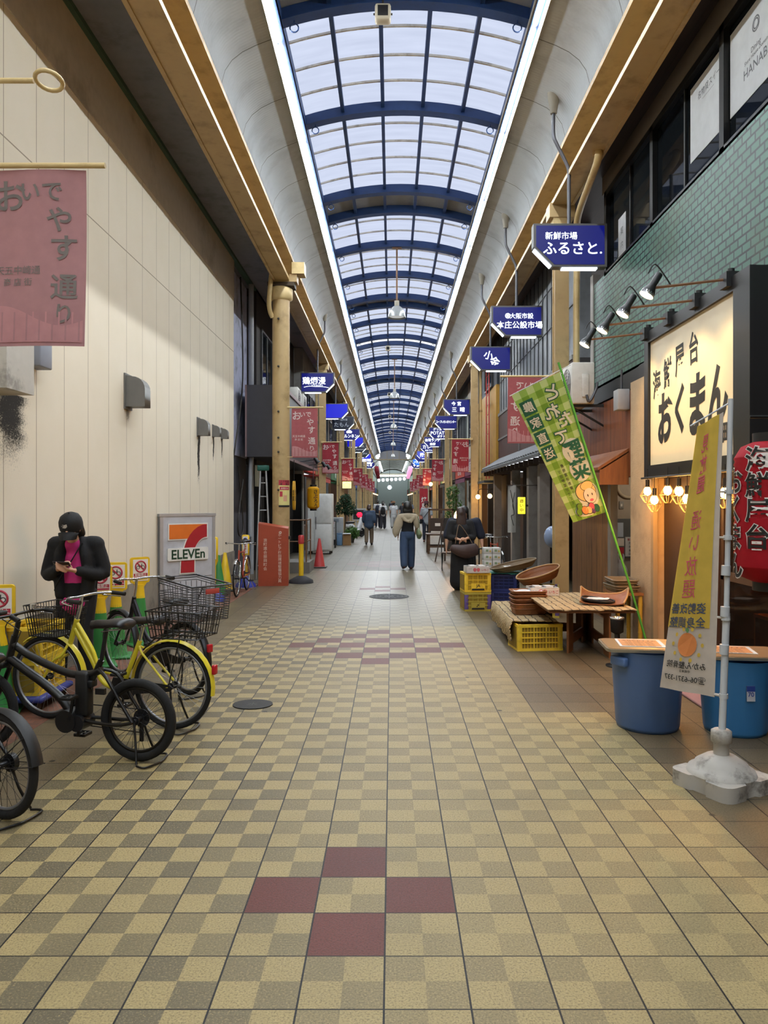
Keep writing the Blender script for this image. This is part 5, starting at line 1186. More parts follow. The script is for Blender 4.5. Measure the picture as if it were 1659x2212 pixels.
t = thing('person', 'person in a dark shirt sitting inside behind the glass doors', 'person', (3.75, 6.25, -.05), PI*.55)
J = pose(0.0, {'kneL': (-.11, .42, .52), 'kneR': (.11, .42, .52), 'ankL': (-.11, .40, .09), 'ankR': (.11, .40, .09), 'toeL': (-.11, .55, .035), 'toeR': (.11, .55, .035), 'hipL': (-.09, 0, .52), 'hipR': (.09, 0, .52), 'pel': (0, 0, .56), 'waist': (0, 0, .70), 'chest': (0, .04, .90), 'neck': (0, .07, 1.07), 'head': (0, .11, 1.21), 'shoL': (-.185, .06, 1.01), 'shoR': (.185, .06, 1.01), 'elbL': (-.24, .12, .78), 'elbR': (.24, .12, .78), 'wriL': (-.12, .33, .82), 'wriR': (.12, .33, .82)})
solid(body_parts(J, 1.0, True), .014, SKIN, 'body', t); top(t, J, mat('charcoal_fabric', '2b2c33', .85), .016, .025, .8, .56); trousers(t, J, blackc, .018, .02); hair(t, J, HAIRK, .06, .014); shoes(t, J, shoek, .016)
t = thing('stool', 'low stool under the person inside the shop', 'stool', (3.76, 6.27, 0)); MB().cyl((0, 0, .36), (0, 0, .40), .17, M_brown, 20).build('seat', t)
for sx in (-1, 1):
    for sy in (-1, 1): MB().cyl((sx*.10, sy*.10, .36), (sx*.13, sy*.13, 0), .014, M_black, 6).build('leg', t)
M_cro = mat('orange_crate_plastic', 'b8702c', .5); M_croi = mat('orange_crate_shade', '6d3f18', .7)  # second tone is the same plastic darkened as inner shade
for i, (x, y, z, lab, sg) in enumerate(((3.62, 6.9, 0, 'orange bottle crate inside the doors, lower one at left', None), (3.62, 6.9, .34, 'orange bottle crate inside the doors, upper one at left', None), (3.42, 5.45, 0, 'orange bottle crate inside the doors, bottom of the right stack', None), (3.42, 5.45, .34, 'orange bottle crate with brush lettering, top of the right stack', 'おくまん'))):
    crate('bottle_crate', lab, x, y, z, .40, .36, .33, M_cro, .08, 'orange bottle crates in the shop', 3, 2, None, sg, M_croi)
t = thing('door_mat', 'pinkish grey mat on the ground before the shop doors', 'mat', (2.86, 6.5, 0)); MB().cbox((0, 0, .012), (.55, 1.5, .024), mat('pink_mat', '8c6b6c', .95, bump=.8, bscale=120), None, .008).build('mat', t)

# the big cream sign and its spotlights
M_cream2 = mat('cream_sign_face', 'e2d3b4', .45, var=.04); M_sfr = mat('black_sign_frame', '0d0c0d', .45)
t = thing('shop_sign', 'large cream sign in a black frame with bold black brush lettering', 'sign', (2.95, 7.48, 2.83))
MB().box(.02, .22, -1.36, 1.20, -.84, .83, M_sfr).build('backboard', t)
b = MB(); W_, Hh = 1.065, .70
b.box(-.03, .02, -W_-.30, -W_, -.84, .83, M_sfr).box(-.03, .02, W_, W_+.13, -.84, .83, M_sfr).box(-.03, .02, -W_, W_, Hh, Hh+.13, M_sfr).box(-.03, .02, -W_, W_, -Hh-.14, -Hh, M_sfr).build('frame', t)
b = MB().box(0, .02, -W_, W_, -Hh, Hh, M_cream2); T = FR((-.003, 0, 0)); ink = mat('sign_ink', '141312', .6)
for ch, x, z, sz, rt in (('海', -.86, .20, .30, 0), ('鮮', -.53, .27, .30, 0), ('屋', -.20, .34, .31, 0), ('台', .16, .40, .30, 0)): b.text(ch, sz, ink, T @ tr(x, z, 0) @ rotz(.06) @ Matrix.Diagonal((.82, 1.12, 1, 1)), .020)
for ch, x, z, sz in (('お', -.60, -.20, .52), ('く', -.20, -.16, .46), ('ま', .25, -.16, .56), ('ん', .70, -.12, .50)): b.text(ch, sz, ink, T @ tr(x, z, 0) @ rotz(.05) @ Matrix.Diagonal((.86, 1.15, 1, 1)), .040, slant=.12)
b.text('町', .22, ink, T @ tr(.90, -.50, 0), .02); b.build('panel', t)
M_sil = mat('silver_reflector', 'b4b6b8', .25, .8); sp = None; M_face = emit('spot_lens', 'ffe2b0', 8)
for i, (y, lit) in enumerate(((6.52, 1), (7.2, 1), (7.9, 1), (8.62, 1))):
    lab = 'spotlight on a long arm over the cream sign, %s from the right' % ORD[i]
    if sp is None:
        t = thing('sign_spotlight', lab, 'spotlight', (2.93, y, 3.66), group='spotlights over the cream sign')
        MB().tube([(0, 0, 0), (-.645, 0, -.075)], .012, M_rust, 6).build('arm', t); MB().box(-.05, .06, -.07, .07, -.08, .05, M_black).cyl((.02, 0, .05), (.02, 0, .09), .03, M_black, 10).build('bracket', t)
        K = tr(-.66, 0, -.05) @ roty(.55+PI) @ Matrix.Diagonal((.72, .72, .72, 1)); hd = MB().lathe([(.035, -.16), (.045, -.15), (.045, .0), (.055, .03), (.085, .10), (.088, .13)], M_black, K, 16, cap=False).build('head', t)
        MB().lathe([(.05, .02), (.086, .11), (.089, .15)], M_sil, K, 18, cap=False).build('reflector', hd); MB().lathe([(.0, .135), (.055, .145), (.087, .13)], M_face, K, 16, cap=False).build('lens', hd)
        MB().tube(smooth_path([(-.70, 0, .05), (-.64, .0, .13), (-.55, 0, .02), (-.5, 0, -.06)], 4), .007, M_black, 5).build('cable', t); sp = t
    else: t = copy_of(sp, lab, (2.93, y, 3.66))
    L = bpy.data.lights.new('spot_beam', 'SPOT'); L.energy = 22; L.color = lin('ffdca0'); L.spot_size = 1.5; L.spot_blend = .7; L.shadow_soft_size = .06
    o = bpy.data.objects.new('spot_beam', L); COL.objects.link(o); o.parent = t; o.location = (-.62, 0, -.24); o.rotation_euler = Vector((.62, .0, -.62)).to_track_quat('-Z', 'Y').to_euler()
# caged bulbs under the sign
cb = None; M_cage = mat('brass_cage', '8a6c40', .4, .6)
for i, (y, z, x) in enumerate(((8.5, 1.84, 2.90), (8.22, 1.74, 2.88), (7.88, 1.84, 2.90), (7.62, 1.83, 2.92), (7.36, 1.75, 2.90), (6.52, 1.80, 2.90))):
    lab = 'glowing bulb in a wire cage hanging below the cream sign, %s from the left' % ORD[i]
    if cb is None:
        t = thing('caged_bulb', lab, 'lamp', (x, y, z), group='caged bulbs under the cream sign'); MB().ball((0, 0, 0), (.042, .042, .052), M_bulb, n=14, k=8).build('bulb', t); MB().cyl((0, 0, .045), (0, 0, .13), .022, M_black, 10).build('socket', t)
        b = MB()
        for k in range(6):
            a = 2*PI*k/6; c, s_ = math.cos(a), math.sin(a); b.tube([(.024*c, .024*s_, .06), (.085*c, .085*s_, -.045), (.03*c, .03*s_, -.13)], .003, M_cage, 4)
        b.ring((0, 0, -.045), .085, .003, M_cage, 'Z', 6, 4).ring((0, 0, -.13), .03, .003, M_cage, 'Z', 6, 4); b.build('cage', t)
        MB().cyl((0, 0, .13), (0, 0, .25), .004, M_black, 5).build('cord', t); cb = t
    else: t = copy_of(cb, lab, (x, y, z))
    if i in (0, 2, 4, 5): lamp_light('bulb_glow', (-.07, -.02, -.10), 'ffb45c', 11, .04, t)
t = thing('lamp_rail', 'thin rail under the cream sign carrying the caged bulbs', 'rail', (2.9, 7.5, 1.99)); MB().cyl((0, -1.3, 0), (0, 1.2, 0), .012, M_black, 6).cyl((0, -1.1, 0), (.25, -1.1, 0), .010, M_black, 6).cyl((0, 1.15, 0), (.12, 1.15, 0), .010, M_black, 6).build('rail', t)
# red lantern with brush lettering
M_lant = cloth('red_lantern_paper', 'b3202e', .35, .6)
t = thing('paper_lantern', 'big red paper lantern with black and white lettering at the right edge', 'lantern', (2.56, 5.05, 1.66))
prof = [(.12, -.47), (.19, -.44), (.23, -.37)]+[(.232+.004*math.cos(k*PI), -.36+.72*k/36) for k in range(37)]+[(.23, .37), (.19, .44), (.12, .47)]
MB().lathe(prof, M_lant, None, 36).build('shade', t)
b = MB()
for tx, a0, sz, z0 in (('海鮮屋台', -.84, .17, .095), ('おくまん', -1.66, .19, -.075)):
    for w8, m_, rr in ((.055, mat('lantern_white', 'd8d2ce', .6), .2375), (.018, ink, .239)):
        fnl = lambda x, y, rr=rr, a0=a0: (rr*math.sin(a0+x/.236), -rr*math.cos(a0+x/.236), y)
        textf(b, tx, sz, m_, fnl, 0, z0, w8, 1.0, True, 1.0)
b.build('lettering', t); MB().cyl((0, 0, .46), (0, 0, .53), .12, M_black, 24).build('rim', t); MB().cyl((0, 0, -.53), (0, 0, -.46), .12, M_black, 24).build('rim', t)
MB().tube([(0, 0, .53), (0, 0, .64), (.585, 0, .64)], .012, M_black, 6).cyl((-.15, 0, .64), (0, 0, .64), .012, M_black, 6).build('bracket', t)

# rubbish bins used as tables, with menu boards on top
M_bin1 = mat('dull_blue_plastic', '4a6694', .45, var=.05); M_bin2 = mat('bright_blue_plastic', '3878b0', .45, var=.05)
def bin_(lab, x, y, m_, h, rb_, rt, rz):
    t = thing('plastic_bin', lab, 'bin', (x, y, 0), rz, 'blue bins used as tables')
    n = 48; b = MB(); rows = []
    def rad(k, r): return r*(1-.022*(1 if (k % 8) in (0,) else 0))
    prof = [(rb_*.96, 0), (rb_, .03), (rb_*1.0+(rt-rb_)*.8, h*.80), (rt*.985, h*.83), (rt, h*.97), (rt+.01, h)]
    v = [(rad(k, r)*math.cos(2*PI*k/n), rad(k, r)*math.sin(2*PI*k/n), z) for r, z in prof for k in range(n)]; f = [(i*n+k, i*n+(k+1) % n, (i+1)*n+(k+1) % n, (i+1)*n+k) for i in range(len(prof)-1) for k in range(n)]+[tuple(range(n-1, -1, -1))]
    b.add(v, f, m_, None, True); b.build('body', t)
    for s in (-1, 1): MB().cbox((s*(rt+.025), 0, h*.88), (.05, .15, .07), m_, None, .015).build('handle', t)
    return t
M_board = mat('varnished_board', '9a7a58', .3, var=.1); M_brim = mat('board_metal_edge', '8d8778', .4, .5)
def tray(lab, x, y, z, rz, w, d, cont):
    t = thing('board', lab, 'board', (x, y, z), rz, 'boards lying on the blue bins'); MB().prism(rrect(w, d, .06, 6), 0, .022, M_brim, None, True).prism(rrect(w-.03, d-.03, .05, 6), .020, .026, M_board).build('top', t)
b1 = bin_('dull blue plastic bin, left of the two by the shop', 1.97, 5.78, M_bin1, .60, .235, .27, .5); b2 = bin_('brighter blue plastic bin with a number label, right of the two', 2.60, 5.68, M_bin2, .56, .225, .265, .2)
tray('varnished board with a rounded metal edge on the dull blue bin', 1.95, 5.78, .605, -.10, .64, .46, 0); tray('varnished board with a rounded metal edge on the brighter blue bin', 2.64, 5.70, .565, -.12, .62, .46, 0)
b = MB(); T = FC((0, 0, 0)); b.box(-.03, .03, -.055, .055, 0, .003, mat('label_white', 'b9bcc4', .5)).box(-.03, .03, .015, .055, .003, .005, mat('label_blue', '25408c', .5)); b.text('70', .045, mat('label_blue', '25408c'), tr(0, -.005, .005), .02)
q = b.build('label', b2); q.matrix_local = rotz(-.22) @ frame((0, -.262, .34), (1, 0, 0), (0, .06, 1))
M_mpr = mat('menu_print', 'c58658', .6)
def menu(lab, x, y, z, rz, w, d):
    t = thing('menu_sheet', lab, 'menu', (x, y, z), rz, 'menus on the bin tables'); b = MB().box(-w/2, w/2, -d/2, d/2, 0, .003, M_paper).box(-w/2+.02, w/2-.03, -d/2+.02, d/2-.02, .003, .004, M_mpr)
    b.text('本日のおすすめ', .045, M_ink, tr(0, d/2-.07, .005), .006, 1, w-.09)
    for k in range(4): b.text('海鮮 お造り 焼物', .028, M_ink, tr(-.01, d/2-.13-.05*k, .005), .002, 1, w-.08)
    b.build('sheet', t)
menu('printed orange menu sheet on the left bin table', 1.92, 5.80, .632, -.15, .34, .30); menu('printed menu sheet on the right bin table', 2.58, 5.75, .592, -.2, .36, .28)

# pale banner on a pole with a water-filled base, seen from behind
M_wbase = mat('dirty_white_plastic', 'a8a49c', .6, dirt=('3e3a36', .85, 7)); M_wpole = mat('white_pole', 'b4b8bc', .4)
t = thing('banner_stand', 'pale yellow and white banner on a white pole with a weathered white base', 'banner', (2.0, 4.55, 0))
b = MB(); P2 = []
for k in range(4):
    a = PI/2*k+.50; R4 = Matrix.Rotation(a, 2)
    for q in [(-.15, -.215), (-.06, -.215), (-.045, -.195), (.045, -.195), (.06, -.215), (.15, -.215)]+arc(.15, -.15, .065, -PI/2, 0, 4)[1:-1]: P2.append(tuple(R4 @ Vector(q)))
b.prism(P2, 0, .09, M_wbase, None, True).lathe([(.20, .09), (.19, .115), (.165, .12), (.15, .15), (.09, .19), (.05, .20)], M_wbase, None, 28); b.lathe([(.045, .20), (.045, .27), (.06, .275), (.06, .34), (.045, .35)], M_wbase, None, 18); b.build('base', t)
b = MB().tube([(0, 0, .2), (.045, .03, 1.05)], .021, M_wpole, 10).tube([(.045, .03, 1.05), (.08, .05, 2.36)], .016, M_wpole, 10)
for z in (.80, 1.03, 1.28): b.cyl((.03*z, .02*z, z), (.03*z+.002, .02*z, z+.06), .027, M_wpole, 12)
b.tube([(.08, .05, 2.34), (-.14, .12, 2.20)], .006, M_wpole, 6).build('pole', t)
cor = dict(TR=Vector((.035, .05, 2.28)), TL=Vector((-.085, .14, 2.20)), BR=Vector((-.02, .05, .53)), BL=Vector((-.25, .34, .52)))
def fnb(u, v, off=0.0):
    p = cor['TL'].lerp(cor['TR'], u).lerp(cor['BL'].lerp(cor['BR'], u), v); k = math.sin(u*7.0+v*2.0)*.012*math.sin(PI*min(1, u*1.1))+math.sin(v*6+u*3)*.004
    return tuple(p+Vector((-.75, -.6, 0))*(off-k))
M_fy = cloth('banner_yellow', 'd9bb55', .35); M_fw = cloth('banner_white', 'cdc6bd', .35); M_fp = cloth('banner_pink_print', 'c0586a', .2); M_fn = cloth('banner_navy_print', '44506a', .2); M_fo = cloth('banner_orange_print', 'd98a52', .2)
b = MB(); b.sheet([[fnb(i/14, k/24) for i in range(15)] for k in range(25)], .002, M_fw)
for off in (.005, -.005):
    b.add([fnb(i/14, k*.04, off) for k in range(20) for i in range(13)], [(k*13+i, k*13+i+1, (k+1)*13+i+1, (k+1)*13+i) for k in range(19) for i in range(12)], M_fy, None, True)
    F2 = lambda x, y, off=off: fnb(.45-x/.40, .5-y/1.75, off*1.8)
    tf = lambda s_, sz, x, y, m_, vert=False, w8=.01: textf(b, s_, sz, m_, F2, x, y, w8, 1.0, vert, 1.1)
    tf('見放題', .12, .02, .60, M_fp, True); tf('通い放題', .135, .03, .02, M_fp, True, .0); tf('姿勢改善', .075, .02, -.33, M_fn); tf('全身調整', .075, .02, -.42, M_fn); tf('みかん整骨院', .05, .0, -.70, M_ink); tf('中崎本店', .02, .0, -.74, M_ink); tf('☎06-6371-337', .048, .0, -.79, M_ink)
    P3 = [F2(.075*math.cos(a), -.565+.078*math.sin(a)) for a in [2*PI*k/20 for k in range(20)]]; b.add(P3, [tuple(range(20))], M_fo)
    for k in range(10):
        a = 2*PI*k/10; c = (.115*math.cos(a), -.565+.105*math.sin(a)); b.add([F2(c[0]+.012*math.cos(q), c[1]+.014*math.sin(q)) for q in [2*PI*j/8 for j in range(8)]], [tuple(range(8))], M_fy)
    b.add([F2(*p) for p in ((0, -.49), (.02, -.47), (.005, -.45), (-.012, -.47))], [(0, 1, 2, 3)], mat('leaf_print', '4d7a48', .7))
b.build('flag', t)
b = MB()
for v in (.28, .44, .72, .99):
    p = Vector(fnb(1.0, v)); z = p.z; b.tube([p, (.036*z, .022*z, z)], .016, M_fw, 6, flat=.5).cyl((.036*z, .022*z, z-.014), (.036*z, .022*z, z+.014), .026, M_wpole, 10)
b.build('loop', t)

# wooden stall building: boards, small roof, door, opening
M_plank = wood('red_brown_planks', '94532a', '70391a', 'Z', 4, .18, 'Y'); M_planko = wood('orange_planks', '9a5a28', '7a421c', 'Z', 4, .16, 'Y'); M_door = wood('old_door_planks', '96683a', '684422', 'Z', 5, .30, 'Y')
XW = 3.10
struct('wall_boarded', MB().box(XW, XW+.15, 9.55, 13.1, 2.05, 3.16, M_plank).box(XW+.1, XW+.3, 9.5, 13.1, 3.16, 3.5, M_black).box(XW-.02, XW+.12, 9.48, 9.60, 0, 3.1, M_planko), 'red brown boarded wall above the vegetable stall', 'wall')
t = thing('pent_roof', 'little orange wooden pent roof over the stall doorway', 'awning', (XW, 11.0, 2.0))
b = MB().prism([(0, .42), (0, .38), (-.40, .13), (-.40, .17)], -1.40, 1.20, M_planko, frame((0, 0, 0), (1, 0, 0), (0, 0, 1))); b.build('roof_boards', t)
MB().box(-.38, -.35, -1.20, 1.40, -.06, .14, M_planko).prism([(0, -.06), (-.35, -.06), (-.35, .14), (0, .36)], 1.16, 1.2, M_planko, frame((0, 0, 0), (1, 0, 0), (0, 0, 1))).build('front_board', t)
d = tag(MB().box(XW+.02, XW+.07, 10.75, 12.95, 0, 2.0, M_door).build('door_2'), 'old plank sliding door behind the stall', 'door', None, 'structure'); MB().box(XW, XW+.1, 10.62, 10.76, 0, 2.05, mat('grey_door_track', '8a8680', .5, .3)).build('door_frame', d)
M_inwall = mat('off_white_inner_wall', 'a59a8c', .8)
struct('wall_stall_inside', MB().box(XW+.1, 5.0, 11.6, 11.66, 0, 2.6, M_inwall).box(4.9, 5.0, 9.5, 11.6, 0, 2.6, M_inwall).box(XW+.15, 5, 9.5, 11.66, 2.5, 2.6, M_inwall), 'pale inner walls of the stall')
t = thing('hoop', 'oval wooden hoop hung on the pale inner wall', 'hoop', (3.66, 11.58, 1.95)); MB().ring((0, 0, 0), .17, .025, mat('hoop_wood', 'b2a48c', .6), 'Y', 28, 8).build('hoop', t)
t = thing('light_switch', 'small grey switch plate on the pale inner wall', 'switch', (3.55, 11.59, 1.66)); MB().cbox((0, 0, 0), (.07, .014, .12), mat('switch_grey', '8c8a84', .5), None, .004).build('plate', t); MB().box(-.012, .012, -.012, -.006, -.02, .02, M_card).build('rocker', t)
t = thing('notice_board', 'grey notice board with pinned papers inside the stall', 'notice board', (3.62, 11.57, 1.15)); MB().box(-.24, .36, -.01, .02, -.30, .30, mat('board_grey', '5b6062', .7)).build('board', t)
b = MB()
b.box(-.19, -.05, -.016, -.011, .02, .24, mat('paper_blue', 'b8c6d8', .7)); b.build('pinned_paper', t); b = MB().box(-.20, -.04, -.016, -.011, -.12, .0, M_card); b.build('pinned_paper', t); b = MB().box(-.19, -.04, -.016, -.011, -.29, -.14, M_pred2); b.build('pinned_paper', t)
b = MB().box(-.02, .20, -.016, -.011, -.28, .02, M_paper)
for k, s_ in enumerate(('営業時間', '月・火', '水・木', '金・土', '日・祝')): b.text(s_, .04, M_ink if k else M_pred, FC((.09, -.018, -.02-.055*k)), .01)
b.build('pinned_paper', t); lamp_light('stall_lamp_glow', (3.9, 10.6, 2.2), 'fff0d8', 14, .1)
tb = thing('ceiling_lamp', 'small round ceiling lamp inside the stall', 'lamp', (3.9, 10.6, 2.42)); MB().lathe([(.12, .0), (.12, .06), (.0, .06)], emit('stall_lamp', 'fff2dc', 4), None, 18).build('shade', tb)
t = thing('side_table', 'low white table under the plastic bags inside the stall', 'table', (3.55, 11.25, 0)); MB().box(-.30, .3, -.2, .2, .50, .54, M_inwall).build('tabletop', t)
for sx in (-1, 1):
    for sy in (-1, 1): MB().box(sx*.27-.02, sx*.27+.02, sy*.17-.02, sy*.17+.02, 0, .5, M_inwall).build('leg', t)
M_bag = cloth('white_polythene', 'd4d8de', .3, .4)
for x, s_, lab in ((3.42, 1.0, 'white plastic bag with knotted handles, left one on the low table'), (3.66, .85, 'white plastic bag, right one on the low table')):
    t = thing('plastic_bag', lab, 'bag', (x, 11.2, .54), .3); t.scale = (s_, s_, s_); solid([([(0, 0, .03), (0, 0, .15), (0, 0, .27)], [(.12, .09), (.11, .08), (.05, .035)]), ([(-.03, 0, .27), (-.05, 0, .36), (-.03, .0, .40)], [.022, .018, .012]), ([(.03, 0, .27), (.05, 0, .35), (.04, 0, .39)], [.022, .018, .012])], .010, M_bag, 'bag', t, 1)
t = thing('meter_box', 'pale grey meter box on the boards by the cream sign', 'box', (XW-.08, 9.85, 3.05)); MB().cbox((0, 0, 0), (.16, .20, .27), mat('meter_grey', 'a0a0a0', .5), None, .01).build('cover', t); MB().cyl((.0, 0, .13), (.0, 0, .4), .015, M_pipe, 6).build('conduit', t)
t = thing('air_conditioner', 'white air conditioner unit on a bracket beside the yellow column', 'air conditioner', (2.78, 11.30, 3.14))
M_ac = mat('air_conditioner_white', 'c3c1ba', .5, dirt=('8a867c', .4, 5)); MB().cbox((0, 0, .30), (.33, .84, .60), M_ac, None, .015).build('casing', t)
b = MB()
for r in (.05, .10, .15, .20, .245): b.ring((-.168, -.10, .30), r, .004, M_pipe, 'X', 24, 4)
for k in range(8): a = 2*PI*k/8; b.cyl((-.168, -.10, .30), (-.168, -.10+.245*math.cos(a), .30+.245*math.sin(a)), .003, M_pipe, 4)
b.build('fan_grille', t); MB().cbox((.03, -.43, .26), (.10, .03, .34), M_ac, None, .01).build('pipe_cover', t); MB().tube(smooth_path([(.04, -.45, .12), (.08, -.46, .02), (.18, -.44, .2), (.2, -.43, .3)], 4), .018, M_pipe, 6).build('pipe', t)
b = MB()
for y in (-.32, .32): b.box(-.18, .33, y-.02, y+.02, -.04, 0, M_black).tube([(-.16, y, -.03), (.33, y, -.32)], .016, M_black, 4)
b.build('bracket', t)
t = thing('drain_pipe', 'slanting pale yellow pipe from the right gutter down beside the column', 'pipe', (2.86, 11.5, 3.3)); MB().tube(smooth_path([(-.11, -1.5, 3.12), (-.11, -1.45, 2.95), (-.02, -.1, 2.78), (.05, .24, 2.5), (.06, .35, 1.6), (.06, .35, 0)], 5), .052, M_yel2, 10).lathe([(.075, 3.02), (.075, 3.10)], M_yel, tr(-.11, -1.5, 0), 12).build('pipe', t)

# ---- the vegetable stall
M_straw = None
def straw_mat():
    m = NT('straw_mat_weave'); co = m.coords('Object'); o = m.xyz(co); w = m.math('SINE', m.math('MULTIPLY', m.math('ADD', o[1], o[2]), 2*PI/.042)); tie = m.math('LESS_THAN', m.math('FRACT', m.math('DIVIDE', m.math('ADD', o[0], m.math('MULTIPLY', m.noise(co, 8, 2), .05)), .09)), .13)
    base = m.mix(m.ramp(m.noise(m.comb(m.math('MULTIPLY', o[0], 5.0), m.math('MULTIPLY', o[1], 70.0), m.math('MULTIPLY', o[2], 70.0)), 1.0, 3), .3, .7), lin('d6bf94'), lin('a58a5c')); base = m.mix(m.ramp(w, -.3, -1.0), base, lin('4a3a26')); base = m.mix(tie, base, lin('3c2f1e'))
    m.setp(Base_Color=base, Roughness=.8); m.bump(w, .9, .006); return m.mat
M_straw = straw_mat()
M_ply = wood('brown_plywood', '8a5a30', '744824', 'X', 3, 0, 'Y')
t = thing('display_table', 'plywood stall table with cut-out fan legs by the beige pillar', 'table', (2.20, 8.9, 0))
MB().box(-.48, .46, -.72, .72, .505, .53, M_ply).build('tabletop', t)
def legpanel(a, b_):
    a, b_ = Vector(a), Vector(b_); L_ = (b_-a).length; T = frame((a.x, a.y, 0), b_-a, (0, 0, 1)); k = MB()
    for x0, x1, z0, z1 in ((0, L_*.22, 0, .5), (L_*.74, L_, 0, .5), (L_*.22, L_*.74, .42, .5), (L_*.22, L_*.74, .08, .19)): k.box(x0, x1, z0, z1, -.012, .012, M_ply, T)
    k.build('leg', t)
legpanel((-.20, -.38, 0), (.24, .48, 0)); legpanel((.20, -.66, 0), (.25, .50, 0)); legpanel((.24, .52, 0), (-.30, .66, 0))
def mat_sheet(lab, x0, x1, y0, y1, z, left=0.0, front=0.0):
    rows = []; seg = []
    if left: seg += [(x0-.012-.01*k, z-left*(1-k/3)) for k in range(3)]
    seg += [(x0+(x1-x0)*i/10, z+.006+.004*math.sin(i*2.1)) for i in range(11)]
    ys = [y0+(y1-y0)*k/14 for k in range(15)]
    for k, y in enumerate(ys):
        r_ = [(sx-(.02*math.sin(k*1.7) if zz < z-.01 else 0), y+(.01*math.sin(j*3.0) if k in (0, 14) else 0), zz) for j, (sx, zz) in enumerate(seg)]
        rows.append(r_)
    if front: rows = [[(p[0], y0-.012+.006*(f-1)*0, p[2]-front*(1-f/3)) for p in rows[0]] for f in range(3)]+rows
    b = MB(); b.sheet(rows, .010, M_straw); return tag(b.build('straw_mat'), lab, 'mat', 'straw mats on the stall')
mat_sheet('straw mat spread over the plywood stall table', 1.70, 2.66, 8.14, 9.66, .537, .0, .0)
t = thing('platform', 'low wooden platform hidden under the straw mat beside the yellow crate', 'platform', (1.68, 9.62, 0))
b = MB(); b.box(-.22, .24, -.70, .78, .25, .28, M_ply); b.build('deck', t)
for x in (-.18, .18):
    for y in (-.6, 0, .7): MB().box(x-.03, x+.03, y-.06, y+.06, 0, .25, M_ply).build('leg', t)
mat_sheet('straw mat on the low platform, its edge hanging to the ground on the left', 1.40, 1.92, 8.70, 10.42, .325, .22, .0)
crate('plastic_crate', 'bright yellow crate in front of the low straw mat', 1.69, 8.84, 0, .54, .40, .305, M_cry, .12, 'yellow crates at the stall', 3, 3, None, None, M_crdy)
M_cane = mat('brown_cane', '7a4a26', .5, bump=.9, bscale=90, var=.25); M_cane2 = mat('pale_cane', 'a07a4c', .55, bump=.9, bscale=90, var=.25); M_gcane = mat('grey_cane', '6d5c44', .6, bump=.9, bscale=90, var=.25)
def cane_tray(nm, lab, x, y, z, w, d, h, m_, rz=0, group=None):
    t = thing(nm, lab, 'tray', (x, y, z), rz, group); b = MB(); n = len(rrect(1, 1, .1))
    o_, i_ = rrect(w, d, .05), rrect(w-.03, d-.03, .04); lo = rrect(w-.05, d-.05, .05)
    v = [(p[0], p[1], 0) for p in lo]+[(p[0], p[1], h) for p in o_]+[(p[0], p[1], h) for p in i_]+[(p[0]*.95, p[1]*.95, .015) for p in lo]
    f = [(k, (k+1) % n, n+(k+1) % n, n+k) for k in range(n)]+[(n+k, n+(k+1) % n, 2*n+(k+1) % n, 2*n+k) for k in range(n)]+[(2*n+k, 2*n+(k+1) % n, 3*n+(k+1) % n, 3*n+k) for k in range(n)]+[tuple(range(n-1, -1, -1)), tuple(range(3*n, 4*n))]
    b.add(v, f, m_); b.build('body', t); b = MB().tube([(p[0], p[1], h) for p in rrect(w, d, .05)], .010, m_, 6, closed=True)
    b.tube([(p[0], p[1], h*.55) for p in rrect(w-.015, d-.015, .05)], .006, m_, 6, closed=True); b.build('rim', t); return t
cane_tray('cane_tray', 'deep brown cane tray, bottom of the stack on the low straw mat', 1.70, 9.28, .342, .44, .32, .125, M_cane, .08, 'cane trays in a stack')
cane_tray('cane_tray', 'shallow brown cane tray, second from the bottom of the stack', 1.69, 9.30, .468, .42, .30, .05, M_cane, .05, 'cane trays in a stack')
cane_tray('cane_tray', 'shallow brown cane tray, second from the top of the stack', 1.69, 9.31, .519, .42, .30, .045, M_cane, .08, 'cane trays in a stack')
cane_tray('cane_tray', 'brown cane tray holding white paper, top of the stack', 1.69, 9.32, .565, .42, .30, .05, M_cane, .04, 'cane trays in a stack')
def crumpled(nm, lab, x, y, z, w, d, m_, seed, cat='paper', rz=0.0, amp=.02):
    r_ = random.Random(seed); rows = [[(-w/2+w*i/8, -d/2+d*k/6, amp+amp*(r_.random()*.9-.2)) for i in range(9)] for k in range(7)]
    b = MB(); b.sheet(rows, .0015, m_); o = b.build(nm, None, (x, y, z), rz); return tag(o, lab, cat)
crumpled('paper_liner', 'crumpled white paper in the top cane tray', 1.69, 9.31, .582, .34, .22, M_paper, 3, amp=.022)
M_boxw = mat('white_carton', 'c9c5c2', .6); M_boxp = mat('strawberry_print', 'c4606a', .6)
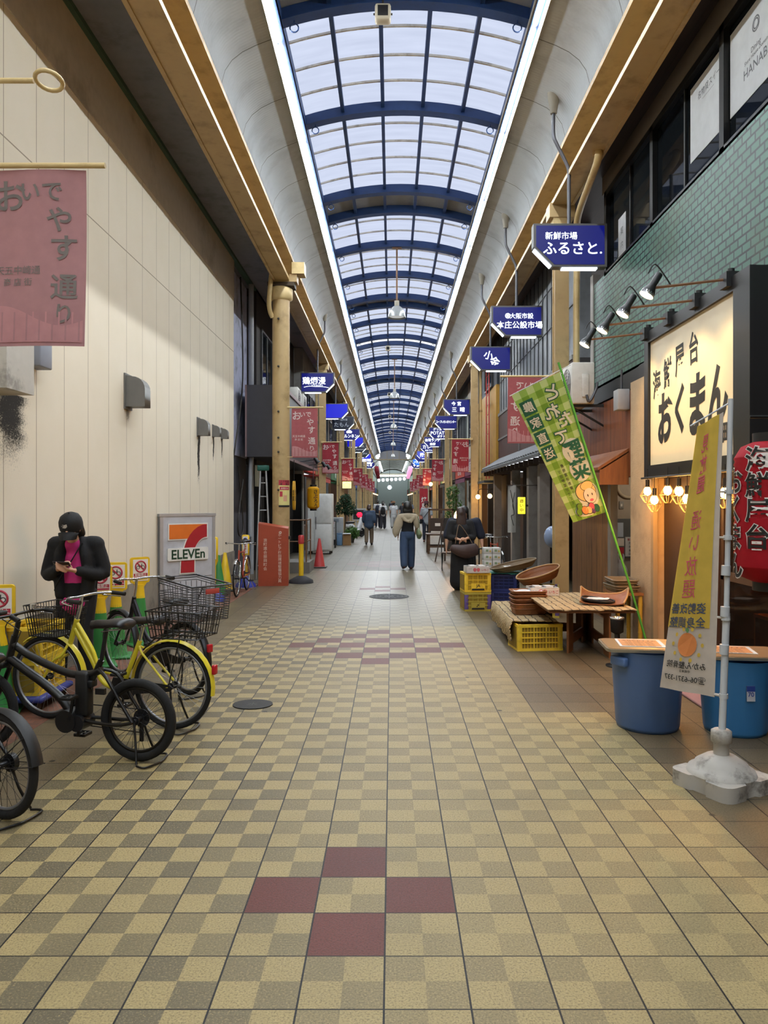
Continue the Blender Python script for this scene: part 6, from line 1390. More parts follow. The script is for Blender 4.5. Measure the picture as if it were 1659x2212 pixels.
def berry_box(lab, x, y, z, rz):
    t = thing('carton', lab, 'box', (x, y, z), rz, 'white fruit cartons'); w, d, h = .36, .27, .10
    MB().box(-w/2, w/2, -d/2, -d/2+.004, 0, h, M_boxw).box(-w/2, w/2, d/2-.004, d/2, 0, h, M_boxw).box(-w/2, -w/2+.004, -d/2, d/2, 0, h, M_boxw).box(w/2-.004, w/2, -d/2, d/2, 0, h, M_boxw).box(-w/2, w/2, -d/2, d/2, 0, .004, M_boxw).box(-w/2, w/2, -d/2, -d/2+.05, h-.004, h, M_boxw).box(-w/2, w/2, d/2-.05, d/2, h-.004, h, M_boxw).build('tray', t)
    b = MB(); T = FC((0, -d/2-.002, h/2))
    for q in (-.055, .0): b.prism([(q+.026*math.cos(a)*(1+.25*math.sin(a)), .030*math.sin(a)) for a in [2*PI*k/14 for k in range(14)]], 0, .002, M_boxp, T)
    b.text('いちご', .04, M_pred, T @ tr(.11, 0, .002), .012); b.text('JAL 010', .016, M_gink, T @ tr(-.13, .015, .002), .005); b.build('print', t)
    for q in (-.07, .07): MB().box(q-.045, q+.045, -.09, .09, h-.01, h+.012, M_boxw).build('flap', t)
berry_box('white carton printed with pink fruit, on the straw matted table', 1.90, 9.45, .548, .04); berry_box('white carton printed with pink fruit, on the yellow crates', 1.335, 11.80, .602, .10)
M_crpu = mat('purple_band', '5a4a86', .5); M_crol = mat('olive_yellow_plastic', 'a89a3e', .5)
crate('plastic_crate', 'yellow crate with purple corners, bottom of the pair before the embracing women', 1.33, 11.92, 0, .42, .40, .295, M_crol, .10, 'yellow crates at the stall', 4, 3, M_crpu, '〆', M_crdy)
crate('plastic_crate', 'yellow crate under the fruit carton, top of the pair', 1.33, 11.92, .30, .42, .40, .295, M_cry, .10, 'yellow crates at the stall', 4, 2, None, 'JA', M_crdy)
M_net = mat('teal_net', '2c7468', .7)
crate('plastic_crate', 'navy crate, bottom of the navy stack behind the low mat', 1.84, 12.15, 0, .42, .50, .29, M_crb, -.25, 'navy crates at the stall', 4, 3, None, None, M_crbd)
crate('plastic_crate', 'navy crate draped with teal net, top of the navy stack', 1.84, 12.15, .295, .42, .50, .26, M_crb, -.25, 'navy crates at the stall', 4, 3, None, None, M_crbd)
crate('plastic_crate', 'olive crate with purple corners and a teal side behind the fruit carton', 2.30, 11.32, 0, .44, .46, .45, M_crol, -.2, 'yellow crates at the stall', 4, 4, M_crpu, None, M_crdy)
crumpled('net_cover', 'teal net laid over the navy crates', 1.84, 12.12, .553, .50, .56, M_net, 5, 'net', -.25, .016)
def oval_basket(lab, x, y, z, a, bq, h, m_, rz, rx):
    t = thing('woven_basket', lab, 'basket', (x, y, z), rz, 'woven baskets on the crates', rx); b = MB()
    b.lathe([(.80, 0), (.92, h*.5), (1.0, h), (.97, h), (.90, h*.5), (.78, .012), (.0, .012)], m_, Matrix.Diagonal((a, bq, 1, 1)), 32, cap=False); b.lathe([(.0, -.001), (.8, 0)], m_, Matrix.Diagonal((a, bq, 1, 1)), 32, cap=False); b.build('body', t)
    b = MB().tube([(a*math.cos(q), bq*math.sin(q), h) for q in [2*PI*k/32 for k in range(32)]], .014, M_cane2 if m_ is not M_gcane else M_gcane, 6, closed=True); b.build('rim', t); return t
oval_basket('flat grey oval basket lying tilted on the navy crates', 1.98, 12.1, .625, .38, .26, .09, M_gcane, .1, .0).rotation_euler.y = -.22
oval_basket('brown woven basket tilted on the olive crate, its rim bound with cane', 2.24, 11.32, .535, .34, .25, .13, M_cane, .15, .1).rotation_euler.y = -.30
crumpled('newspaper', 'folded newspaper in the grey oval basket', 1.90, 12.06, .66, .22, .18, M_paper, 8, 'newspaper', .2, .012)
# winnowing basket with a black liner
t = thing('winnowing_basket', 'brown scoop shaped winnowing basket on the right end of the table', 'basket', (2.43, 8.62, .548), -.35)
rows = []
for k in range(8):
    q = k/7; hh = 0
    rows.append([(.27*math.sin(a)*(1-.12*(1-q)), -.20+.42*q+.0*abs(math.sin(a)), .015+.075*abs(math.sin(a))**4*(.3+.7*q)+(.075*q**6)) for a in [(-1+2*j/12)*PI/2 for j in range(13)]])
b = MB(); b.sheet(rows, .010, M_cane); b.build('body', t); MB().tube(smooth_path([r[0] for r in rows]+rows[-1][1:-1:2]+[r[-1] for r in rows[::-1]], 2), .012, M_cane2, 6).build('rim', t)
t = thing('black_tray', 'black rounded tray resting in the winnowing basket', 'tray', (2.36, 8.58, .585), -.35, None, .0, .10); b = MB().prism(rrect(.34, .26, .10, 6), 0, .008, M_black, None, True); b.tube([(p[0], p[1], .02) for p in rrect(.36, .28, .11, 6)], .010, M_black, 6, closed=True); b.build('tray', t)
crumpled('paper_sheet', 'white paper lying in the black tray', 2.36, 8.58, .605, .24, .17, M_paper, 12, 'paper', -.45, .008)
t = thing('bamboo_stand', 'stand on yellow bamboo legs by the wooden post', 'stand', (2.86, 9.18, 0)); MB().box(-.20, .14, -.26, .26, .60, .63, M_ply).build('shelf', t); M_bam = mat('yellow_bamboo', 'b59436', .4)
for sx in (-.16, .11):
    for sy in (-.22, .22):
        b = MB().cyl((sx, sy, 0), (sx, sy, .60), .026, M_bam, 10)
        for z in (.15, .32, .48): b.cyl((sx, sy, z), (sx, sy, z+.012), .030, M_bam, 10)
        b.build('leg', t)
cane_tray('cane_basket', 'long grey cane basket, lower one on the bamboo stand', 2.81, 9.18, .632, .30, .48, .07, M_gcane, .06, 'long baskets on the bamboo stand'); cane_tray('cane_basket', 'long grey cane basket, upper one on the bamboo stand', 2.81, 9.18, .704, .30, .48, .07, M_gcane, -.04, 'long baskets on the bamboo stand')
t = thing('ashtray_stand', 'black standing ashtray with a steel rim in front of the table', 'ashtray', (2.36, 7.85, 0)); MB().lathe([(.115, 0), (.115, .015), (.03, .03)], M_black, None, 20).build('base', t); MB().cyl((0, 0, .02), (0, 0, .34), .028, M_black, 12).lathe([(.03, .34), (.065, .36), (.07, .50)], M_black, None, 20, cap=False).build('post', t); MB().lathe([(.07, .495), (.076, .505), (.07, .515), (.045, .512), (.03, .48)], M_chr, None, 24, cap=False).build('rim', t)

# ---- green checked flag on a slanting pole, seen from behind
t = thing('vertical_flag', 'green checked vertical flag with white and dark green lettering on a slanting green pole', 'flag', (3.05, 8.78, 0))
M_gpole = mat('green_pole', '4f9a3c', .4); org = Vector((3.05, 8.78, 0))
MB().tube([(-.09, -.16, .0), (-.27, -.10, .68), (-1.16, -.28, 3.30)], .014, M_gpole, 8).build('pole', t)
TL, TR2, BR, BL = Vector((1.35, 8.45, 2.92))-org, Vector((1.905, 8.50, 3.19))-org, Vector((2.475, 8.66, 1.60))-org, Vector((2.09, 8.62, 1.48))-org
def fnf(u, v, off=0.0):
    p = TL.lerp(TR2, u).lerp(BL.lerp(BR, u), v); k = .010*math.sin(u*4+v*5)*(1-u*.6)
    return tuple(p+Vector((0, -1, 0))*(off+k))
M_g1 = cloth('flag_light_green', 'b3c78c', .35); M_g2 = cloth('flag_mid_green', '8fb158', .35); M_g3 = cloth('flag_leaf_green', '6f9638', .35); M_dg = cloth('flag_dark_green', '2a5a46', .2); M_fwh = cloth('flag_white', 'cfd0c4', .3)
NU, NV = 14, 40; b = MB()
for off, flip in ((-.001, False), (.001, True)):
    v = [fnf(i/NU, k/NV, off*-1 if False else (.001 if not flip else -.001)) for k in range(NV+1) for i in range(NU+1)]
    for k in range(NV):
        for i in range(NU):
            a, c = (i//2) % 2, (k//2) % 2; m_ = M_g3 if a and c else (M_g1 if not a and not c else M_g2)
            q = (k*(NU+1)+i, k*(NU+1)+i+1, (k+1)*(NU+1)+i+1, (k+1)*(NU+1)+i); b.add([v[j] for j in q], [(0, 1, 2, 3) if not flip else (3, 2, 1, 0)], m_, None, True)
FWd, FHt = .58, 1.72
for off in (.005, -.005):
    lay = lambda x, y, d=0, off=off: fnf(x/FWd, y/FHt, off*(1+d))
    def ft(s_, sz, cx, cy, m_, w8, d, wide=1.0): textf(b, s_, sz, m_, (lambda x, y, cx=cx, cy=cy, d=d: lay(cx-x, cy-y, d)), 0, 0, w8, wide)
    def blob(cx, cy, rx, ry, m_, d, n=18): b.add([lay(cx+rx*math.cos(2*PI*k/n), cy+ry*math.sin(2*PI*k/n), d) for k in range(n)], [tuple(range(n))], m_)
    for s_, sz, cx, cy in (('と', .19, .42, .17), ('れ', .19, .34, .38), ('た', .18, .46, .52), ('て', .18, .35, .70)): ft(s_, sz, cx, cy, M_dg, .085, 0); ft(s_, sz, cx, cy, M_fwh, .026, 1.2)
    for s_, cy in (('野', .90), ('菜', 1.13)): blob(.42, cy, .145, .150, M_fwh, 0); ft(s_, .25, .42, cy, M_dg, .028, 1.2)
    for k, s_ in enumerate('農家直送'):
        cy = .22+.20*k; q = [lay(.11+dx, cy+dy, 0) for dx, dy in ((-.082, -.09), (.082, -.09), (.082, .09), (-.082, .09))]; b.add(q, [(0, 1, 2, 3)], M_dg); ft(s_, .135, .11, cy, M_fwh, .014, 1.4)
    for k, s_ in enumerate('産地直送新鮮！'): ft(s_, .045, .20, 1.02+.058*k, M_ink, .012, .3)
    for k, s_ in enumerate('毎日野菜がとどく'): ft(s_, .045, .13, 1.08+.058*k, M_ink, .012, .3)
    M_hat = cloth('print_straw', 'd8b878', .2); M_skn = cloth('print_skin', 'dcc4b4', .2)
    blob(.40, 1.45, .17, .16, M_fwh, 0); blob(.30, 1.62, .2, .08, M_fwh, 0)
    blob(.38, 1.41, .158, .122, M_ink, .5); blob(.38, 1.41, .150, .115, M_hat, 1.0); blob(.42, 1.345, .098, .058, M_ink, 1.3); blob(.42, 1.345, .092, .052, M_hat, 1.7); blob(.42, 1.47, .103, .098, M_ink, 1.5); blob(.42, 1.47, .097, .092, M_skn, 2.1)
    for q in (.385, .455): blob(q, 1.46, .010, .017, M_ink, 3.0, 10)
    blob(.42, 1.525, .03, .016, M_fp, 3.0, 12)
    for cx, cy, r, m_ in ((.20, 1.56, .04, M_g3), (.16, 1.62, .04, M_g3), (.26, 1.62, .05, M_fo), (.32, 1.63, .045, M_hat), (.38, 1.60, .045, M_fp), (.385, 1.655, .03, cloth('print_purple', '5c3f6a', .2)), (.45, 1.635, .045, M_dg)): (blob(cx, cy, r+.006, r+.006, M_ink, 2.3, 14), blob(cx, cy, r, r, m_, 2.8, 14))
b.build('cloth', t)
b = MB().tube([Vector(fnf(0, 0))+Vector((-.02, 0, -.01)), Vector(fnf(1, 0))+Vector((.0, 0, .02)), Vector(fnf(1, 0))+Vector((.12, 0, .08))], .006, M_wpole, 6); b.build('cross_bar', t)
b = MB()
for v in (.01, .2, .42, .62, .80, .99):
    p = Vector(fnf(1, v)); z = p.z; s_ = (z-.68)/2.62; c = Vector((-.27, -.10, .68)).lerp(Vector((-1.16, -.28, 3.30)), s_); b.tube([p, c], .014, M_fwh, 6, flat=.4)
b.build('loop', t)
# white boxes on a black cart
t = thing('hand_cart', 'black folding cart behind the crates carrying white boxes', 'cart', (1.80, 13.55, 0)); MB().box(-.17, .17, -.15, .15, .10, .13, M_black).build('deck', t); b = MB()
for sx in (-1, 1): b.tube([(sx*.2, .17, .1), (sx*.2, .17, .85)], .014, M_black, 6)
b.tube([(-.2, .17, .85), (.2, .17, .85)], .014, M_black, 6).build('frame', t)
for sx in (-1, 1): MB().cyl((sx*.18-.02, .05, .06), (sx*.18+.02, .05, .06), .06, M_black, 14).build('wheel', t)
M_wbx = mat('white_box_card', 'c0c2c0', .6); M_gbx = mat('green_print', '7a9272', .6)
def wbox(lab, x, y, z, w, d, h): 
    t = thing('white_box', lab, 'box', (x, y, z), .04, 'white boxes on the black cart'); MB().cbox((0, 0, h/2), (w, d, h), M_wbx, None, .004).build('box', t); b = MB(); b.cbox((-.02, -d/2-.001, h*.55), (w*.30, .003, h*.35), M_gbx); b.cbox((w*.25, -d/2-.001, h*.45), (w*.2, .003, h*.3), mat('yellow_print', 'b8a05a', .6)); b.build('print', t)
wbox('big white carton at the bottom of the black cart', 1.80, 13.52, .13, .32, .27, .42)
for c in (0, 1):
    for k in range(3): wbox('small white carton, %s in the %s column on the cart' % (('bottom', 'middle', 'top')[k], ('left', 'right')[c]), 1.72+.155*c, 13.5, .552+.112*k, .145, .22, .11)
b = MB().ball((0, 0, 0), (.15, .15, .19), mat('pale_blue_rubber', '8294b4', .2), n=24, k=14); t = thing('balloon', 'pale blue balloon half hidden behind the yellow column at right', 'balloon', (2.79, 13.0, 1.10)); b.build('balloon', t); MB().cyl((0, 0, -.18), (0.05, .1, -1.10), .003, M_card, 4).build('string', t)
# ------------------------------------------------------------------ houses behind the columns
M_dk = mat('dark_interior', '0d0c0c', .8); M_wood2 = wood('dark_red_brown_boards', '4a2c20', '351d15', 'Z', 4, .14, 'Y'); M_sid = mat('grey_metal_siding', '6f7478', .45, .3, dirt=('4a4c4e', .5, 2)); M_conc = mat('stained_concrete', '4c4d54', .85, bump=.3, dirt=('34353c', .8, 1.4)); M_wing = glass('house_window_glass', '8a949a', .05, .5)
M_frm = mat('window_frame_aluminium', '55585a', .45, .5); M_shut = mat('steel_shutter', '8c8f90', .45, .4); M_litw = emit('shop_tube', 'ffdca8', 5)
class House:
    """a house on one side of the street: local x points into the street from the wall face, y along the street"""
    def __init__(s, nm, lab, side, xf, y0, y1): s.t = thing(nm, lab, 'building', (xf, y0, 0)); s.k = -side; s.L = y1-y0
    def bx(s, b, a0, a1, y0, y1, z0, z1, m_):
        q = sorted((a0*s.k, a1*s.k)); b.box(q[0], q[1], y0, y1, z0, z1, m_); return s
    def part(s, nm, boxes, m_):
        b = MB()
        for q in boxes: s.bx(b, *q, m_)
        return b.build(nm, s.t)
    def window(s, y0, y1, z0, z1, mg=None, n=2):
        f = MB(); e = .05
        for q in ((y0, y1, z0-e, z0), (y0, y1, z1, z1+e), (y0-e, y0, z0-e, z1+e), (y1, y1+e, z0-e, z1+e)): s.bx(f, -.02, .05, *q, M_frm)
        for i in range(1, n): yy = y0+(y1-y0)*i/n; s.bx(f, -.02, .04, yy-.02, yy+.02, z0, z1, M_frm)
        w = f.build('window', s.t); b = MB(); s.bx(b, .012, .02, y0, y1, z0, z1, mg or M_wing); b.build('pane', w); return w
# left: narrow concrete house with pipes
h_ = House('concrete_house', 'narrow stained concrete house right after the cream wall, pipes down its front', -1, -3.55, 16.02, 18.3)
h_.part('wall', [(-.3, 0, 0, 2.28, 0, 6.88)], M_conc); h_.part('upper_panel', [(0, .03, .05, 2.2, 2.75, 6.85)], mat('blue_grey_panel', 'b4b8d0', .7, dirt=('3c3e4a', .6, 2.5)))
b = MB().tube([(.25, 1.6, 0), (.25, 1.6, 6.8)], .06, mat('grey_downpipe', 'a8acb2', .5), 10).tube(smooth_path([(.30, 1.2, .9), (.30, 1.25, 2.4), (.36, 1.3, 3.0), (.38, 1.3, 3.15)]), .05, mat('grey_downpipe', 'a8acb2'), 8); b.build('downpipe', h_.t)
b = MB().tube(smooth_path([(.12, 1.0, 6.8), (.15, 1.1, 4.5), (.12, .4, 2.9), (.1, .2, 2.5)]), .018, M_dark, 6).tube(smooth_path([(.15, .6, 2.5), (.2, .9, 1.2), (.2, .5, .95), (.2, .35, 1.3), (.2, .9, 2.2)]), .018, M_dark, 6).tube(smooth_path([(.12, 1.9, 6.6), (.18, 2.0, 4.6), (.25, 2.4, 4.2), (.5, 3.2, 4.1)]), .03, M_pipe, 6); b.build('cable', h_.t)
MB().cbox((.42, 1.5, 2.3), (.10, .20, .50), mat('breaker_box', 'a9a48c', .5), None, .01).build('meter_box', h_.t)
# left: dark restaurant with a charcoal fascia
h_ = House('restaurant_house', 'dark restaurant house on the left with a charcoal fascia and black entrance', -1, -3.30, 18.3, 25.3)
M_char = mat('charcoal_metal', '3a3a40', .45, .2); M_rwall = mat('brown_grey_render', '302c2a', .85, dirt=('2a2726', .7, 1.5))
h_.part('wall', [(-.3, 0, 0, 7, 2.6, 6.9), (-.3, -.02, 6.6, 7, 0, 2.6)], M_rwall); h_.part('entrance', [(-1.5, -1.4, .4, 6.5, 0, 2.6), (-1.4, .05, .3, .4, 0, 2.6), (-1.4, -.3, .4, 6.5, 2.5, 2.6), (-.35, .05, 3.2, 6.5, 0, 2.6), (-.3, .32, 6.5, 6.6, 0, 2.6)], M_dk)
h_.part('fascia', [(0, .80, -1.3, 6.95, 2.72, 4.35)], M_char); h_.part('fascia_edge', [(.80, .83, -1.3, 6.95, 4.30, 4.38), (.80, .83, -1.3, 6.95, 2.70, 2.77), (-.02, .02, -1.32, -1.29, 2.72, 4.35)], mat('pinkish_grey_edge', '7a6466', .5))
h_.window(.6, 2.2, 4.6, 6.0); h_.window(3.4, 5.6, 4.6, 6.0); h_.part('door', [(-.6, -.55, 1.0, 3.0, 0, 2.2)], M_brown)
for i, yy in enumerate((20.4, 22.6, 24.2)):
    t = thing('fascia_spotlight', 'dark unlit spotlight under the charcoal fascia, %s from the near end' % ORD[i], 'spotlight', (-2.50, yy, 2.78), group='spotlights under the charcoal fascia')
    MB().tube([(0, 0, 0), (.42, 0, .06)], .012, M_black, 6).build('arm', t); MB().lathe([(.03, -.10), (.045, -.08), (.05, .02), (.07, .08)], M_black, tr(.46, 0, .03) @ roty(2.5), 14).build('head', t)
def ac_unit(lab, x, y, z, side):
    t = thing('air_conditioner', lab, 'air conditioner', (x, y, z)); MB().cbox((0, 0, .29), (.30, .78, .58), M_ac, None, .015).build('casing', t); b = MB(); s = -side*.153
    for r in (.08, .16, .23): b.ring((s, -.08, .29), r, .006, M_pipe, 'X', 20, 4)
    for k in range(9): b.box(s-.002, s+.002, -.33, .17, .06+.055*k, .066+.055*k, M_pipe)
    b.build('fan_grille', t); MB().box(-.16, .16, -.36, -.32, -.06, 0, M_black).box(-.16, .16, .32, .36, -.06, 0, M_black).build('bracket', t); return t
ac_unit('air conditioner above the charcoal fascia, nearer of two on the left', -2.85, 22.0, 4.42, -1); ac_unit('air conditioner above the charcoal fascia, farther of two on the left', -2.85, 23.4, 4.42, -1)
t = thing('paper_lantern', 'yellow paper lantern with black writing hanging by the dark restaurant', 'lantern', (-2.12, 20.3, 1.80))
MB().lathe([(.09, -.30), (.14, -.27)]+[(.162+.003*math.cos(k*PI), -.24+.48*k/20) for k in range(21)]+[(.14, .27), (.09, .30)], cloth('yellow_lantern_paper', 'dfa81c', .3, .6), None, 24).build('shade', t)
b = MB(); textf(b, 'さぶろう', .13, M_ink, lambda x, y: (.167*math.sin(.5+x/.165), -.167*math.cos(.5+x/.165), y), 0, -.03, .02, 1, True, 1.0); b.build('lettering', t); MB().cyl((0, 0, .29), (0, 0, .35), .09, M_black, 18).build('rim', t); MB().cyl((0, 0, -.35), (0, 0, -.29), .09, M_black, 18).build('rim', t); MB().tube([(0, 0, .35), (0, 0, .98), (-.40, 0, .98)], .010, M_black, 5).build('bracket', t)
t = thing('oval_sign', 'upright yellow oval sign just behind the round column', 'sign', (-2.42, 18.6, 1.85)); MB().lathe([(0, -.03), (1, -.03), (1, .03), (0, .03)], mat('sign_yellow', 'd6a01e', .5), rotz(PI/2) @ rotx(PI/2) @ Matrix.Diagonal((.13, .36, 1, 1)), 28, False, False).build('board', t); b = MB(); b.vtext('営業', .14, M_ink, frame((.032, 0, 0), (0, 1, 0), (0, 0, 1)), .02); b.vtext('営業', .14, M_ink, FC((0, -.14, 0)) @ Matrix.Diagonal((.3, 1, 1, 1)), .01); b.build('lettering', t); MB().cyl((0, 0, .34), (0, 0, .88), .01, M_black, 6).build('hanger', t)
t = thing('refrigerator', 'tall white upright refrigerator standing outside the restaurant', 'refrigerator', (-2.30, 24.35, 0)); M_fr = mat('fridge_white', 'cdcfcd', .4, dirt=('8a8a82', .25, 4))
MB().cbox((0, 0, 1.02), (.78, .70, 1.84), M_fr, None, .02).build('body', t); MB().cbox((.10, -.36, 1.45), (.52, .03, .9), M_fr, None, .01).build('door', t); MB().cbox((.10, -.36, .55), (.52, .03, .82), M_fr, None, .01).build('door', t); MB().box(-.13, -.11, -.40, -.375, .8, 1.2, M_pipe).build('handle', t)
for sx in (-1, 1):
    for sy in (-1, 1): MB().cyl((sx*.33, sy*.28, 0), (sx*.33, sy*.28, .11), .03, M_dark, 8).build('foot', t)
# right: grey sided house with a tiled eave
h_ = House('tile_eaved_house', 'old house with grey metal upper storey, dark boards and a tiled eave, right side', 1, 3.22, 13.2, 22.4)
h_.part('upper_wall', [(-.3, 0, 0, 9.2, 4.25, 6.61)], M_sid); h_.part('boarded_wall', [(-.3, .03, 0, 9.2, 2.85, 4.25)], M_wood2)
b = MB()
for k in range(20): b.box(-.02, .0, k*.46-.012, k*.46+.012, 4.25, 6.60, mat('siding_seam', '4e5256', .5, .3))
for z in (5.2, 6.0): b.box(-.018, .0, 0, 9.2, z, z+.015, mat('siding_seam', '4e5256'))
b.build('siding_seam', h_.t); h_.part('trim_board', [(.0, .05, 0, 9.2, 4.22, 4.30), (.0, .05, 2.2, 2.26, 2.9, 4.25), (0, .05, 5.5, 5.56, 2.9, 4.25), (.0, .05, 0, 9.2, 3.5, 3.55)], mat('grey_batten', '6a6a68', .6))
M_tile = mat('grey_roof_tile', '4b4e50', .6, bump=.3); b = MB()
for k in range(33):
    y = .5+k*.265
    if y < 9: b.tube([(.02, y, 2.95), (-.52, y, 2.62)], .075, M_tile, 8, flat=.6)
b.prism([(0, 2.92), (0, 2.84), (-.56, 2.53), (-.56, 2.60)], -9.1, -.4, M_tile, frame((0, 0, 0), (1, 0, 0), (0, 0, 1))); b.build('tiled_eave', h_.t)
b = MB()
for k in range(16): b.box(-.50, 0, .6+k*.55, .68+k*.55, 2.44, 2.55, mat('rafter_wood', '2d2018', .7))
b.build('rafter', h_.t)['kind'] = 'stuff'
h_.part('ground_wall', [(-1.3, -1.2, 0, 9.2, 0, 2.9), (-.25, .0, 7.2, 9.2, 0, 2.6), (-.25, 0, 2.6, 5.2, 0, 2.5)], mat('dark_brown_plaster', '1d1613', .8)); h_.part('sliding_door', [(-.2, -.15, 5.2, 7.2, 0, 2.3)], M_brown)
for i, yy in enumerate((1.7, 2.9, 5.1, 8.2)): h_.part('post', [(.10, .30, yy-.12, yy+.12, 0, 2.55)], mat('grey_post_wood', '75706a', .75, dirt=('5a5048', .6, 3)))
t = thing('shop_curtain', 'narrow white hanging cloth with a black brush drawing under the tiled eave', 'curtain', (2.55, 15.9, 1.95)); rows = [[(-.085+.17*i/6, .03*math.sin(i*.9+k*.2), -1.0*k/12+.5-.4) for i in range(7)] for k in range(13)]
b = MB(); b.sheet(rows, .004, cloth('white_curtain_cloth', 'b8b6b0', .3)); b.tube(smooth_path([(-.04, -.04, .0), (.0, -.045, -.2), (.04, -.04, -.5), (-.02, -.045, -.55), (.03, -.04, -.75)]), .007, M_ink, 5).tube(smooth_path([(.05, -.045, -.05), (.01, -.045, -.3), (.03, -.045, -.42)]), .006, M_ink, 5); b.build('cloth', t); MB().cyl((-.10, 0, .10), (.55, 0, .10), .010, M_brown, 6).build('rod', t)
t = thing('lit_notice', 'yellow glowing notice on the post by the sliding door', 'sign', (2.78, 16.05, 1.62)); MB().cbox((0, 0, 0), (.16, .03, .36), emit('yellow_lit_panel', 'e8e23a', 1.1), None, .01).build('panel', t); b = MB().vtext('商い中', .09, mat('sign_yellow', 'd6a01e'), FC((0, -.017, 0)), .015); b.build('lettering', t); MB().box(-.02, .28, -.01, .02, -.02, .02, M_black).build('bracket', t)
# right: yellow house with a red ladder
h_ = House('yellow_house', 'mustard yellow metal clad house with a thin red ladder on its front, right side', 1, 3.12, 22.4, 27.2)
M_ycl = mat('mustard_cladding', 'a87f2c', .5, dirt=('6a4e1c', .4, 1.5)); h_.part('cladding', [(-.3, 0, 0, 4.8, 2.35, 5.2)], M_ycl); h_.part('upper_wall', [(-.3, -.02, 0, 4.8, 5.2, 6.61)], mat('slate_grey_render', '4b525a', .7)); h_.window(.8, 2.4, 5.3, 6.3)
b = MB()
for yy in (.7, 1.35): b.cyl((-.12, yy, 2.4), (-.12, yy, 5.9), .018, M_cred, 6)
for k in range(11): b.cyl((-.12, .7, 2.6+.3*k), (-.12, 1.35, 2.6+.3*k), .012, M_cred, 6)
b.build('ladder', h_.t); h_.part('ground_wall', [(-1.6, -1.5, 0, 4.8, 0, 2.4), (-1.5, 0, 0, .2, 0, 2.4), (-.2, 0, 3.6, 4.8, 0, 2.4)], mat('warm_timber', '6e4a26', .6)); h_.part('awning', [(0, .35, .1, 4.4, 2.25, 2.33)], mat('grey_awning', '4d5458', .5)); h_.part('shop_lamp', [(-.9, -.7, 1.0, 3.6, 2.28, 2.33)], M_litw)
gl = None
for i, (x, y, z) in enumerate(((3.05, 23.3, 1.86), (2.75, 23.9, 1.84))):
    lab = 'glowing round globe lamp on the yellow house, %s of two' % ('right' if i == 0 else 'left')
    if gl is None: t = thing('globe_lamp', lab, 'lamp', (x, y, z), group='globe lamps of the yellow house'); MB().ball((0, 0, 0), .075, M_bulb2).build('globe', t); MB().tube(smooth_path([(0, 0, .06), (0, 0, .18), (.08, 0, .24), (.25, 0, .24), (.6, 0, .24)], 4), .010, M_black, 6).build('arm', t); gl = t
    else: copy_of(gl, lab, (x, y, z))
lamp_light('globe_glow', (2.75, 23.2, 1.8), 'ffbf70', 22, .08)
# further shops, one after another
PAL = [('9a9a96', 'grey rendered'), ('6d5a48', 'brown boarded'), ('b3ab9c', 'cream rendered'), ('4f5a62', 'slate blue'), ('8a6a52', 'tan brick coloured'), ('7c8480', 'pale green grey'), ('5b4438', 'dark brown'), ('a0937c', 'sand coloured')]
SG = [('お好み焼', 'b03a30'), ('喫茶', '2c4a7a'), ('薬局', '2f6a48'), ('呉服', '6a2c4a'), ('花', '3c7a3c'), ('寿司', '22201f'), ('理容', '2c4a9a'), ('酒場', 'a0522a')]
def shop(side, y0, y1, i):
    xf = -3.0 if side < 0 else 3.2; col, nm = PAL[(i*3+(side > 0)*2) % 8]; tx, sc = SG[(i*5+(side > 0)*3) % 8]
    h_ = House('shop_house', '%s shop house on the %s, %s beyond the %s' % (nm, 'left' if side < 0 else 'right', ORD[i], 'dark restaurant' if side < 0 else 'yellow house'), side, xf, y0+.03, y1-.03)
    L_ = h_.L; r_ = random.Random(i*7+side); m_ = mat('house_wall_'+nm.replace(' ', '_'), col, .75, dirt=('3a3834', .45, 1.5)); zt = 6.88 if side < 0 else 6.6
    h_.part('wall', [(-.3, 0, 0, L_, 2.75, zt), (-.3, 0, 0, .35, 0, 2.75), (-.3, 0, L_-.35, L_, 0, 2.75)], m_)
    h_.part('shop_interior', [(-1.8, -1.7, 0, L_, 0, 2.75), (-1.7, -.3, 0, .1, 0, 2.75), (-1.7, -.3, L_-.1, L_, 0, 2.75)], mat('shop_interior_warm', '7a6248', .8) if i % 3 else mat('shop_interior_dark', '3a342e', .8))
    if i % 3 != 0: h_.part('shop_lamp', [(-1.1, -.95, .8, L_-.8, 2.62, 2.68)], M_litw)
    else: h_.part('shutter', [(-.18, -.14, L_*.45, L_-.35, 0, 2.6)], M_shut)
    f = h_.part('fascia', [(0, .14, .1, L_-.1, 2.72, 3.35)], mat('fascia_'+sc, sc, .5)); b = MB(); b.text(tx, .42, M_card, (FL if side < 0 else FR)((h_.k*.145, L_/2, 3.03)), .015); b.build('lettering', f)
    if i % 2 == 0: h_.part('awning', [(.0, .55, .2, L_-.2, 2.55, 2.60), (.52, .55, .2, L_-.2, 2.40, 2.58)], mat('awning_'+sc, sc, .7))
    n = 2+(i % 2); 
    for k in range(n): h_.window(.5+(L_-.6)*k/n, .5+(L_-.6)*(k+.7)/n, 4.0, 5.5)
    h_.part('counter', [(-.5, .0, .5, L_*.42, 0, .85)], mat('counter_wood', '5f4630', .6))
ys = [25.3, 30.3, 35.5, 41, 46.3, 51.5, 57, 62.5, 68, 74, 80, 88, 96]
for i in range(12): shop(-1, ys[i], ys[i+1], i)
ys = [27.2, 31.5, 36.2, 41.5, 47, 52.5, 58.5, 64, 69.5, 75, 81, 88, 96]
for i in range(12): shop(1, ys[i], ys[i+1], i)
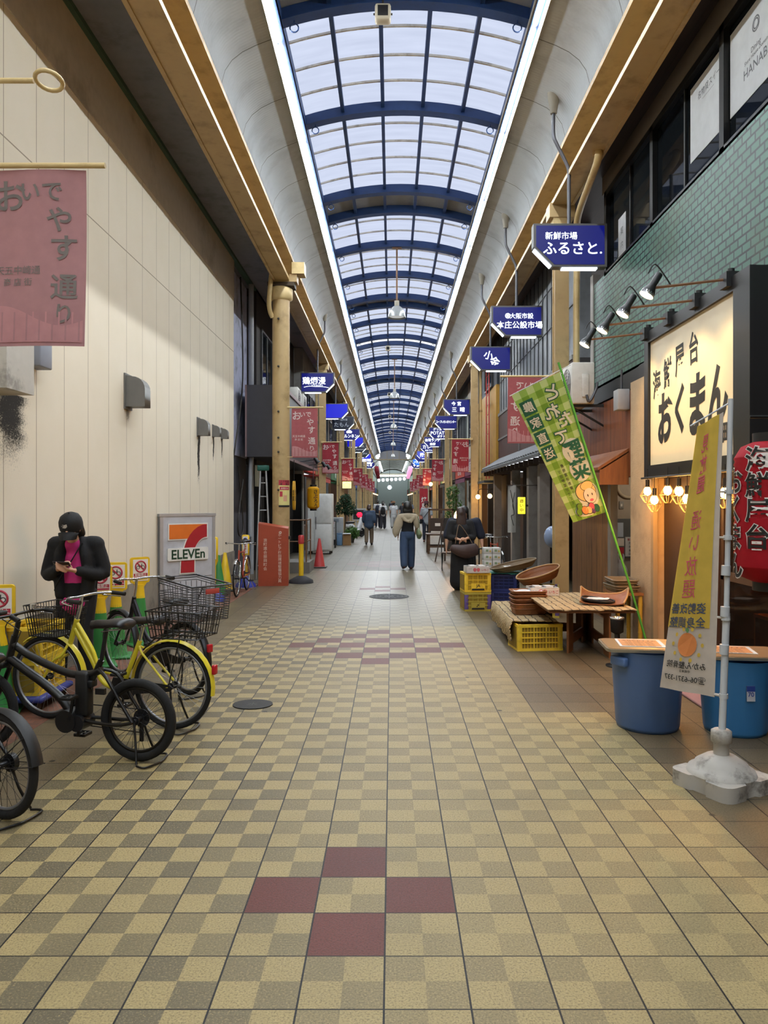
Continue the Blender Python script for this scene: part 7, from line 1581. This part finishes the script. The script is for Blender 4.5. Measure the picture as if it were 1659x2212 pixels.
# ---- behind the camera and across the far end
struct('wall_behind', MB().box(-5, 5, Y0-.6, Y0-.4, 0, 8.6, mat('dim_far_wall', '6b655c', .8)), 'wall closing the street behind the camera')
struct('wall_right_near', MB().box(3.2, 3.5, Y0, 3.6, 0, 6.65, mat('near_house_front', '5f5042', .8)), 'shop front on the right beside and behind the camera')
M_gab = mat('gable_grey', '8e9096', .6)
b = MB(); N = 20; v = []
for i in range(N+1):
    dx = -1.66+3.32*i/N; v += [(C+dx, Y1, 6.95), (C+dx, Y1, arcz(max(-1.62, min(1.62, dx)))+.1), (C+dx, Y1+.1, 6.95), (C+dx, Y1+.1, arcz(max(-1.62, min(1.62, dx)))+.1)]
for i in range(N): a = i*4; c = a+4; b.f += [(a, c, c+1, a+1), (a+2, a+3, c+3, c+2), (a, a+2, c+2, c)]
b.v = v; b.mi(M_gab); b.fm = [0]*len(b.f); b.sm = [False]*len(b.f); struct('wall_gable', b, 'grey arched gable at the far end of the first roof')
M_ftube = emit('far_tube', 'f4fbff', 16)
M_gf = mat('gable_frame', '9a8a6a', .5); struct('trim_gable', MB().box(C-2.6, C+2.6, Y1-.05, Y1+.15, 6.85, 6.98, M_gf).box(C-.03, C+.03, Y1-.06, Y1, 6.95, 8.0, M_gf).box(C-.8, C-.75, Y1-.06, Y1, 6.95, 7.95, M_gf).box(C+.75, C+.8, Y1-.06, Y1, 6.95, 7.95, M_gf), 'tan frame bars of the far gable', 'trim')
M_fv = mat('white_far_vault', 'c4c8c6', .6); b = MB(); N = 16; P = [(C-2.8*math.cos(PI*i/N), 5.6+1.75*math.sin(PI*i/N)) for i in range(N+1)]
for y in (Y1+.3, 140): b.v += [(p[0], y, p[1]) for p in P]
b.mi(M_fv); b.f = [(i, i+N+1, i+N+2, i+1) for i in range(N)]; b.fm = [0]*N; b.sm = [True]*N; o = b.build('ceiling_far'); md = o.modifiers.new('thickness', 'SOLIDIFY'); md.thickness = .05; md.offset = 0; tag(o, 'white round vault of the next stretch of the arcade far away', 'ceiling', None, 'structure')
b = MB()
for k in range(16):
    y = Y1+1+2.7*k
    for i in range(N): b.tube([(P[i][0], y, P[i][1]-.05), (P[i+1][0], y, P[i+1][1]-.05)], .04, mat('grey_purlin', '8d9290', .6), 4)
o = b.build('vault_rib'); tag(o, 'thin grey ribs under the far white vault', 'rib', None, 'structure')
for s in (-1, 1): t = thing('far_light_strip', 'bright light strip along the %s side of the far vault' % ('left' if s < 0 else 'right'), 'light', (C+s*1.75, 98, 6.72)); MB().box(-.06, .06, 0, 34, 0, .08, M_ftube).build('tube', t); MB().box(-.08, .08, 0, 34, .08, .6, M_house).build('housing', t)
t = thing('far_cross_light', 'bright bar of light across the street at the end of the far vault', 'light', (C, 134, 6.0)); MB().box(-2.5, 2.5, 0, .12, 0, .15, M_ftube).build('tube', t); MB().box(-2.55, 2.55, .12, .3, -.1, .5, M_house).build('housing', t)
struct('wall_far_end', MB().box(-6, 6, 146, 146.3, 0, 9, mat('far_end_wall', 'cfdcdc', .7)), 'hazy pale wall where the street ends')
for s, x0, x1 in ((-1, -6, -2.7), (1, 3.1, 6)):
    struct('wall_far_'+('left' if s < 0 else 'right'), MB().box(x0, x1, 96.2, 146, 0, 9, mat('far_house_wall', 'a9bab2', .7)), 'pale green grey fronts along the %s of the far stretch' % ('left' if s < 0 else 'right'))
    for k in range(6):
        y = 100+7*k; h_ = House('far_shop', 'far away shop front past the first roof, %s side, %s along' % ('left' if s < 0 else 'right', ORD[k]), s, x1 if s < 0 else x0, y, y+6); h_.part('fascia', [(0, .2, .2, 5.8, 2.8, 3.6)], mat('fascia_'+SG[(k*3+(s > 0)) % 8][1], SG[(k*3+(s > 0)) % 8][1], .5)); h_.part('shop_opening', [(0, .02, .3, 5.7, 0, 2.7)], M_dk if k % 2 else mat('shop_interior_warm', '7a6248')); h_.part('shop_lamp', [(.05, .15, 1, 5, 2.6, 2.68)], M_litw)
# lanterns strung at the far end
M_wl = emit('white_lantern_glow', 'f4f6fa', 1.4); l0 = None
for k in range(7):
    lab = 'round white lantern in the row across the street, %s from the left' % ORD[k]; x = C-1.75+.52*k; z = 4.15+.10*abs(3-k)*.0+.03*k
    if l0 is None: t = thing('round_lantern', lab, 'lantern', (x, 92, z), group='white lanterns strung across the street'); MB().ball((0, 0, 0), (.19, .19, .21), M_wl, None, 14, 8).build('shade', t); MB().cyl((0, 0, .19), (0, 0, .30), .05, M_black, 8).build('cap', t); l0 = t
    else: copy_of(l0, lab, (x, 92, z))
t = thing('lantern_wire', 'wire across the street holding the white lanterns', 'wire', (C, 92, 4.5)); MB().tube([(-3.2, 0, .25), (-1.75, 0, -.05), (0, 0, .05), (1.4, 0, .14), (3.1, 0, .34)], .012, M_black, 5).build('wire', t)
for s, m_, wd in ((-1, cloth('dark_red_lantern', '9a3a44', .3), 'dark red'), (1, emit('pink_lantern_glow', 'f0a0c8', 1.0), 'glowing pink')):
    l0 = None
    for k in range(8):
        y = 72+2.4*k; x = C+s*(1.62+.02*k); z = 4.72-.03*k; lab = '%s cylinder lantern in the row along the %s, %s from the near end' % (wd, 'left' if s < 0 else 'right', ORD[k])
        if l0 is None: t = thing('row_lantern', lab, 'lantern', (x, y, z), group='%s lantern row' % wd); MB().lathe([(.12, -.26), (.19, -.22), (.19, .22), (.12, .26)], m_, None, 14).build('shade', t); MB().cyl((0, 0, .25), (0, 0, .36), .03, M_black, 6).build('cap', t); l0 = t
        else: copy_of(l0, lab, (x, y, z))
    t = thing('lantern_rail', 'rail holding the row of %s lanterns' % wd, 'rail', (C+s*1.7, 80, 4.95)); MB().tube([(-s*.08, -9, .12), (0, 9.5, -.13)], .02, M_black, 5).tube([(0, 0, 0), (s*1.0, 0, 0)], .02, M_black, 5).build('rail', t)
t = thing('round_sign', 'round white lit sign hanging over the far middle of the street', 'sign', (C-.45, 99, 3.4)); MB().cyl((0, -.1, 0), (0, .1, 0), .30, emit('pale_lit_disc', 'e0ecf2', 1.0), 24).build('disc', t); MB().cyl((0, 0, .3), (0, 0, 3.92), .02, M_black, 6).build('hanger', t)

# ------------------------------------------------------------------ things standing in the street further on
def leafy(t, pts, n, size, m_, seed, nm='leaves'):
    r_ = random.Random(seed); b = MB()
    for _ in range(n):
        c, r = pts[r_.randrange(len(pts))]; d = Vector((r_.gauss(0, 1), r_.gauss(0, 1), r_.gauss(0, 1))).normalized()*r*(.55+.45*r_.random()); p = Vector(c)+d; u = Vector((r_.gauss(0, 1), r_.gauss(0, 1), r_.gauss(0, .6))).normalized(); w = u.orthogonal().normalized(); s_ = size*(.7+.6*r_.random())
        b.add([p-u*s_, p+w*s_*.45+Vector((0, 0, s_*.15)), p+u*s_, p-w*s_*.45+Vector((0, 0, s_*.15))], [(0, 1, 2, 3)], m_, None, True)
    o = b.build(nm, t); o['kind'] = 'stuff'; return o
M_leaf = cloth('dark_leaf', '1f3a24', .3, .6); M_leaf2 = cloth('mid_leaf', '4a6a34', .3, .6); M_pot = mat('dark_pot', '33302c', .7)
t = thing('potted_tree', 'bushy dark green potted tree in front of a left-hand column', 'plant', (-1.98, 31.5, 0)); MB().lathe([(.16, 0), (.22, .35), (.2, .35), (.18, .30), (0, .30)], M_pot, None, 18, cap=False).build('pot', t); MB().tube([(0, 0, .28), (.03, .0, .8), (.05, 0, 1.3)], .03, mat('bark', '4a3a2a', .8), 7).build('trunk', t); leafy(t, [((.05, 0, 1.5), .42), ((-.15, .05, 1.35), .3), ((.22, 0, 1.32), .3), ((.05, 0, 1.75), .25)], 900, .06, M_leaf, 3)
t = thing('potted_plant', 'low spreading green plant on the left beside the cardboard box', 'plant', (-1.66, 30.6, 0)); MB().lathe([(.12, 0), (.16, .30), (.14, .30), (0, .27)], M_pot, None, 16, cap=False).build('pot', t); leafy(t, [((0, 0, .45), .25), ((.15, -.1, .38), .22)], 300, .07, M_leaf2, 5)
t = thing('carton', 'open cardboard box on the tiles by the low plant, left side', 'box', (-1.72, 28.9, 0)); M_card2 = mat('brown_cardboard', '8a6a42', .8); MB().box(-.15, .15, -.13, .13, 0, .42, M_card2).build('box', t); MB().box(-.15, .14, -.2, .1, .43, .46, M_paper).build('paper', t)
t = thing('bucket_box', 'pale blue plastic box beside the cardboard box, left side', 'box', (-2.00, 28.8, 0)); MB().cbox((0, 0, .22), (.20, .25, .44), mat('pale_blue_plastic', '5a7a9a', .5), None, .02).build('box', t); MB().cbox((0, 0, .45), (.22, .27, .03), mat('pale_blue_plastic', '5a7a9a'), None, .01).build('lid', t)
t = thing('grey_cabinet', 'grey waist-high metal cabinet behind the standing board on the left', 'cabinet', (-2.15, 29.3, 0)); MB().cbox((0, 0, .53), (.52, .45, 1.06), mat('cabinet_grey', '8c9092', .5), None, .015).build('body', t); MB().box(-.22, .10, -.24, -.225, .88, 1.0, mat('cabinet_panel', '6a7680', .4)).build('panel', t)
t = thing('standing_sign', 'white standing board with bold black vertical letters in a black frame, left side', 'sign', (-2.23, 27.3, 0)); MB().box(-.21, .21, -.06, .06, .10, .98, M_black).build('frame', t); b = MB().box(-.185, .185, -.068, -.06, .30, .955, mat('board_white', 'a8acb0', .5)); T = FC((0, -.071, 0)); b.vtext('たもん', .17, M_ink, T @ tr(-.07, .56, 0), .02, 1.05); b.vtext('一品料理お酒', .05, M_ink, T @ tr(.05, .60, 0), .008); b.vtext('鍋とおでん', .05, M_ink, T @ tr(.14, .62, 0), .008); b.text('季節', .09, M_pred2, T @ tr(.05, .89, 0), .02); b.text('たもん', .03, mat('label_blue', '25408c'), T @ tr(-.13, .89, 0), .01); b.build('panel', t)
for sx in (-1, 1): MB().box(sx*.18-.02, sx*.18+.02, -.14, .14, 0, .12, M_black).build('foot', t)
t = thing('lit_sign', 'small glowing yellow sign with a house outline on the second left column', 'sign', (-2.10, 35.25, 2.44)); MB().cbox((0, 0, 0), (.46, .10, .36), M_brown, None, .01).build('case', t); b = MB().box(-.21, .21, -.056, -.05, -.155, .155, emit('warm_lit_panel', 'f0dc96', 1.3)); T = FC((0, -.058, 0)); b.tube([T @ Vector(p) for p in ((-.17, .02, 0), (0, .10, 0), (.17, .02, 0), (.10, -.10, 0), (-.10, -.10, 0))], .006, M_ink, 4, closed=True); b.text('ひとやすみ', .05, M_ink, T @ tr(0, -.01, .001), .005); b.build('panel', t); MB().tube([(0, 0, .18), (0, 0, .30), (-.26, .2, .30)], .012, M_black, 6).build('bracket', t); lamp_light('lit_sign_lamp', (0, -.2, .25), 'ffd890', 4, .03, t)
t = thing('screen_board', 'white framed screen showing a red glowing flower shape, left side', 'screen', (-1.62, 37.5, 0)); MB().box(-.34, .34, -.06, .06, .72, 1.32, mat('screen_frame_white', 'b4b6b8', .4)).build('case', t); b = MB().box(-.30, .30, -.066, -.06, .77, 1.24, M_ink); M_rg = emit('red_glow', 'ff1838', 3)
for a in range(6): b.ball((.02+.08*math.cos(a*1.05), -.07, 1.0+.07*math.sin(a*1.05)), (.075, .006, .065), M_rg, None, 10, 6)
b.build('screen', t); MB().box(-.30, .30, -.10, .10, 0, .08, M_black).cyl((0, 0, .05), (0, 0, .75), .04, M_black, 10).build('stand', t)
t = thing('motor_scooter', 'white scooter parked half hidden by the person in slate blue', 'scooter', (-1.75, 34.8, 0), .9)
solid([([(-.45, 0, .55), (-.2, 0, .52), (.05, 0, .33), (.30, 0, .34), (.45, 0, .60), (.52, 0, .86)], [(.14, .12), (.16, .14), (.16, .07), (.15, .08), (.13, .10), (.09, .08)])], .02, mat('scooter_white', 'bfc3c8', .25), 'body', t, 1)
for x in (-.42, .55): MB().ring((x, 0, .22), .17, .05, M_tyre, 'Y', 24, 8).cyl((x, -.03, .22), (x, .03, .22), .09, M_bolt, 14).build('wheel', t)
MB().cbox((-.3, 0, .70), (.5, .24, .10), M_sad, None, .04).build('seat', t); MB().tube([(.42, -.30, .98), (.52, 0, 1.0), (.42, .30, .98)], .014, M_bolt, 6).build('handlebar', t)
# right-hand street furniture before the second column
M_oldw = wood('old_bench_wood', '5a4028', '3f2a1a', 'X', 5, 0, 'Y'); M_chalk = mat('blackboard', '26221f', .7)
t = thing('wooden_bench', 'old wooden bench table standing out on the tiles at right', 'bench', (1.52, 24.6, 0)); MB().cbox((0, 0, .62), (.80, .85, .05), M_oldw, None, .01).build('top', t)
for sx in (-1, 1):
    for sy in (-1, 1): MB().box(sx*.33-.035, sx*.33+.035, sy*.35-.035, sy*.35+.035, 0, .60, M_oldw).build('leg', t)
MB().box(-.33, .33, -.37, -.33, .20, .26, M_oldw).box(-.33, .33, .33, .37, .20, .26, M_oldw).build('stretcher', t)
t = thing('menu_stand', 'brown wooden menu stand with boards behind the bench, right side', 'sign', (1.68, 25.6, 0)); 
for sx in (-1, 1): MB().box(sx*.40-.03, sx*.40+.03, -.03, .03, 0, 1.42, M_oldw).build('leg', t)
MB().box(-.43, .43, -.03, .03, 1.38, 1.44, M_oldw).box(-.40, .40, -.02, .02, .68, 1.12, M_brown).build('board', t); MB().box(-.2, -.02, -.03, -.02, .85, .95, M_card).build('card', t)
t = thing('easel_board', 'blackboard leaning on an easel, its thin leg reaching over the tiles', 'sign', (1.55, 21.4, 0), .1); MB().box(-.05, .38, -.02, .02, .34, 1.22, M_chalk, rotx(-.10)).build('board', t); b = MB(); b.text('お', .16, M_card, FC((.17, .05, .90)) @ rotx(-.1) @ tr(0, 0, .02), .02); b.build('lettering', t); MB().tube([(-.35, -.25, 0), (-.05, .0, 1.30)], .018, M_brown, 6).build('leg', t); MB().box(-.05, -.01, -.03, .05, 0, .4, M_brown).build('leg', t); MB().box(.34, .38, -.03, .05, 0, .4, M_brown).build('leg', t); MB().box(-.22, -.12, -.16, -.15, .82, 1.16, M_paper, rotx(-.1) @ roty(.3)).build('sheet', t)
t = thing('glow_lamp', 'bright warm flame shaped lamp on a post by the menu boards', 'lamp', (1.76, 20.0, 0)); MB().cyl((0, 0, 0), (0, 0, .02), .12, M_black, 16).cyl((0, 0, .02), (0, 0, 1.16), .018, M_black, 8).build('stand', t); MB().lathe([(.03, 1.16), (.085, 1.22), (.10, 1.30), (.07, 1.40), (.02, 1.46)], emit('flame_bulb', 'ffd294', 14), None, 18).build('bulb', t); lamp_light('flame_glow', (0, -.2, 1.3), 'ffb860', 22, .06, t)
t = thing('folding_chair', 'dark wooden folding chair beside the easel board', 'chair', (1.42, 18.6, 0)); MB().box(-.19, .19, -.18, .18, .42, .45, M_brown).build('seat', t); MB().box(-.19, .19, .17, .2, .68, .86, M_brown).build('backrest', t)
for sx in (-1, 1): MB().tube([(sx*.18, -.2, 0), (sx*.18, .19, .86)], .013, M_black, 6).build('leg', t); MB().tube([(sx*.16, .22, 0), (sx*.16, -.17, .43)], .013, M_black, 6).build('leg', t)
t = thing('potted_bamboo', 'tall thin bamboo plant against a right-hand column', 'plant', (2.15, 26.6, 0)); MB().lathe([(.15, 0), (.19, .32), (.17, .32), (0, .3)], M_pot, None, 16, cap=False).build('pot', t); b = MB()
for k in range(6): b.tube([(.05*math.cos(k), .05*math.sin(k), .3), (.16*math.cos(k*1.3), .16*math.sin(k*1.3), 2.1)], .008, M_leaf2, 5)
b.build('stem', t)['kind'] = 'stuff'; leafy(t, [((0, 0, 1.2), .28), ((.05, 0, 1.6), .32), ((0, .0, 2.0), .26)], 420, .06, M_leaf2, 9)
t = thing('red_flag', 'tall red vertical flag on a pole at the right, far down the street', 'flag', (1.95, 40.2, 0)); MB().cyl((0, 0, 0), (0, 0, 2.4), .015, M_wpole, 6).build('pole', t); b = MB(); b.sheet([[(-.45*i/6, .03*math.sin(i+k*.4), 2.35-1.7*k/12) for i in range(7)] for k in range(13)], .004, mat('flag_red', 'a82a34', .8)); b.vtext('焼鳥', .3, M_card, FC((-.22, -.06, 1.6)), .02); b.build('cloth', t); MB().box(-.15, .15, -.15, .15, 0, .08, M_dark).build('base', t)
t = thing('heart_lamp', 'glowing warm lamp on the third right-hand column', 'lamp', (2.42, 46.4, 2.72)); MB().ball((0, 0, 0), .12, M_bulb2).build('bulb', t); MB().tube([(0, 0, .1), (0, 0, .25), (.2, .6, .25)], .012, M_black, 6).build('arm', t); lamp_light('heart_glow', (-.2, -.2, 0), 'ffc070', 30, .1, t)
sb = [o for o in COL.objects if o.name == 'bicycle.003'][0]; copy_of(sb, 'bicycle standing behind the white boxes, only its handlebar and saddle showing', (2.15, 16.9, 0), -PI/2+.15)
